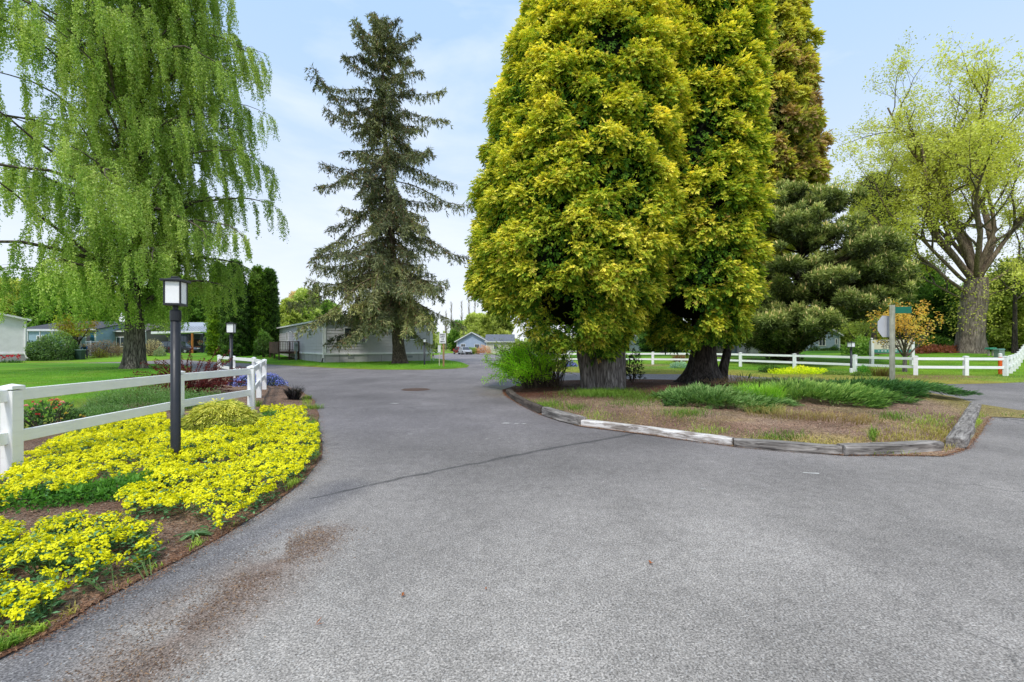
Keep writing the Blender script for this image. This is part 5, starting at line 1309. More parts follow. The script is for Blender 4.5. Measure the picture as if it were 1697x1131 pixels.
    if hexa:
        for i in range(0, n, 2):
            p = X3[i]; g = A([cs[k[i]][0] + (p[0] - cs[k[i]][0]) * .35, cs[k[i]][1] + (p[1] - cs[k[i]][1]) * .35, gz_[i]]); m.tube([g, (g + p) / 2 + [0, 0, .03], p - N[i] * .01], .0035, 3, lin('#7f9a5c', .8))
    o = m.build(name, MT['petal'])
    tag(o, label, cat)
    if kind: o['kind'] = kind
    return o
far = lambda *p: [gz(*q, .26) for q in p]
low = lambda *p: [gz(*q, .12) for q in p]
BIG = low((-70, 850), (-60, 812)) + far((-20, 792), (40, 752), (110, 712), (150, 692), (262, 683), (300, 698), (430, 704), (436, 690), (470, 684), (522, 692)) + low((531, 742), (534, 790), (492, 812), (470, 836), (440, 846), (395, 862), (330, 850), (290, 852), (222, 852), (205, 838), (225, 818), (262, 800), (230, 788), (150, 800), (95, 822), (40, 826), (-10, 842))
euphorbia('yellow_spurge', 'carpet of bright yellow spurge flowers filling the left bed around the fence', BIG, 301, 520, 17, .0102, .30, .13, 5, holes=((-4.95, 7.1, .14), (-5.7, 6.2, .14), (-5.2, 7.5, .5), (-5.5, 5.2, .12), (-3.5, 5.1, .14), (-4.3, 5.1, .16)), umb=.030, edge=.03)
FRONT = far((-200, 868), (-60, 850), (20, 858), (70, 862), (85, 846), (120, 856), (205, 848), (225, 860)) + low((252, 893), (246, 930), (190, 965), (140, 1000), (60, 1015), (0, 1012), (-60, 1030), (-200, 1040))
euphorbia('yellow_spurge', 'near clump of yellow spurge at the left edge, closest to the camera', FRONT, 302, 1000, 14, .0078, .22, .13, 7, hexa=True, kind='stuff', holes=((-2.62, 3.0, .08), (-2.85, 2.6, .10)), umb=.027, edge=.13)
euphorbia('yellow_spurge_plant', 'lone small yellow spurge at the road side of the near clump', [gz(*p, .12) for p in ((222, 918), (258, 916), (262, 940), (225, 944))], 303, 900, 12, .0078, .3, .08, 9, hexa=True, cat='plant', kind=None, umb=.024)
for k, (a, b, c, d, lb) in enumerate((((436, 676), (466, 674), (466, 686), (436, 688), 'orange tinted yellow flower clump behind the main carpet'), ((476, 675), (503, 672), (503, 686), (480, 690), 'small yellow flower clump beside the orange tinted one'), ((470, 684), (485, 684), (485, 692), (470, 692), 'tiny yellow tuft between the flower clumps'))):
    euphorbia('yellow_spurge_plant', lb, [gz(*p, .12) for p in (a, b, c, d)], 310 + k, 400, 8, .014, .6, .09, 6, cat='plant', kind=None)
# low shrubs of the bed
x, y = GX(366, 7.85), 7.85
rng = np.random.default_rng(320); r = thing('dwarf_conifer', 'low golden green dwarf conifer mound amid the yellow flowers behind the lamp', 'shrub', (x, y, bz(x, y)))
fm = M(); n = 2600; az = rng.uniform(0, 6.28, n); q = np.sqrt(rng.random(n)); P = np.stack([np.cos(az) * q * .66, np.sin(az) * q * .5, .42 * (1 - q ** 2.2) * rng.uniform(.7, 1.05, n) + .05], 1)
D = np.stack([np.cos(az), np.sin(az), -.15 - .5 * q], 1) + rng.normal(size=(n, 3)) * .3; Cc = .35 + .35 * P[:, 2] / .4 + rng.normal(size=n) * .17
fans(fm, rng, P, D, np.tile([0, 0, 1.0], (n, 1)) + rng.normal(size=(n, 3)) * .3, rng.uniform(.08, .16, n), .018, ramp([lin('#1e2a0c'), lin('#4f5f1a'), lin('#8a8f34'), lin('#b5b052')], Cc), ramp([lin('#1e2a0c'), lin('#4f5f1a'), lin('#8a8f34'), lin('#c5bf62')], Cc + .2), 4, .8)
fm.build('foliage', MT['frond'], r)
LAV = [lin('#26401c', .8), lin('#456b30', .82), lin('#6b8f50', .84), lin('#93ad7c', .8)]
def spiky(name, label, px, Y, rx, ry, h, n, seed, cols=LAV, cat='shrub'):
    x = GX(px, Y); rng = np.random.default_rng(seed); r = thing(name, label, cat, (x, Y, bz(x, Y)))
    az = rng.uniform(0, 6.28, n); q = np.sqrt(rng.random(n)); hh = h * np.sqrt(np.maximum(1 - q ** 2, .04)) * rng.uniform(.55, 1.1, n) * (.75 + .5 * vnoise(np.cos(az) * q * 3 + 4, np.sin(az) * q * 3 + 4, seed))
    P = np.stack([np.cos(az) * q * rx, np.sin(az) * q * ry, 0 * q], 1); fm = M()
    D = np.stack([np.cos(az) * q * .5, np.sin(az) * q * .5, np.ones(n)], 1) + rng.normal(size=(n, 3)) * .2
    for k in range(5):
        t = .3 + .7 * k / 4; b = P + nrm(D) * (hh * t)[:, None] * .95
        fm.cards(b, D + rng.normal(size=(n, 3)) * .55, rdir(rng, n), rng.uniform(.03, .065, n), .012, ramp(cols, .15 + .6 * t + rng.normal(size=n) * .15), .5, .1)
    fm.build('foliage', MT['leaf'], r); return r
spiky('lavender_shrub', 'soft grey-green shrub behind the fence, left of the tall lamp', 235, 10.4, .95, .9, .62, 2600, 331)
spiky('lavender_shrub', 'soft grey-green shrub behind the fence, right of the tall lamp', 322, 10.6, .75, .7, .42, 1700, 332)
spiky('lavender_shrub', 'low green shrub spreading behind the yellow carpet at the lawn edge', 165, 9.2, .6, .5, .26, 1200, 333)
spiky('lavender_shrub', 'small light green plant in front of the curving fence', 368, 10.0, .4, .4, .25, 700, 334, [lin('#2c4c18'), lin('#4f7a2a'), lin('#7ba040')])
x, y = GX(78, 7.5), 7.5
r = shrub('rhododendron_shrub', 'small rhododendron with pink and yellow blooms behind the corner fence post', (x, y, bz(x, y)), .55, .45, .5, 700, .085, [lin('#1d2c16', .8), lin('#34502a', .82), lin('#5a7848', .84)], 335, stems=14, wl=.38)
rng = np.random.default_rng(336)
for k in range(34):
    fm = M()
    a = rng.uniform(0, 6.28); q = math.sqrt(rng.random()); c = A([math.cos(a) * q * .5, math.sin(a) * q * .4, .52 * math.sqrt(max(1 - q * q * .9, .1)) + .03]); col = (lin('#d9756a', .85), lin('#e8a49a', .85), lin('#d8c25a', .85), lin('#cf4a48', .85))[rng.choice(4, p=[.3, .25, .35, .1])]
    nn = rdir(rng, 12); nn[:, 2] = np.abs(nn[:, 2]); s = rng.uniform(.5, 1); fm.cards(c + nn * .012 * s, nn, rdir(rng, 12), .035 * s, .035 * s, col); fm.build('bloom', MT['petal'], r)
# dark red arching barberry
x, y = GX(316, 13.4), 13.4; rng = np.random.default_rng(340); r = thing('barberry_shrub', 'dark red barberry with long arching stems behind the fence', 'shrub', (x, y, bz(x, y)))
sm = M(); fm = M()
for k in range(135):
    a = rng.uniform(0, 6.28); e = rng.uniform(.35, 1.35); L = rng.uniform(.8, 1.65)
    pts = path(rng, [math.cos(a) * .15, math.sin(a) * .15, 0], [math.cos(a) * math.cos(e), math.sin(a) * math.cos(e), math.sin(e)], L, 8, .07, curve=lambda t: -.04 - .14 * t)
    pts[:, 2] = np.maximum(pts[:, 2], .03)
    sm.tube(pts, np.linspace(.011, .004, 9), 4, lin('#4a2a22', .8)); n = int(L * 100); q, dd = along(pts, .12 + .88 * rng.random(n))
    fm.cards(q + rng.normal(size=(n, 3)) * .012, rdir(rng, n) + dd * .5, rdir(rng, n), rng.uniform(.03, .055, n), rng.uniform(.018, .03, n), ramp([lin('#3a1418'), lin('#5c2226'), lin('#7f3a36')], rng.random(n)))
sm.build('stems', MT['twig'], r); fm.build('foliage', MT['leaf'], r)
# lavender-blue mound, black mondo grass, grass tufts
def bloom_mound(name, label, px, Y, rx, ry, h, n, seed, zz, size=.045, cols=(lin('#4a52b0', .9), lin('#7c86d8', .92), lin('#b0b6ee', .92))):
    x = GX(px, Y); rng = np.random.default_rng(seed); r = thing(name, label, 'flowers', (x, Y, zz)); nn = rdir(rng, n); nn[:, 2] = np.abs(nn[:, 2]); q = rng.uniform(.85, 1.04, (n, 1)); P = nn * A([rx, ry, h]) * q * (1 + .12 * np.sin(nn[:, :1] * 9 + seed))
    M().cards(P, rdir(rng, n) + nn * .3, nn + rng.normal(size=(n, 3)) * .3, size, size * .9, ramp(cols, rng.random(n))).build('blooms', MT['petal'], r)
    m = n; nn = rdir(rng, m); nn[:, 2] = np.abs(nn[:, 2]); M().cards(nn * A([rx, ry, h]) * rng.uniform(.7, .97, (m, 1)), rdir(rng, m), nn, size * 1.1, size * .6, ramp([lin('#1c2818'), lin('#3a4c38'), lin('#55644e')], rng.random(m))).build('leaves', MT['leaf'], r); return r
bloom_mound('blue_flower_mound', 'lavender-blue flowering mound at the road edge behind the fence bend', 428, 17.0, 1.0, .85, .42, 2600, 350, .05, .05)
bloom_mound('blue_flower_mound', 'small lavender-blue flower clump across the far road, behind the island shrub', 946, 31.5, .45, .4, .38, 500, 351, tz(4, 31.5) + .08, .07)
tuft('black_grass', 'clump of almost black grass near the road edge', (GX(487, 12.3), 12.3, bz(GX(487, 12.3), 12.3)), 320, .46, .12, [lin('#101014'), lin('#2a282e'), lin('#5a5658')], 352, .017, 1.15, 'grass plant')
GR = [lin('#3f6a18'), lin('#6c9a28'), lin('#9ab840')]
for k, (px, py, h, rr, n, lb) in enumerate(((402 + 24, 678, .2, .1, 90, 'short green grass tuft right of the curving fence post'), (448, 641, .12, .3, 160, 'low green tuft in front of the blue mound'), (509, 662, .14, .12, 120, 'yellow-green tuft right of the black grass'), (520, 678, .14, .22, 160, 'green tuft at the bed edge below the black grass'))):
    x, y = G(px, py); tuft('grass_tuft', lb, (x, y, bz(x, y)), n, h, rr, GR, 360 + k, .008)
x, y = gz(447, 690, .15); shrub('leafy_plant', 'bright green leafy plant at the back edge of the yellow carpet', (x, y, bz(x, y)), .26, .22, .18, 320, .05, [lin('#2f5a1c', .8), lin('#4c8030', .8), lin('#6f9a44', .8)], 365, cat='plant', stems=0)
# weeds near the camera
def rosette(label, px, py, R, seed, cols=(lin('#35592a'), lin('#5a8240'), lin('#88a468')), n=26, name='leafy_weed'):
    x, y = G(px, py); rng = np.random.default_rng(seed); m = M()
    a = rng.uniform(0, 6.28, n); L = rng.uniform(.5, 1.0, n) * R
    for k in range(n):
        d = A([math.cos(a[k]), math.sin(a[k]), rng.uniform(.08, .5)]); s = nrm(np.cross(d, [0, 0, 1.0])); w_ = L[k] * .062; npt = 7
        t = np.linspace(0, 1, npt); mid = d[None] * (t * L[k])[:, None]; mid[:, 2] -= .35 * L[k] * t ** 2; mid[:, 2] = np.maximum(mid[:, 2] + .012, .006)
        wd = w_ * np.sin(np.clip(t * 2.7 + .3, 0, PI)) * (1 + .45 * (np.arange(npt) % 2)); wd[-1] = .001
        v = np.stack([mid + s * wd[:, None], mid + A([0, 0, -.006]), mid - s * wd[:, None]], 1).reshape(-1, 3); f = []
        for i in range(npt - 1): f += [[i * 3, i * 3 + 1, i * 3 + 4, i * 3 + 3], [i * 3 + 1, i * 3 + 2, i * 3 + 5, i * 3 + 4]]
        m.add(v, f, ramp(cols, A([rng.random()]))[0])
    return tag(m.build(name, MT['leaf'], loc=(x, y, bz(x, y) + .004)), label, 'weed', 'leafy weeds in the bed')
rosette('grey-green spiny weed rosette on the bark between the spurge and the road', 322, 893, .15, 370, (lin('#4a6a44'), lin('#6a8860'), lin('#8fa680')), 30)
0 and rosette('smaller pale weed below the spiny rosette', 290, 915, .09, 371, (lin('#6a8a60'), lin('#93ab80'), lin('#aabb98')), 18)
0 and rosette('toothed green weed under the near spurge clump', 178, 988, .15, 372, n=20)
0 and rosette('toothed green weed by the lone small spurge', 250, 965, .15, 373, n=26)
0 and rosette('flat green weed left of the near bed edge', 210, 975, .12, 374, n=18)
for k, (px, py, R, h, n, lb) in enumerate(((130, 838, .42, .13, 1100, 'green feathery weed patch behind the near spurge, left part'), (190, 832, .34, .16, 900, 'green feathery weed patch behind the near spurge, right part'), (50, 846, .45, .12, 1000, 'dark green weed patch behind the near spurge at the left edge'), (245, 815, .24, .15, 500, 'dark green weeds in the gap of the yellow carpet'))):
    x, y = G(px, py); shrub('feathery_weed', lb, (x, y, bz(x, y)), R, R * .6, h, n, .045, [lin('#24401a'), lin('#3f6a26'), lin('#6a9a3c')], 380 + k, cat='weed', stems=0)
x, y = G(180, 812); tuft('dead_grass', 'tan dead stalks among the green weeds', (x, y + .05, bz(x, y)), 90, .16, .22, [lin('#8f7a5c'), lin('#b8a482'), lin('#d0bf9c')], 390, .006, 1.2)

# ================================================================== island planting
# bushy shrub at the left point: leafy on the left, bare stems on the right
x, y = GX(905, 15.7), 15.7; z0 = iz(max(x, .6), y); rng = np.random.default_rng(400); r = thing('island_shrub', 'yellow-green leafy shrub with bare arching stems at the left point of the island', 'shrub', (x, y, z0))
sm = M(); fm = M(); LP, LD, LC = [], [], []
for k in range(210):
    bx = rng.uniform(-.8, .5); by = rng.normal() * .25; left = rng.random() < .55
    tx = bx + (rng.uniform(-1.5, -.2) if left else rng.uniform(-.7, .75)); L = rng.uniform(1.1, 2.15)
    d = A([(tx - bx) * .9, rng.normal() * .35, 1.2])
    pts = path(rng, [bx, by, -.03], d, L, 8, .13, curve=lambda t: -.02 - .10 * t)
    sm.tube(pts, np.linspace(.016, .004, 9), 4, lin('#5f5140', .8) * rng.uniform(.6, 1.1))
    for s in range(3):
        t = rng.uniform(.35, .9); q, dd = along(pts, A([t])); sp_ = path(rng, q[0], dd[0] + rng.normal(size=3) * .6, rng.uniform(.25, .6), 4, .2); sm.tube(sp_, np.linspace(.006, .002, 5), 3, lin('#6b5c48', .8))
        n = int((90 if left else 14) * rng.uniform(.5, 1.3)); qq, _ = along(sp_, rng.random(n)); LP.append(qq + rng.normal(size=(n, 3)) * .07); LC.append(np.full(n, .45 + rng.normal() * .12))
    if left:
        n = 26; qq, _ = along(pts, .3 + .7 * rng.random(n)); LP.append(qq + rng.normal(size=(n, 3)) * .08); LC.append(np.full(n, .5))
LP = np.concatenate(LP); LC = np.concatenate(LC); k = LP[:, 0] < 1.0; LP, LC = LP[k], LC[k]; n = len(LP); LP[:, 2] = np.maximum(LP[:, 2], .06)
yl = np.clip((LP[:, 2] - 1.25) / .5, 0, 1) * np.clip((-LP[:, 0] - .6) / .6, 0, 1)
c = mix(ramp([lin('#4c7814', 1.1), lin('#7cac22', 1.15), lin('#a8cc34', 1.15), lin('#c6dc54', 1.1)], LC + rng.normal(size=n) * .16), lin('#d2c238', .9), (yl * .7)[:, None])
fm.cards(LP, rdir(rng, n) + A([0, 0, .2]), rdir(rng, n) + A([0, -.3, .4]), rng.uniform(.035, .075, n), rng.uniform(.02, .034, n), c, .45, .1)
sm.build('stems', MT['twig'], r); fm.build('foliage', MT['leaf'], r)
x, y = GX(1048, 17.2), 17.2
shrub('rhododendron_shrub', 'dark leggy leafy bush right behind the thick grey trunk', (x, y, iz(x, y)), .42, .4, 1.35, 520, .13, [lin('#0f140c'), lin('#1f2a18'), lin('#38482a'), lin('#5c6a44')], 401, stems=8, wl=.36, droop=.3)
def juniper(label, px, Y, rx, ry, h, n, seed, cols, lean=(.3, .1, .35), L=.26):
    x = GX(px, Y); rng = np.random.default_rng(seed); r = thing('spreading_juniper', label, 'shrub', (x, Y, iz(x, Y)), 0, 'spreading junipers on the island'); fm = M()
    az = rng.uniform(0, 6.28, n); q = np.sqrt(rng.random(n)) * (1 + .15 * np.sin(az * 5 + seed) + .08 * np.sin(az * 11)); P = np.stack([np.cos(az) * q * rx, np.sin(az) * q * ry, h * np.sqrt(np.maximum(1 - np.minimum(q, 1) ** 2, .0)) * rng.uniform(.45, 1.0, n) * (.7 + .6 * vnoise(np.cos(az) * q * 4 + 7, np.sin(az) * q * 4 + 7, seed)) + .03], 1)
    D = np.stack([np.cos(az) * q * .8, np.sin(az) * q * .8, .05 + 0 * q], 1) + A(lean) + rng.normal(size=(n, 3)) * .22
    Cc = .30 + .30 * P[:, 2] / h + rng.normal(size=n) * .16 + .3 * (vnoise(P[:, 0] * 1.5 + 5, P[:, 1] * 1.5 + 5, seed + 1) - .5)
    fans(fm, rng, P, D, np.tile([0, -.2, 1.0], (n, 1)) + rng.normal(size=(n, 3)) * .4, rng.uniform(.6, 1.3, n) * L, .02, ramp(cols, Cc - .1), ramp(cols, Cc + .18), 5, .55, wl=.5)
    fm.build('foliage', MT['frond'], r)
JB = [lin('#1a2e12', .8), lin('#385828', .82), lin('#5f8042', .84), lin('#93a86c', .82)]
JG = [lin('#1c2f14', .8), lin('#3f6228', .82), lin('#6a8c40', .84), lin('#9db060', .82)]
JD = [lin('#0f2012', .8), lin('#264522', .82), lin('#436a34', .84), lin('#66884a', .82)]
juniper('blue-green spreading juniper, leftmost on the island', 1192, 10.9, 1.35, 1.45, .24, 4200, 411, JB, (.3, .1, .16), .2)
juniper('feathery light green juniper in the middle of the island planting', 1365, 11.5, 1.45, 1.45, .26, 4200, 412, JG, (.45, 0, .30), .24)
juniper('dark green juniper stretching to the right end of the island', 1462, 13.2, 2.0, 1.15, .24, 4600, 413, JD, (.3, -.1, .1), .2)
juniper('dull dark juniper along the back of the island by the far road', 1320, 15.3, 1.9, 1.0, .14, 2600, 414, [lin('#1c2416'), lin('#34402a'), lin('#52603a'), lin('#6b7450')], (.2, 0, .15), .18)
x, y = GX(1256, 10.6), 10.6
tuft('tall_grass', 'bright green tall grass between the blue-green and the light green junipers', (x, y, iz(x, y)), 1300, .55, .45, [lin('#5a9a18'), lin('#83c02c'), lin('#b0d850')], 420, .010, .6, 'grass plant', ell=(1, 1.3))
for k, (px, Y, n, h, rr, lb, cols) in enumerate(((1305, 8.7, 420, .17, .75, 'dry olive grass in front of the light green juniper, left part', [lin('#7a6a3c'), lin('#98924c'), lin('#c0ae70')]), (1385, 8.4, 420, .17, .75, 'dry brown grass in front of the light green juniper, right part', [lin('#8a6a44'), lin('#9c8a4c'), lin('#c4a878')]), (1268, 9.3, 420, .24, .4, 'pale dry grass below the bright tall grass', [lin('#98924c'), lin('#b8b06a'), lin('#d8cc90')]))):
    x = GX(px, Y); tuft('dry_grass', lb, (x, Y, iz(x, Y)), n, h, rr, cols, 430 + k, .007, 1.2, 'grass plant', ell=(1.0, .75))
# the row of small grass clumps at the trunk foot and on the bark
def blades_stuff(name, label, regions, seed, kindcols, zf):
    rng = np.random.default_rng(seed); m = M()
    for (px, py, wpx, hpx, n, h, ci) in regions:
        X = px + rng.normal(size=n) * wpx * .42; Yp = np.maximum(py + rng.normal(size=n) * hpx * .42, HY + 30); Y = F * (EYE - .1) / (Yp - HY); xx = (X - CX) / F * Y
        z = zf(xx, Y); P = np.column_stack([xx, Y, z - .004]); k = z > .0122; P = P[k]; q = len(P); cols = kindcols[ci]
        m.blades(P, np.column_stack([rng.normal(size=(q, 2)), np.zeros(q)]), rng.uniform(.5, 1.2, q) * h, .007, rng.uniform(.3, 1.3, q), ramp(cols, rng.random(q)), ramp(cols, rng.random(q) * .5 + .5))
    o = m.build(name, MT['grass']); o['kind'] = 'stuff'; tag(o, label, 'grass'); return o
GC = [[lin('#4a7a20', .8), lin('#6c9a30', .8), lin('#98b44c', .8)], [lin('#8a8a34'), lin('#b0a84c'), lin('#d0bf74')], [lin('#6f9a2a'), lin('#96b83c'), lin('#c0cc60')]]
REG = [(1000, 657, 70, 7, 1500, .15, 0), (905, 668, 35, 8, 500, .11, 0), (955, 676, 25, 6, 200, .1, 0), (870, 662, 14, 5, 120, .1, 0)] + [(1000, 655, 80, 8, 900, .16, 0), (1065, 662, 55, 10, 600, .13, 0), (905, 672, 45, 12, 350, .10, 2), (985, 688, 40, 12, 260, .10, 2), (1045, 672, 60, 10, 300, .1, 0), (1135, 690, 50, 8, 320, .13, 0), (1170, 712, 50, 8, 220, .1, 2), (1255, 730, 60, 9, 420, .1, 1), (1345, 736, 70, 12, 420, .12, 1),
       (1290, 722, 60, 8, 250, .1, 0), (1447, 722, 7, 8, 90, .16, 0), (1500, 722, 80, 18, 520, .10, 1), (1540, 695, 60, 16, 400, .09, 2), (1560, 712, 50, 20, 420, .09, 1), (1480, 692, 40, 8, 220, .1, 0), (1610, 712, 26, 40, 1000, .10, 2), (1590, 742, 30, 12, 420, .1, 1), (1660, 688, 60, 6, 700, .07, 0), (1440, 745, 90, 8, 300, .08, 2), (910, 702, 40, 5, 150, .08, 0), (1090, 690, 90, 20, 200, .08, 1), (1620, 690, 20, 10, 300, .1, 2)]
REG = [(a, b, c, d, int(n * (1.7 if ci == 0 else 1.25)), h, ci) for a, b, c, d, n, h, ci in REG]
blades_stuff('island_grass', 'scattered green and straw coloured grass over the bark of the island', REG, 440, GC, isl_z)
REGB = [(45, 1050, 60, 14, 700, .07, 0), (90, 1030, 90, 16, 500, .06, 2), (25, 1078, 30, 8, 260, .05, 0), (160, 1000, 60, 12, 380, .05, 1), (155, 1003, 16, 5, 220, .06, 0), (240, 962, 60, 12, 420, .05, 0), (300, 928, 60, 10, 420, .05, 2), (360, 890, 50, 10, 420, .06, 2), (412, 862, 30, 8, 300, .06, 0), (500, 806, 26, 10, 260, .07, 1), (523, 730, 12, 28, 420, .1, 2), (517, 700, 16, 14, 320, .1, 0), (508, 665, 12, 12, 220, .1, 2), (490, 795, 20, 10, 200, .08, 2), (270, 945, 60, 14, 300, .05, 1)]
REGB = [(a, b - 3, c, d, int(n * 1.5), h * .85, ci) for a, b, c, d, n, h, ci in REGB]
blades_stuff('bed_edge_grass', 'thin green and yellow grass along the road edge of the flower bed', REGB, 441, GC, bed_z)

# lawn blades where the lawns come near
def lawn_blades(label, poly, zone, n, h, seed, cols, up=0.09, dens=None):
    rng = np.random.default_rng(seed); x0, x1, y0, y1 = zone; P = np.stack([rng.uniform(x0, x1, n), rng.uniform(y0, y1, n)], 1); pl = [tuple(p) for p in poly]; P = P[in_poly(P[:, 0], P[:, 1], pl)]
    d = d_line(P[:, 0], P[:, 1], pl, True); z = ter(P[:, 0], P[:, 1]) + .006 + up * S(d / .5) - .012; q = len(P)
    t = fbm(P[:, 0] / 2.5, P[:, 1] / 2.5, seed)
    m = M().blades(np.column_stack([P, z]), np.column_stack([rng.normal(size=(q, 2)), np.zeros(q)]), rng.uniform(.5, 1.3, q) * h, .012, rng.uniform(.2, 1.1, q), ramp(cols, t + rng.normal(size=q) * .2), ramp(cols, t + .3))
    o = m.build('grass', MT['grass']); o['kind'] = 'stuff'; tag(o, label, 'grass')
LG = [lin('#4a8f16', .85), lin('#66ab20', .85), lin('#86c034', .85), lin('#a5ce50', .85)]
lawn_blades('mown green grass of the left lawn around the birch', LAWN1, (-30, -7.3, 3, 36), 60000, .055, 451, LG)
lawn_blades('green grass strip in front of the grey home', LAWN2, (-24, -3, 29, 43), 26000, .10, 452, LG, .12)
lawn_blades('grass of the right lawn and verge along the road', LAWN3, (1, 34, 17, 36), 42000, .075, 453, [lin('#7f8f2c', .85), lin('#8aa834', .85), lin('#9fbf46', .85), lin('#b8c860', .85)], .10)

# bark chips: in the bed, on the island, and spilt on the asphalt
def chips(name, label, sampler, n, seed, cols, size):
    rng = np.random.default_rng(seed); P = sampler(rng, n); q = len(P); a = rng.uniform(0, 6.28, q); D = np.column_stack([np.cos(a), np.sin(a), rng.normal(size=q) * .25])
    m = M().cards(P, D, np.tile([0, 0, 1.0], (q, 1)) + rng.normal(size=(q, 3)) * .45, rng.uniform(.4, 1.5, q) * size, rng.uniform(.4, 1.2, q) * size * .28, ramp(cols, rng.random(q)), .5, .15)
    o = m.build(name, MT['twig']); o['kind'] = 'stuff'; tag(o, label, 'bark chips')
def in_bed(rng, n):
    P = np.stack([rng.uniform(-6.5, -1.4, n), rng.uniform(1.2, 6.5, n)], 1); P = P[in_poly(P[:, 0], P[:, 1], BEDP)]; return np.column_stack([P, bed_z(P[:, 0], P[:, 1]) + .006])
CH = [lin('#3c2b22', .95), lin('#684c3c', .95), lin('#8f7058', .95), lin('#b59c84', .95)]
chips('bark_mulch', 'brown bark chips covering the near flower bed', in_bed, 42000, 461, CH, .022)
def spilt(rng, n):
    st = A(stain); t = rng.random(n) * (len(st) - 1); i = t.astype(int); f = (t - i)[:, None]; P = st[i] * (1 - f) + st[i + 1] * f + rng.normal(size=(n, 2)) * A([.17, .12]) - A([.05, 0])
    k = fbm(P[:, 0] * 5, P[:, 1] * 4, 33, 4) > .36; P = P[k]; return np.column_stack([P, np.full(len(P), .004)])
chips('spilt_bark', 'brown bark crumbs spilt over the asphalt beside the bed', spilt, 8000, 462, [lin('#4c3628', .9), lin('#6f523e', .9), lin('#8f7054', .9), lin('#b09472', .9)], .017)
def edge_(rng, n):
    e = A(BED[:16]); t = rng.random(n) * (len(e) - 1); i = t.astype(int); f = (t - i)[:, None]; P = e[i] * (1 - f) + e[i + 1] * f + rng.normal(size=(n, 2)) * .045 + A([.02, 0]); z = np.maximum(bed_z(P[:, 0], P[:, 1]), 0) + .006; return np.column_stack([P, z])
chips('bark_litter', 'rusty needle litter along the road edge of the flower bed', edge_, 5000, 463, [lin('#5c3a28', .85), lin('#83583c', .85), lin('#a88460', .85)], .02)
def isl_(rng, n):
    P = np.stack([rng.uniform(-.3, 11, n), rng.uniform(6, 13, n)], 1); P = P[in_poly(P[:, 0], P[:, 1], [tuple(p) for p in ISL])]; P = P[isl_d(P[:, 0], P[:, 1]) > .18]; return np.column_stack([P, isl_z(P[:, 0], P[:, 1]) + .006])
chips('bark_mulch', 'pale brown bark chips over the front of the island', isl_, 26000, 464, [lin('#5c4030', .9), lin('#8a6a52', .9), lin('#b2947a', .9), lin('#d0bba0', .9)], .04)
def curb_(rng, n):
    e = A(CURB); t = rng.random(n) * (len(e) - 1); i = t.astype(int); f = (t - i)[:, None]; P = e[i] * (1 - f) + e[i + 1] * f + rng.normal(size=(n, 2)) * .03; return np.column_stack([P, np.full(n, .014)])
chips('needle_litter', 'rusty needle litter in the gutter along the island timbers', curb_, 3500, 465, [lin('#6a3c24', .9), lin('#8f5a36', .9), lin('#b08a5c', .9)], .03)
rng = np.random.default_rng(470)
for k, (px, py, lb) in enumerate(((1076, 937, 'curled brown leaf lying alone on the asphalt, nearest the middle'), (664, 991, 'small orange leaf on the asphalt left of the middle'), (520, 1040, 'thin pale twig on the asphalt near the bark spill'), (803, 980, 'tiny brown leaf fragment on the asphalt'))):
    x, y = G(px, py); m = M(); L = (.035, .03, .06, .018)[k]
    m.cards(np.zeros((2, 3)) + A([[0, 0, .004], [.006, .004, .006]]), A([[1, .3, .1], [.2, 1, .15]]), A([[0, .2, 1], [.2, 0, 1.0]]), L, L * (.12 if k == 2 else .55), lin('#a5602f', .9), .5, .25)
    tag(m.build('fallen_leaf', MT['twig'], loc=(x, y, .006)), lb, 'leaf')

# ================================================================== verge plants across the far road
x, y = GX(1320, 23.2), 23.2
def low_cover(label, px, Y, rx, ry, h, n, seed, cols, leaf=.09, name='ground_cover_plant', cat='plant'):
    x = GX(px, Y); return shrub(name, label, (x, Y, tz(x, Y) + .07), rx, ry, h, n, leaf, cols, seed, cat=cat, stems=0, z0=.05)
low_cover('bright yellow-green creeping plant on the verge before the right fence', 1324, 23.4, 1.6, .95, .36, 2600, 501, [lin('#5c7a0c'), lin('#9ab214'), lin('#c8cf1e'), lin('#dcd838')])
low_cover('small dark green mound left of the yellow creeping plant', 1276, 24.2, .55, .5, .42, 800, 502, [lin('#182810'), lin('#30481c'), lin('#4c6a2c')])
low_cover('grey-blue leafy plant on the verge beside the dark trunk', 1126, 29.0, .62, .5, .42, 700, 503, [lin('#4a6656'), lin('#7c9a88'), lin('#aac2b0')], .11)
low_cover('low grey-green weeds on the verge near the black and white lamp', 1385, 22.2, .7, .5, .2, 500, 504, [lin('#34481e'), lin('#5c7434'), lin('#84984c')])
low_cover('low dark weeds right of the black and white lamp', 1428, 21.2, .45, .35, .2, 400, 505, [lin('#2c3e1a'), lin('#4a622c'), lin('#6f843e')])
low_cover('round bright green plant just behind the fence by the lamp', 1432, 24.2, .35, .3, .42, 400, 506, [lin('#26501a'), lin('#3f7a26'), lin('#5fa038')])
x, y = GX(1459, 21.2), 21.2; tuft('spiky_plant', 'brownish spiky plant in the bark left of the street sign post', (x, y, tz(x, y) + .08), 190, .62, .3, [lin('#5a4a2c'), lin('#857444'), lin('#8a9440')], 510, .022, 1.0, 'plant')
x, y = GX(1127, 36.5), 36.5; tuft('red_grass', 'reddish brown grass clump behind the right fence in the gap of the golden trunks', (x, y, tz(x, y) + .08), 260, .75, .5, [lin('#5c382c'), lin('#8a5a48'), lin('#a87c64')], 511, .03, .9, 'plant')
x, y = GX(1243, 33.5), 33.5; tuft('red_grass', 'small reddish bush behind the right fence below the sheds', (x, y, tz(x, y) + .08), 70, .5, .35, [lin('#5c442c'), lin('#7a5e40'), lin('#8a6a58')], 512, .03, .8, 'plant')
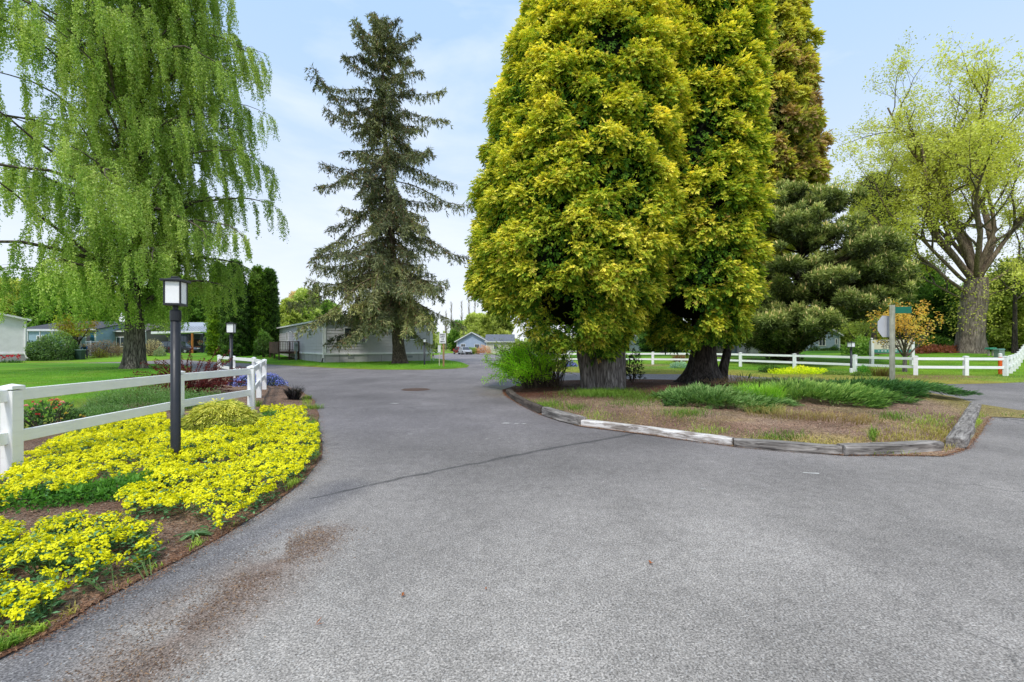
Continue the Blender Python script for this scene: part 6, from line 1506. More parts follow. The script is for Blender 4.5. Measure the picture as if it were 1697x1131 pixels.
x, y = GX(1202, 17.8), 17.8; tuft('strap_leaf_plant', 'green strap-leaved plant behind the small leaning trunk', (GX(1236, 17.0), 17.0, iz(GX(1236, 17), 17.0)), 30, .5, .3, [lin('#2c4c1c'), lin('#4a7a2c')], 513, .03, 1.3, 'plant')
shrub('dead_brush', 'low brown dry brush at the foot of the dark trunks', (GX(1215, 15.6), 15.6, iz(GX(1215, 15.6), 15.6)), 1.1, .6, .26, 1500, .1, [lin('#4a3a30'), lin('#75604e'), lin('#9a8468')], 514, stems=20, wl=.12, cat='brush')
# trunks glimpsed far behind
for px, Y, lb in ((1100, 62, 'thin distant trunk in the gap of the golden trunks'),):
    t = thing('distant_tree', lb, 'tree', (GX(px, Y), Y, tz(GX(px, Y), Y))); m = M(); trunk_mesh(m, [[0, 0, -.1], [.1, 0, 3], [0, 0, 6]], A([.4, .36, .3]), 12); m.build('trunk', MT['bark_dark'], t, smooth=True)
    rng = np.random.default_rng(7); fm = M(); P = rng.normal(size=(1500, 3)) * A([1.8, 1.8, 1.2]) + A([0, 0, 5.6]); fm.cards(P, rdir(rng, 1500), rdir(rng, 1500), .5, .3, ramp(CYP, rng.random(1500))); fm.build('crown', MT['needle'], t)
# ================================================================== houses
def siding(m, p0, ax, L, z0, z1, course, col, out, proud=.034):
    # lap boards: each course a tilted face with its own lower lip
    ax = A(ax, float); out = A(out, float); p0 = A(p0, float); n = max(1, int(round((z1 - z0) / course))); c = (z1 - z0) / n; up = A([0, 0, 1.0])
    for i in range(n):
        a = p0 + up * (z0 + i * c); b = a + ax * L; t = 1 - .04 * (_hash(np.int64(i), np.int64(7), 3))
        m.quad(a + out * proud, b + out * proud, b + up * c + out * .002, a + up * c + out * .002, A(col) * t)
        m.quad(a, b, b + out * proud, a + out * proud, A(col) * t)
def window(parent, c, w, h, normal_rot, glass='glass', frame='white_plain', fw=.09, mull=1, proud=.03):
    m = M()
    m.box((0, 0, h / 2 - fw / 2), (w, .07, fw)).box((0, 0, -h / 2 + fw / 2), (w + .06, .09, fw))
    for s in (-1, 1): m.box((s * (w / 2 - fw / 2), 0, 0), (fw, .066, h - 2 * fw - .002))
    for k in range(mull): m.box(((k + 1) / (mull + 1) * w - w / 2, .004, 0), (fw * .6, .05, h - 2 * fw - .002))
    o = m.build('window', MT[frame], parent, bevel=.004); o.location = c; o.rotation_euler = (0, 0, normal_rot)
    M().box((0, .015, 0), (w - fw, .012, h - fw), 0, (1, 1, 1)).build('pane', MT[glass], o); return o
def roof_gable(parent, x0, x1, y0, y1, ze, zp, axis, col, ov=.35, th=.14, mat='roof', fascia=(.7, .7, .7)):
    m = M(); f = M(); X0, X1, Y0, Y1 = x0 - ov, x1 + ov, y0 - ov, y1 + ov
    if axis == 'y':
        xm = (x0 + x1) / 2; s = (zp - ze) / (xm - x0); z_ = ze - s * ov
        for (xa, za), (xb, zb) in (((X0, z_), (xm, zp)), ((xm, zp), (X1, z_))):
            m.add([[xa, Y0, za + th], [xb, Y0, zb + th], [xb, Y1, zb + th], [xa, Y1, za + th], [xa, Y0, za], [xb, Y0, zb], [xb, Y1, zb], [xa, Y1, za]], [[0, 1, 2, 3], [7, 6, 5, 4], [0, 4, 5, 1], [2, 6, 7, 3], [3, 7, 4, 0], [1, 5, 6, 2]], col)
            for yy in (Y0 - .012, Y1 + .012): f.beam([xa, yy, za + th * .45], [xb, yy, zb + th * .45], .022, th * 1.25, fascia)
        for xx in (X0 - .012, X1 + .012): f.beam([xx, Y0, z_ + th * .45], [xx, Y1, z_ + th * .45], .022, th * 1.2, fascia)
    else:
        ym = (y0 + y1) / 2; s = (zp - ze) / (ym - y0); z_ = ze - s * ov
        for (ya, za), (yb, zb) in (((Y0, z_), (ym, zp)), ((ym, zp), (Y1, z_))):
            m.add([[X0, ya, za + th], [X1, ya, za + th], [X1, yb, zb + th], [X0, yb, zb + th], [X0, ya, za], [X1, ya, za], [X1, yb, zb], [X0, yb, zb]], [[0, 1, 2, 3], [7, 6, 5, 4], [0, 4, 5, 1], [2, 6, 7, 3], [3, 7, 4, 0], [1, 5, 6, 2]], col)
        for yy in (Y0 - .012, Y1 + .012): f.beam([X0, yy, z_ + th * .45], [X1, yy, z_ + th * .45], .022, th * 1.2, fascia)
    r = m.build('roof', MT[mat], parent); f.build('fascia', MT['col'], r); return r
def mat_roof():
    m, nt, out = new_mat('roof_shingle'); a = nd(nt, 'ShaderNodeAttribute', attribute_name='col'); v = coords(nt)
    b = nd(nt, 'ShaderNodeTexBrick'); b.inputs['Scale'].default_value = 3.2; nt.links.new(v, b.inputs['Vector']); b.inputs['Color1'].default_value = (.8, .8, .8, 1); b.inputs['Color2'].default_value = (1.15, 1.15, 1.15, 1); b.inputs['Mortar'].default_value = (.6, .6, .6, 1); b.inputs['Mortar Size'].default_value = .02
    c = mixc(nt, 1.0, a.outputs['Color'], b.outputs['Color'], 'MULTIPLY'); c = mixc(nt, 1.0, c, maprange(nt, noise(nt, v, 2.5, 5), .3, .7, .8, 1.2), 'MULTIPLY')
    p = nd(nt, 'ShaderNodeBsdfPrincipled', in_Roughness=.9); nt.links.new(c, p.inputs['Base Color']); nt.links.new(p.outputs[0], out.inputs[0]); return m
MT['roof'] = mat_roof()
# ---- the grey home
cx0, cy0 = -16.2, 38.6; rz = math.radians(37)
H = thing('mobile_home', 'grey lap-sided single storey home with white trim behind the spruce', 'house', (cx0, cy0, .07), rz)
W_, D_ = 10.1, 21.0; zs, zt, ze = .74, .90, 3.72; WALL = lin('#bcbabf', 1.05); SK = lin('#b0afb0', 1.0)
m = M()
siding(m, (0, 0, 0), (1, 0, 0), W_, zt, ze, .27, WALL, (0, -1, 0)); siding(m, (0, D_, 0), (0, -1, 0), D_, zt, ze, .27, WALL, (-1, 0, 0)); siding(m, (W_, 0, 0), (0, 1, 0), D_, zt, ze, .27, WALL, (1, 0, 0)); siding(m, (W_, D_, 0), (-1, 0, 0), W_, zt, ze, .27, WALL, (0, 1, 0))
n = 5; pk = .72
for i in range(n):
    a, b = i / n, (i + 1) / n; x0 = W_ / 2 * a; x1 = W_ / 2 * b
    m.quad([x0, -.022, ze + pk * a], [W_ - x0, -.022, ze + pk * a], [W_ - x1, -.002, ze + pk * b], [x1, -.002, ze + pk * b], WALL); m.quad([W_ - x0, D_, ze + pk * a], [x0, D_, ze + pk * a], [x1, D_, ze + pk * b], [W_ - x1, D_, ze + pk * b], WALL)
m.build('wall', MT['col'], H)
s = M().box((W_ / 2, .03 + .02, zs / 2), (W_, .06, zs), 0, SK).box((.05, D_ / 2 + .08, zs / 2), (.06, D_ - .05, zs), 0, SK * .97).box((W_ - .05, D_ / 2 + .08, zs / 2), (.06, D_ - .05, zs), 0, SK); sk = s.build('skirting', MT['col'], H)
s = M()
for k in range(1, 8): s.box((k * W_ / 8, .015, zs / 2 - .01), (.035, .014, zs - .03), 0, SK * .5)
for k in range(1, 14): s.box((.015, k * D_ / 14, zs / 2 - .01), (.014, .03, zs - .03), 0, SK * .62)
s.build('skirting_seam', MT['col'], sk)
for k, xx in enumerate((2.25, 7.9)):
    v = M().box((0, 0, 0), (.5, .02, .2), 0, (.20, .22, .22))
    for j in range(4): v.box((-.15 + .1 * j, -.012, 0), (.03, .012, .16), 0, (.34, .36, .36))
    v.build('vent', MT['col'], H).location = (xx, .012, .47)
t = M().box((W_ / 2, -.02, (zs + zt) / 2), (W_ + .1, .09, zt - zs), 0, (.86, .86, .87)).box((-.02, D_ / 2 + .03, (zs + zt) / 2), (.09, D_ - .04, zt - zs - .004), 0, (.86, .86, .87)); t.build('base_trim', MT['col'], H, bevel=.005)
for (xx, yy) in ((.0, .0), (W_, 0.0)):
    M().box((xx, yy - .005, (zt + ze) / 2 - .0), (.19, .19, ze - zt + .0), 0, (.86, .86, .87)).build('corner_board', MT['col'], H, bevel=.005)
roof_gable(H, 0, W_, 0, D_, ze, ze + pk, 'y', lin('#8d8d88', .7), .32, .12, fascia=(.74, .74, .74))
M().tube([[-.14, -.1, ze - .1], [-.14, -.1, .75], [-.16, -.12, .45]], .045, 8, (.86, .86, .87)).build('downspout', MT['col'], H); M().tube([[-.16, -.12, .45], [-.3, -.2, .02]], .05, 8, (.02, .02, .02)).build('drain_pipe', MT['col'], H)
M().tube([[W_ + .14, -.1, ze - .1], [W_ + .14, -.1, .25], [W_ + .25, -.2, .05]], .045, 8, (.74, .74, .74)).build('downspout', MT['col'], H)
window(H, (2.6, -.045, 2.48), 2.0, 1.35, 0); window(H, (7.6, -.045, 2.65), 1.7, 1.1, 0); window(H, (-.045, 16.0, 2.6), 1.2, 1.1, -PI / 2); window(H, (-.045, 5.0, 2.75), .9, .7, -PI / 2, mull=0)
d = M().box((0, 0, 1.0), (1.05, .08, 2.12), 0, (.86, .86, .87)).build('door', MT['col'], H, bevel=.006); d.location = (-.05, 11.7, 1.0); d.rotation_euler = (0, 0, -PI / 2)
M().box((0, -.046, 1.05), (.82, .02, 1.9), 0, (.68, .69, .70)).build('door_leaf', MT['col'], d, bevel=.01); M().lathe([(.001, 0), (.03, .01), (.03, .05), (.001, .06)], 10, (.5, .45, .3), axis='y').build('handle', MT['col'], d).location = (.33, -.12, 1.0)
lp = M().box((0, 0, 0), (.12, .1, .2), 0, (.8, .8, .8)).tube([[0, -.05, .05], [.12, -.2, .1]], .05, 8, (.8, .8, .8)).tube([[0, -.05, .05], [-.14, -.2, .1]], .05, 8, (.8, .8, .8)); o = lp.build('flood_light', MT['col'], H); o.location = (-.09, 13.1, 3.0); o.rotation_euler = (0, 0, -PI / 2)
# deck and meter stand beside it
dk = thing('wooden_deck', 'small brown wooden deck with railing at the side door of the grey home', 'deck', (cx0, cy0, .07), rz); DW = (1, 1, 1)
fl = M()
for k in range(14): fl.box((-1.02, 9.7 + k * .395, .93), (1.9, .36, .05))
fl.build('floor', MT['deck_wood'], dk)
b_ = M().box((-1.02, 9.56, .84), (1.92, .05, .2)).box((-1.98, 12.3, .84), (.05, 5.4, .2)); b_.build('rim_board', MT['deck_wood'], dk)
pn = M()
for k in range(24): pn.box((-1.98 - .03, 9.72 + k * .226, 1.42), (.025, .215, 1.02))
pn.build('side_panel', MT['deck_wood'], dk)
for (xx, yy) in ((-1.94, 9.56), (-.12, 9.56), (-1.0, 9.56), (-1.94, 12.3), (-1.94, 15.0)):
    M().box((xx, yy + .05, 1.0), (.11, .11, 2.0), 0).build('post', MT['deck_wood'], dk, bevel=.004)
M().box((-1.02, 9.6, 1.96), (1.9, .12, .05)).box((-1.02, 9.6, 1.08), (1.75, .05, .08)).build('handrail', MT['deck_wood'], dk)
for k in range(11): M().box((-1.8 + k * .155, 9.6, 1.52), (.045, .04, .82)).build('baluster', MT['deck_wood'], dk)
st_ = M()
for k in range(3): st_.box((-.75, 9.3 - k * .27, .74 - .24 * k), (.9, .27, .05))
st_.build('steps', MT['deck_wood'], dk)
cnr = Matrix.Rotation(rz, 2); q = cnr @ Vector((-.62, 8.35))
ms = thing('meter_stand', 'grey electric meter stand in front of the wooden deck', 'meter', (cx0 + q.x, cy0 + q.y, .07), rz)
M().box((0, 0, .55), (.16, .12, 1.1), 0, lin('#9aa5a8', .8)).build('post', MT['col'], ms); mb = M().box((0, -.03, 1.45), (.36, .2, .85), 0, lin('#aab2b2', .8)).build('meter_box', MT['col'], ms, bevel=.01); M().lathe([(.10, 0), (.10, .08), (.07, .11), (.001, .12)], 14, (.35, .36, .36), axis='y').build('dial', MT['col'], mb).location = (0, -.25, 1.6)
M().box((-.1, -.02, 1.3), (.12, .15, 1.2), 0, lin('#c9a990', .75)).build('back_board', MT['col'], ms)

# ---- simple houses of the background
def house(name, label, loc, rot, w, d, h, pk, axis, wall, roofc, wins=(), doors=(), course=.2, skirt=None, trim=True, ov=.35, proud=.02, mat='roof'):
    r = thing(name, label, 'house', loc, rot); m = M()
    siding(m, (0, 0, 0), (1, 0, 0), w, 0, h, course, wall, (0, -1, 0), proud); siding(m, (0, d, 0), (0, -1, 0), d, 0, h, course, wall, (-1, 0, 0), proud); siding(m, (w, 0, 0), (0, 1, 0), d, 0, h, course, wall, (1, 0, 0), proud); siding(m, (w, d, 0), (-1, 0, 0), w, 0, h, course, wall, (0, 1, 0), proud)
    if axis == 'y':
        m.add([[0, 0, h], [w, 0, h], [w / 2, 0, h + pk]], [[0, 1, 2]], wall); m.add([[w, d, h], [0, d, h], [w / 2, d, h + pk]], [[0, 1, 2]], wall)
    else:
        m.add([[0, d, h], [0, 0, h], [0, d / 2, h + pk]], [[0, 1, 2]], wall); m.add([[w, 0, h], [w, d, h], [w, d / 2, h + pk]], [[0, 1, 2]], wall)
    m.build('wall', MT['col'], r)
    if trim:
        for xx in (0, w): M().box((xx, -.01, h / 2), (.16, .1, h - .02), 0, (.75, .75, .75)).build('corner_board', MT['col'], r)
    if skirt is not None: M().box((w / 2, -.03, .35), (w + .12, .1, .7), 0, skirt).box((w / 2, -.05, .76), (w + .16, .14, .12), 0, (.74, .74, .74)).build('skirting', MT['col'], r)
    roof_gable(r, 0, w, 0, d, h, h + pk, axis, roofc, ov, .14, mat)
    for (x, z, ww, hh, ml) in wins: window(r, (x, -.05, z), ww, hh, 0, mull=ml)
    for (x, ww, hh, col) in doors:
        o = M().box((0, 0, hh / 2), (ww, .06, hh), 0, col).build('door', MT['col'], r, bevel=.01); o.location = (x, -.04, .02); M().box((ww * .36, -.05, hh * .48), (.05, .05, .12), 0, (.3, .3, .3)).build('handle', MT['col'], o)
    return r
x1 = GX(42.5, 44); ra = math.radians(50); house('white_house', 'white walled house at the left edge with grey skirting', (x1 - 9 * math.cos(ra), 44 - 9 * math.sin(ra), .05), ra, 9, 14, 4.1, 1.2, 'y', (.74, .73, .75), lin('#7a7a7c', .7), wins=((2.5, 2.4, 1.6, 1.2, 1),), course=4.1, skirt=lin('#b3afb8', .8), proud=.004)
wh = [o for o in bpy.data.objects if o.name == 'white_house'][0]
M().tube([[8.98, -.14, 3.9], [8.98, -.14, .7], [9.05, -.18, .4], [9.4, -.3, .06]], .07, 8, (.75, .75, .75)).build('downspout', MT['col'], wh)
# blue house with the carport
xa, xb = GX(36, 60), GX(158, 60); zb = tz(-50, 60)
bh = house('blue_house', 'light blue house with teal shutter and dark carport roof behind the rhododendron', (xa, 60, zb), 0, xb - xa, 12, 3.3, 1.3, 'x', lin('#9db8cc', .8), lin('#55575c', .7), wins=((GX(128, 60) - xa, 1.9, 1.2, 1.2, 1), (GX(147, 60) - xa, 2.0, .65, 1.5, 0), (GX(70, 60) - xa, 1.9, 1.4, 1.2, 1)), doors=((GX(114, 60) - xa, .95, 2.1, lin('#7d6a60')),))
M().box((GX(153.5, 60) - xa, -.07, 2.0), (.55, .05, 1.55), 0, lin('#1f6f9a', .8)).build('shutter', MT['col'], bh, bevel=.01)
cp = thing('carport', 'dark flat carport with white fascia in front of the light blue house', 'carport', (GX(44, 55), 55, tz(-56, 55)))
wcp = GX(108, 55) - GX(44, 55); M().box((wcp / 2, 2.2, 3.15), (wcp, 4.4, .12), 0, lin('#33363c', .8)).build('roof', MT['col'], cp); M().box((wcp / 2, -.03, 3.15), (wcp + .1, .05, .26), 0, (.72, .73, .75)).build('fascia', MT['col'], cp)
for k in range(4): M().box((.1 + k * (wcp - .2) / 3, .05, 1.52), (.1, .1, 3.05), 0, (.68, .68, .7)).build('post', MT['col'], cp)
# tan house between the maple and the birch trunk
xa, xb = GX(160, 63), GX(241, 63)
house('tan_house', 'brownish house with white framed windows behind the birch trunk', (xa, 63, tz(-54, 63)), 0, xb - xa, 9, 3.2, 1.2, 'x', lin('#8a8274', .75), lin('#6b6660', .7), wins=((GX(172, 63) - xa, 2.0, 1.3, 1.2, 1), (GX(200, 63) - xa, 1.7, 1.2, 1.4, 1), (GX(225, 63) - xa, 1.8, 1.2, 1.2, 1)))
# dark house with metal roof and porch
xa, xb = GX(243, 68), GX(352, 68); zb = tz(-52, 68)
MT['metal_roof'] = mat_paint('metal_roof', (.42, .44, .47), .35, .08, 2, metal=.35)
dh = house('dark_house', 'dark blue-grey board house with a pale metal porch roof behind the parked car', (xa, 68, zb), 0, xb - xa, 10, 3.35, 1.5, 'x', lin('#5d6578', .75), lin('#a5aab0', .7), wins=((GX(254, 68) - xa, 2.0, .9, 1.6, 0), (GX(283, 68) - xa, 2.2, 1.8, .9, 1), (GX(345, 68) - xa, 1.9, 1.3, 1.3, 1)), doors=((GX(326, 68) - xa, 1.0, 2.1, lin('#3a2a24')),), course=3.35, proud=.004, mat='metal_roof')
bt = M()
for k in range(24): bt.box((.2 + k * (xb - xa - .4) / 23, -.02, 1.67), (.05, .03, 3.3), 0, lin('#525a6c', .72))
bt.build('batten', MT['col'], dh)
pw0 = GX(308, 68) - xa; pw1 = GX(353, 68) - xa
pr = M(); pr.add([[pw0, -2.3, 3.0], [pw1, -2.3, 3.0], [pw1, .0, 4.1], [pw0, .0, 4.1], [pw0, -2.3, 2.9], [pw1, -2.3, 2.9], [pw1, 0, 4.0], [pw0, 0, 4.0]], [[0, 1, 2, 3], [7, 6, 5, 4], [0, 4, 5, 1], [1, 5, 6, 2], [3, 7, 4, 0]], (.5, .52, .55))
for k in range(11): pr.beam([pw0 + k * (pw1 - pw0) / 10, -2.3, 3.03], [pw0 + k * (pw1 - pw0) / 10, 0, 4.13], .05, .06, (.36, .38, .42))
pr.build('porch_roof', MT['metal_roof'], dh)
for k in range(3): M().box((pw0 + .1 + k * (pw1 - pw0 - .2) / 2, -2.2, 1.45), (.16, .16, 2.9), 0, lin('#23262e', .8)).build('porch_post', MT['col'], dh)
M().box(((pw0 + pw1) / 2, -2.2, 1.0), (pw1 - pw0, .06, .08), 0, lin('#7a4a34', .8)).box(((pw0 + pw1) / 2, -2.2, .35), (pw1 - pw0, .05, .3), 0, lin('#2c3038', .8)).build('porch_rail', MT['col'], dh)
for k, (px, lb) in enumerate(((315, 'left hanging flower basket on the dark porch'), (332, 'right hanging flower basket on the dark porch'))):
    r = thing('hanging_basket', lb, 'basket', (GX(px, 65.3), 65.3, zb + 1.25), 0, 'hanging baskets on the porch'); rng = np.random.default_rng(600 + k)
    M().lathe([(.001, 0), (.18, .08), (.28, .3), (.30, .34)], 14, lin('#b8a898', .8)).build('bowl', MT['col'], r); M().cards(rdir(rng, 90) * A([.3, .3, .2]) + A([0, 0, .42]), rdir(rng, 90), rdir(rng, 90), .12, .1, ramp([lin('#4a3a2a'), lin('#8a5a48'), lin('#6a7a3a')], rng.random(90))).build('plant', MT['leaf'], r); M().tube([[0, 0, .3], [0, 0, 1.5]], .012, 4, (.1, .1, .1)).build('chain', MT['col'], r)
wc = thing('canopy', 'long white flat canopy over the parked black car, on an orange wood post', 'carport', (GX(250, 60.5), 60.5, tz(-48, 60)))
L = GX(332, 60.5) - GX(250, 60.5); M().add(A([[0, 0, 2.72], [L, 0, 2.98], [L, 0, 3.12], [0, 0, 3.05], [0, 3, 2.72], [L, 3, 2.98], [L, 3, 3.12], [0, 3, 3.05]]), [[0, 1, 2, 3], [1, 5, 6, 2], [5, 4, 7, 6], [4, 0, 3, 7], [3, 2, 6, 7], [4, 5, 1, 0]], (.72, .73, .75)).build('roof', MT['col'], wc, bevel=.02)
M().box((GX(319, 60.5) - GX(250, 60.5), -.02, 1.4), (.2, .2, 2.85), 0, lin('#b8702c', .8)).build('post', MT['col'], wc); M().box((.5, 2.6, 1.35), (.15, .15, 2.7), 0, (.3, .3, .3)).build('rear_post', MT['col'], wc)
# railing, bin
rl = thing('porch_railing', 'grey-blue porch railing behind the person and the green bin', 'railing', (GX(143, 52), 52, tz(-49, 52)))
for k in range(7): M().box((.05 + k * .2, 0, .95), (.06, .06, 1.6), 0, lin('#93a3b0', .8)).build('baluster', MT['col'], rl)
M().box((.7, 0, 1.8), (1.6, .1, .1), 0, lin('#a8b6c2', .8)).box((.7, 0, .2), (1.5, .06, .1), 0, lin('#93a3b0', .8)).build('rail', MT['col'], rl); M().box((.62, -.1, .95), (.2, .06, 1.9), 0, lin('#b4bec8', .8)).build('end_post', MT['col'], rl)
gb = thing('wheelie_bin', 'dark green wheelie bin beside the rhododendron', 'bin', (GX(133, 46.3), 46.3, tz(-45, 46)), .2)
M().box((0, 0, .55), (.5, .55, 1.0), 0, lin('#2c4a40', .75), taper=1.18).build('body', MT['col'], gb, bevel=.03); M().box((0, -.02, 1.10), (.66, .72, .09), 0, lin('#7f9c98', .75)).build('lid', MT['col'], gb, bevel=.03)
for s in (-1, 1): M().lathe([(.001, -.03), (.1, -.03), (.1, .03), (.001, .03)], 14, (.02, .02, .02), axis='x').build('wheel', MT['rubber'], gb).location = (s * .24, .26, .1)
# right background: sheds, pale blue house, grey house
for (p0, p1, Y, h, col, dr, lb) in ((1206, 1224, 51, 2.5, '#8fa0ac', None, 'blue-grey garden shed, leftmost of the three'), (1224.5, 1243, 50.5, 2.45, '#d4cdd2', 1, 'pale lilac-white garden shed in the middle with a small window'), (1243.5, 1264, 50, 2.3, '#d8d4c8', None, 'cream garden shed, right of the pale one')):
    xa, xb = GX(p0, Y), GX(p1, Y); r = thing('garden_shed', lb, 'shed', (xa, Y, tz(xa, Y)), 0, 'garden sheds behind the right fence'); w_ = xb - xa; m = M()
    for k in range(6): m.box((w_ / 12 + k * w_ / 6, 1.2, h / 2), (w_ / 6 - .015, 2.4, h), 0, lin(col, .8))
    m.build('wall', MT['col'], r); roof_gable(r, 0, w_, 0, 2.4, h, h + .45, 'y', lin('#8a8680', .7), .12, .08)
    if dr: window(r, (w_ * .55, -.04, h * .66), .25, .5, 0, mull=0, fw=.05)
    else: M().box((w_ * .5, -.02, .95), (w_ * .55, .04, 1.8), 0, lin(col, .68)).build('door', MT['col'], r)
Y = 60; xa, xb = GX(1312, Y), GX(1391, Y); zb = tz(xa, Y)
ph = house('pale_blue_house', 'pale blue house with white twin window behind the right lawn', (xa, Y, zb), 0, xb - xa, 10, 2.25, 1.9, 'y', lin('#b4c8da', .8), lin('#a9a8a2', .7), wins=((GX(1362, Y) - xa, 1.35, .95, 1.25, 1), (GX(1318, Y) - xa, 1.45, .6, 1.1, 0), (GX(1385.5, Y) - xa, 1.35, .35, .8, 0)))
xa, xb = GX(1062, 82), GX(1145, 82); house('grey_bungalow', 'low grey house glimpsed between the golden conifer trunks', (xa, 82, tz(xa, 82)), 0, xb - xa, 8, 2.3, 1.0, 'x', lin('#9aa2a6', .8), lin('#7d7d7f', .7), wins=((2, 1.4, 1.4, 1.0, 1), (6, 1.4, 1.2, 1.0, 1)))
# far centre: blue house and its wing
Y = 95; xa, xb = GX(757.5, Y), GX(806, Y)
house('far_blue_house', 'small far blue house with gable at the end of the road', (xa, Y, .0), 0, xb - xa, 12, 2.75, 1.75, 'y', lin('#aebfd8', .82), lin('#7d828c', .7), wins=((GX(767.5, Y) - xa, 1.55, 1.0, 1.15, 1), (GX(790.5, Y) - xa, 1.5, 1.0, 1.2, 1)), ov=.5)
xa, xb = GX(806.5, Y), GX(850, Y)
house('far_cream_wing', 'cream house wall right of the far blue house', (xa, Y - .5, 0), 0, xb - xa, 9, 2.6, 1.5, 'x', lin('#d9d4c4', .82), lin('#7d828c', .7), wins=((2, 1.5, 1, 1.1, 1),), ov=.4)
for px, Y, rx, h, cols, lb, sd in ((776, 88, 1.3, 1.3, GRN, 'round green bush left of the far lawn', 611), (786, 88.5, 1.0, 1.2, YGR, 'yellow-green bush beside the round green one', 612), (801, 88, 1.5, 1.7, [lin('#8a5f48'), lin('#b58c72'), lin('#c8a890')], 'pinkish tan bush before the far blue house', 613)):
    shrub('shrub', lb, (GX(px, Y), Y, .03), rx, rx * .8, h, 700, .3, cols, sd, stems=0)

# ================================================================== cars
MT['chrome'] = mat_paint('alloy', (.55, .56, .58), .3, .05, 5, metal=.6)
MT['lamp_white'] = mat_paint('lamp_lens', (.75, .76, .78), .15, .03, 5); MT['lamp_red'] = mat_paint('lamp_red', (.45, .02, .02), .2, .03, 5)
def loft(m, secs, col):
    # secs: list over length; each a closed ring of points
    k = len(secs[0]); V = A(secs).reshape(-1, 3); n = len(secs); i = np.arange(n - 1)[:, None] * k; j = np.arange(k)[None]; j2 = (j + 1) % k
    m.add(V, np.stack([i + j, i + j2, i + k + j2, i + k + j], -1).reshape(-1, 4), col)
    for s, o in ((0, 1), (n - 1, 0)):
        c = A(secs[s]).mean(0); f = np.stack([np.arange(k), (np.arange(k) + 1) % k, np.full(k, k)], 1); m.add(np.vstack([secs[s], c]), f[:, ::-1] if o else f, col)
def car(label, loc, rot, col, L=4.7, W=1.85, H=1.72, suv=True, roofc=None):
    r = thing('parked_car', label, 'car', loc, rot, 'cars parked by the houses'); body = M()
    hz = .96 if suv else .86
    xs = np.linspace(-L / 2, L / 2, 15); top = np.interp(xs, [-L / 2, -L / 2 + .12, -L * .3, L * .2, L * .34, L / 2 - .12, L / 2], [.78, hz, hz + .02, hz, hz - .05, .72, .60]); bot = np.interp(xs, [-L / 2, -L / 2 + .25, L / 2 - .25, L / 2], [.42, .28, .26, .36]); wd = np.interp(xs, [-L / 2, -L / 2 + .25, 0, L / 2 - .3, L / 2], [.80, .97, 1, .95, .72]) * W / 2
    secs = [[[x, -w * .96, b], [x, -w, b + (t - b) * .45], [x, -w * .96, t - .05], [x, -w * .86, t], [x, w * .86, t], [x, w * .96, t - .05], [x, w, b + (t - b) * .45], [x, w * .96, b]] for x, t, b, w in zip(xs, top, bot, wd)]
    loft(body, secs, col)
    x0, x1, x2, x3 = (-L / 2 + .1, -L / 2 + .35, L * .06, L * .24) if suv else (-L * .40, -L * .22, L * .05, L * .24)
    cab = [(x0, hz - .06, hz - .05, .80), (x1, hz - .04, H - .06, .70), ((x1 + x2) / 2, hz - .04, H, .68), (x2, hz - .04, H - .05, .68), (x3, hz - .08, hz - .02, .78)]
    loft(body, [[[x, -W / 2 * (.93), a], [x, -W / 2 * w, t], [x, W / 2 * w, t], [x, W / 2 * .93, a]] for x, a, t, w in cab], col if roofc is None else roofc)
    b = body.build('body', MT['col_shiny'], r, smooth=False, bevel=.03)
    g = M(); e = .012
    for s in (-1, 1):
        yb, yt = s * (W / 2 * .925 + e), s * (W / 2 * .715 + e); za, zt_ = hz + .02, H - .13
        for (a0, a1, b0, b1) in ((x1 - .02 if suv else x1 - .25, (x1 + x2) / 2 - .18, x1 + .12, (x1 + x2) / 2 - .18), ((x1 + x2) / 2 - .1, x3 - .3, (x1 + x2) / 2 - .1, x2 - .02)):
            q = [[a0, yb, za], [a1, yb, za], [b1, yt, zt_], [b0, yt, zt_]]; g.quad(*(q if s < 0 else q[::-1]))
    fw = [[x3 - .06, -W * .40, hz + .03], [x3 - .06, W * .40, hz + .03], [x2 + .05, W * .315, H - .09], [x2 + .05, -W * .315, H - .09]]; g.quad(*[(A(p) + A([.02, 0, .02])).tolist() for p in fw])
    rw = [[x0 + .03, W * .39, hz + .05], [x0 + .03, -W * .39, hz + .05], [x1 - .05, -W * .32, H - .14], [x1 - .05, W * .32, H - .14]]; g.quad(*[(A(p) + A([-.03, 0, .02])).tolist() for p in rw])
    g.build('window', MT['glass'], r)
    for sx in (-L * .31, L * .31):
        for s in (-1, 1):
            w_ = M().lathe([(.19, -.10), (.30, -.11), (.345, -.07), (.345, .07), (.30, .11), (.19, .10)], 26, (1, 1, 1), axis='y').build('wheel', MT['rubber'], r, smooth=True); w_.location = (sx, s * (W / 2 - .09), .345)
            rm = M().lathe([(.001, -.085), (.06, -.09), (.07, -.07), (.19, -.06), (.215, -.10)], 24, (1, 1, 1), axis='y')
            for k in range(5): rm.beam([math.cos(k * 1.2566) * .05, -.085, math.sin(k * 1.2566) * .05], [math.cos(k * 1.2566) * .19, -.085, math.sin(k * 1.2566) * .19], .05, .02)
            o = rm.build('rim', MT['chrome'], w_); o.rotation_euler = (0, 0, 0 if s < 0 else PI)
    for s in (-1, 1):
        M().box((L / 2 - .12, s * W * .33, .72), (.16, .34, .14)).build('headlight', MT['lamp_white'], r, bevel=.02); M().box((-L / 2 + .06, s * W * .39, .92), (.1, .2, .28)).build('tail_light', MT['lamp_red'], r, bevel=.02); M().box((x3 - .35, s * (W / 2 + .08), hz + .06), (.12, .18, .13), 0, col).build('mirror', MT['col_shiny'], r, bevel=.02)
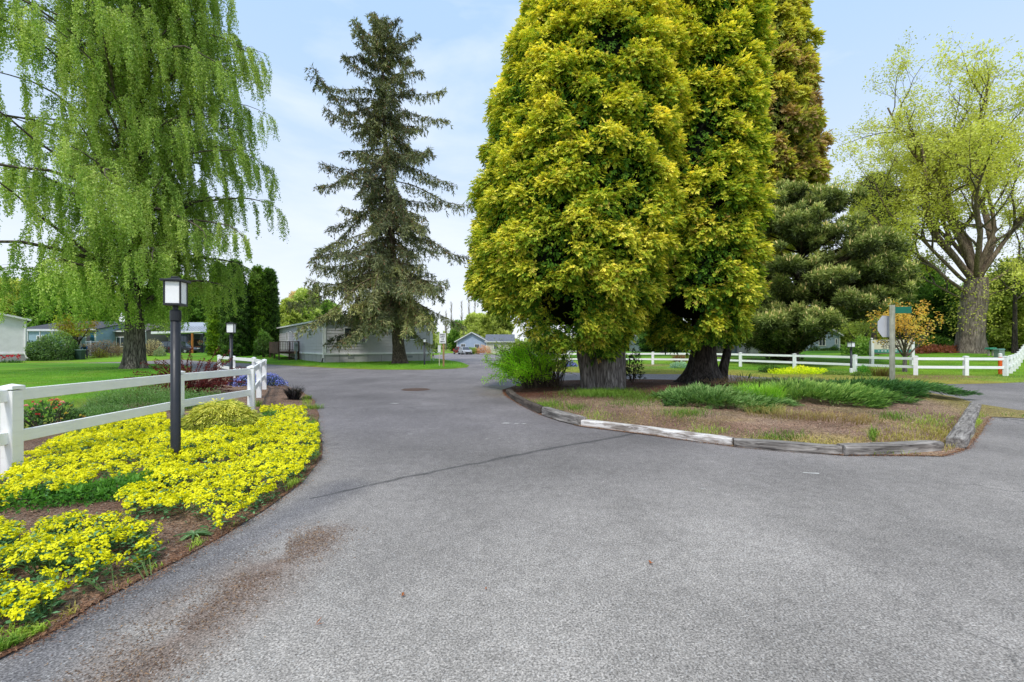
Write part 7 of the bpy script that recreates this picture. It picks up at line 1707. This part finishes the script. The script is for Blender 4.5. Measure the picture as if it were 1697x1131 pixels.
    M().box((L / 2 - .02, 0, .45), (.06, W * .6, .14), 0, (.03, .03, .03)).build('grille', MT['col'], r); M().box((-L / 2 - .01, 0, .62), (.03, .5, .12), 0, (.6, .6, .6)).build('number_plate', MT['col'], r)
    return r
car('black sport utility car parked under the white canopy', (GX(297, 61.2), 61.2, tz(-45, 61) + .06), 0, (.014, .015, .02), 4.7)
car('dark red car parked left of the silver one far down the road', (GX(763.5, 89), 89, .01), math.radians(-62), lin('#8f2430', .8), 4.5, suv=False, H=1.5)
car('silver car parked by the far blue house', (GX(770.5, 86.5), 86.5, .01), math.radians(-68), lin('#c8cbd2', .75), 4.5, suv=False, H=1.5)

# ================================================================== the person by the bin
def skin(name, bones, mat, parent, sub=2):
    # bones: {key: (pos, radius, parent key)}
    me = bpy.data.meshes.new(name); bm = bmesh.new(); vs = {}; lay = bm.verts.layers.skin.verify()
    for k, (p, r, q) in bones.items():
        v = bm.verts.new(p); v[lay].radius = (r, r) if np.isscalar(r) else r; v[lay].use_root = q is None; vs[k] = v
        if q: bm.edges.new((vs[q], v))
    bm.to_mesh(me); bm.free(); o = bpy.data.objects.new(name, me); COL.objects.link(o)
    s = o.modifiers.new('skin', 'SKIN'); s.use_smooth_shade = True; b = o.modifiers.new('sub', 'SUBSURF'); b.levels = b.render_levels = sub
    me2 = bpy.data.meshes.new_from_object(o.evaluated_get(bpy.context.evaluated_depsgraph_get())); bpy.data.objects.remove(o)
    me2.materials.clear(); me2.materials.append(mat); me2.name = name; o = bpy.data.objects.new(name, me2); COL.objects.link(o); o.parent = parent; return o
def solid(n, c, rough=.8): MT[n] = mat_paint(n, c, rough, .1, 12); return MT[n]
px, Y = 141.5, 49.0; pr = thing('person', 'person in a blue jacket and grey trousers bending over behind the green bin', 'person', (GX(px, Y), Y, tz(GX(px, Y), Y)), math.radians(200))
# bending forward over the bin lid: hips back, trunk inclined, both arms reaching down in front (+y is forward)
B = {'pel': ((0, -.12, .93), (.15, .12), None), 'spi': ((0, .0, 1.12), (.15, .11), 'pel'), 'che': ((0, .14, 1.30), (.17, .12), 'spi'), 'nk': ((0, .24, 1.42), .055, 'che'), 'hd': ((0, .32, 1.50), (.085, .095), 'nk'), 'hd2': ((0, .37, 1.60), (.075, .085), 'hd')}
for s, n in ((-1, 'l'), (1, 'r')):
    B['sh' + n] = ((s * .19, .17, 1.34), .062, 'che'); B['el' + n] = ((s * .26, .30, 1.10), .042, 'sh' + n); B['wr' + n] = ((s * .20, .50, 1.02), .029, 'el' + n); B['pm' + n] = ((s * .185, .565, 1.0), (.036, .018), 'wr' + n)
    for f in range(4):
        B['f%d%s' % (f, n)] = ((s * (.165 + .017 * f), .61 + (.0, .008, .005, -.006)[f], .99), .0085, 'pm' + n); B['g%d%s' % (f, n)] = ((s * (.165 + .017 * f), .635 + (.0, .01, .006, -.01)[f], .965), .0075, 'f%d%s' % (f, n))
    B['th' + n] = ((s * .145, .575, .99), .010, 'pm' + n); B['tj' + n] = ((s * .14, .605, .975), .008, 'th' + n)
    B['hp' + n] = ((s * .10, -.12, .86), .088, 'pel'); B['kn' + n] = ((s * .12, .0 if s < 0 else -.06, .49), .06, 'hp' + n); B['an' + n] = ((s * .13, -.10 if s < 0 else -.16, .10), .04, 'kn' + n); B['to' + n] = ((s * .15, .08 if s < 0 else .02, .04), (.04, .03), 'an' + n)
bd_ = skin('body', B, solid('skin_tone', (.48, .29, .22), .6), pr)
J = {k: (p, (r + .022 if np.isscalar(r) else tuple(q + .025 for q in r)), q_) for k, (p, r, q_) in B.items() if k in ('pel', 'spi', 'che', 'shl', 'shr', 'ell', 'elr', 'wrl', 'wrr')}
for n, s in (('l', -1), ('r', 1)): J['wr' + n] = ((s * .205, .465, 1.03), .045, 'el' + n)
skin('jacket', J, solid('jacket_blue', lin('#33619a', .85)), pr)
T = {'pel': ((0, -.12, .92), (.165, .135), None)}
for n in 'lr':
    for k in ('hp', 'kn', 'an'):
        p, r, q_ = B[k + n]; T[k + n] = (p, r + .02, q_)
skin('trousers', T, solid('trousers_grey', lin('#6d6a7c', .8)), pr)
for s, n in ((-1, 'l'), (1, 'r')):
    a, t_ = A(B['an' + n][0]), A(B['to' + n][0]); skin('shoe', {'a': ((a[0], a[1] - .03, .045), (.05, .045), None), 'b': (tuple((a + t_) / 2 * A([1, 1, 0]) + A([0, 0, .045])), (.05, .042), 'a'), 'c': ((t_[0], t_[1] + .03, .035), (.045, .034), 'b')}, solid('shoe', (.5, .5, .52)), pr)
skin('hair', {'a': ((0, .30, 1.60), (.085, .06), None), 'b': ((0, .36, 1.675), (.085, .05), 'a'), 'c': ((0, .27, 1.54), (.07, .05), 'a')}, solid('hair_grey', (.55, .52, .50)), pr)
fc = A([0, .435, 1.56])
for s in (-1, 1):
    M().lathe([(.001, -.006), (.011, 0), (.001, .006)], 8, (.03, .03, .03), axis='y').build('eye', MT['col'], pr).location = (s * .032, .452, 1.585); M().lathe([(.001, -.02), (.022, 0), (.001, .02)], 8, lin('#c99a84', .8), axis='x').build('ear', MT['col'], pr).location = (s * .088, .345, 1.555)
M().box((0, .47, 1.55), (.026, .04, .045), 0, lin('#c99a84', .8), taper=.5).build('nose', MT['col'], pr, bevel=.008); M().box((0, .45, 1.50), (.05, .012, .012), 0, lin('#9a5a50', .8)).build('mouth', MT['col'], pr, bevel=.004)
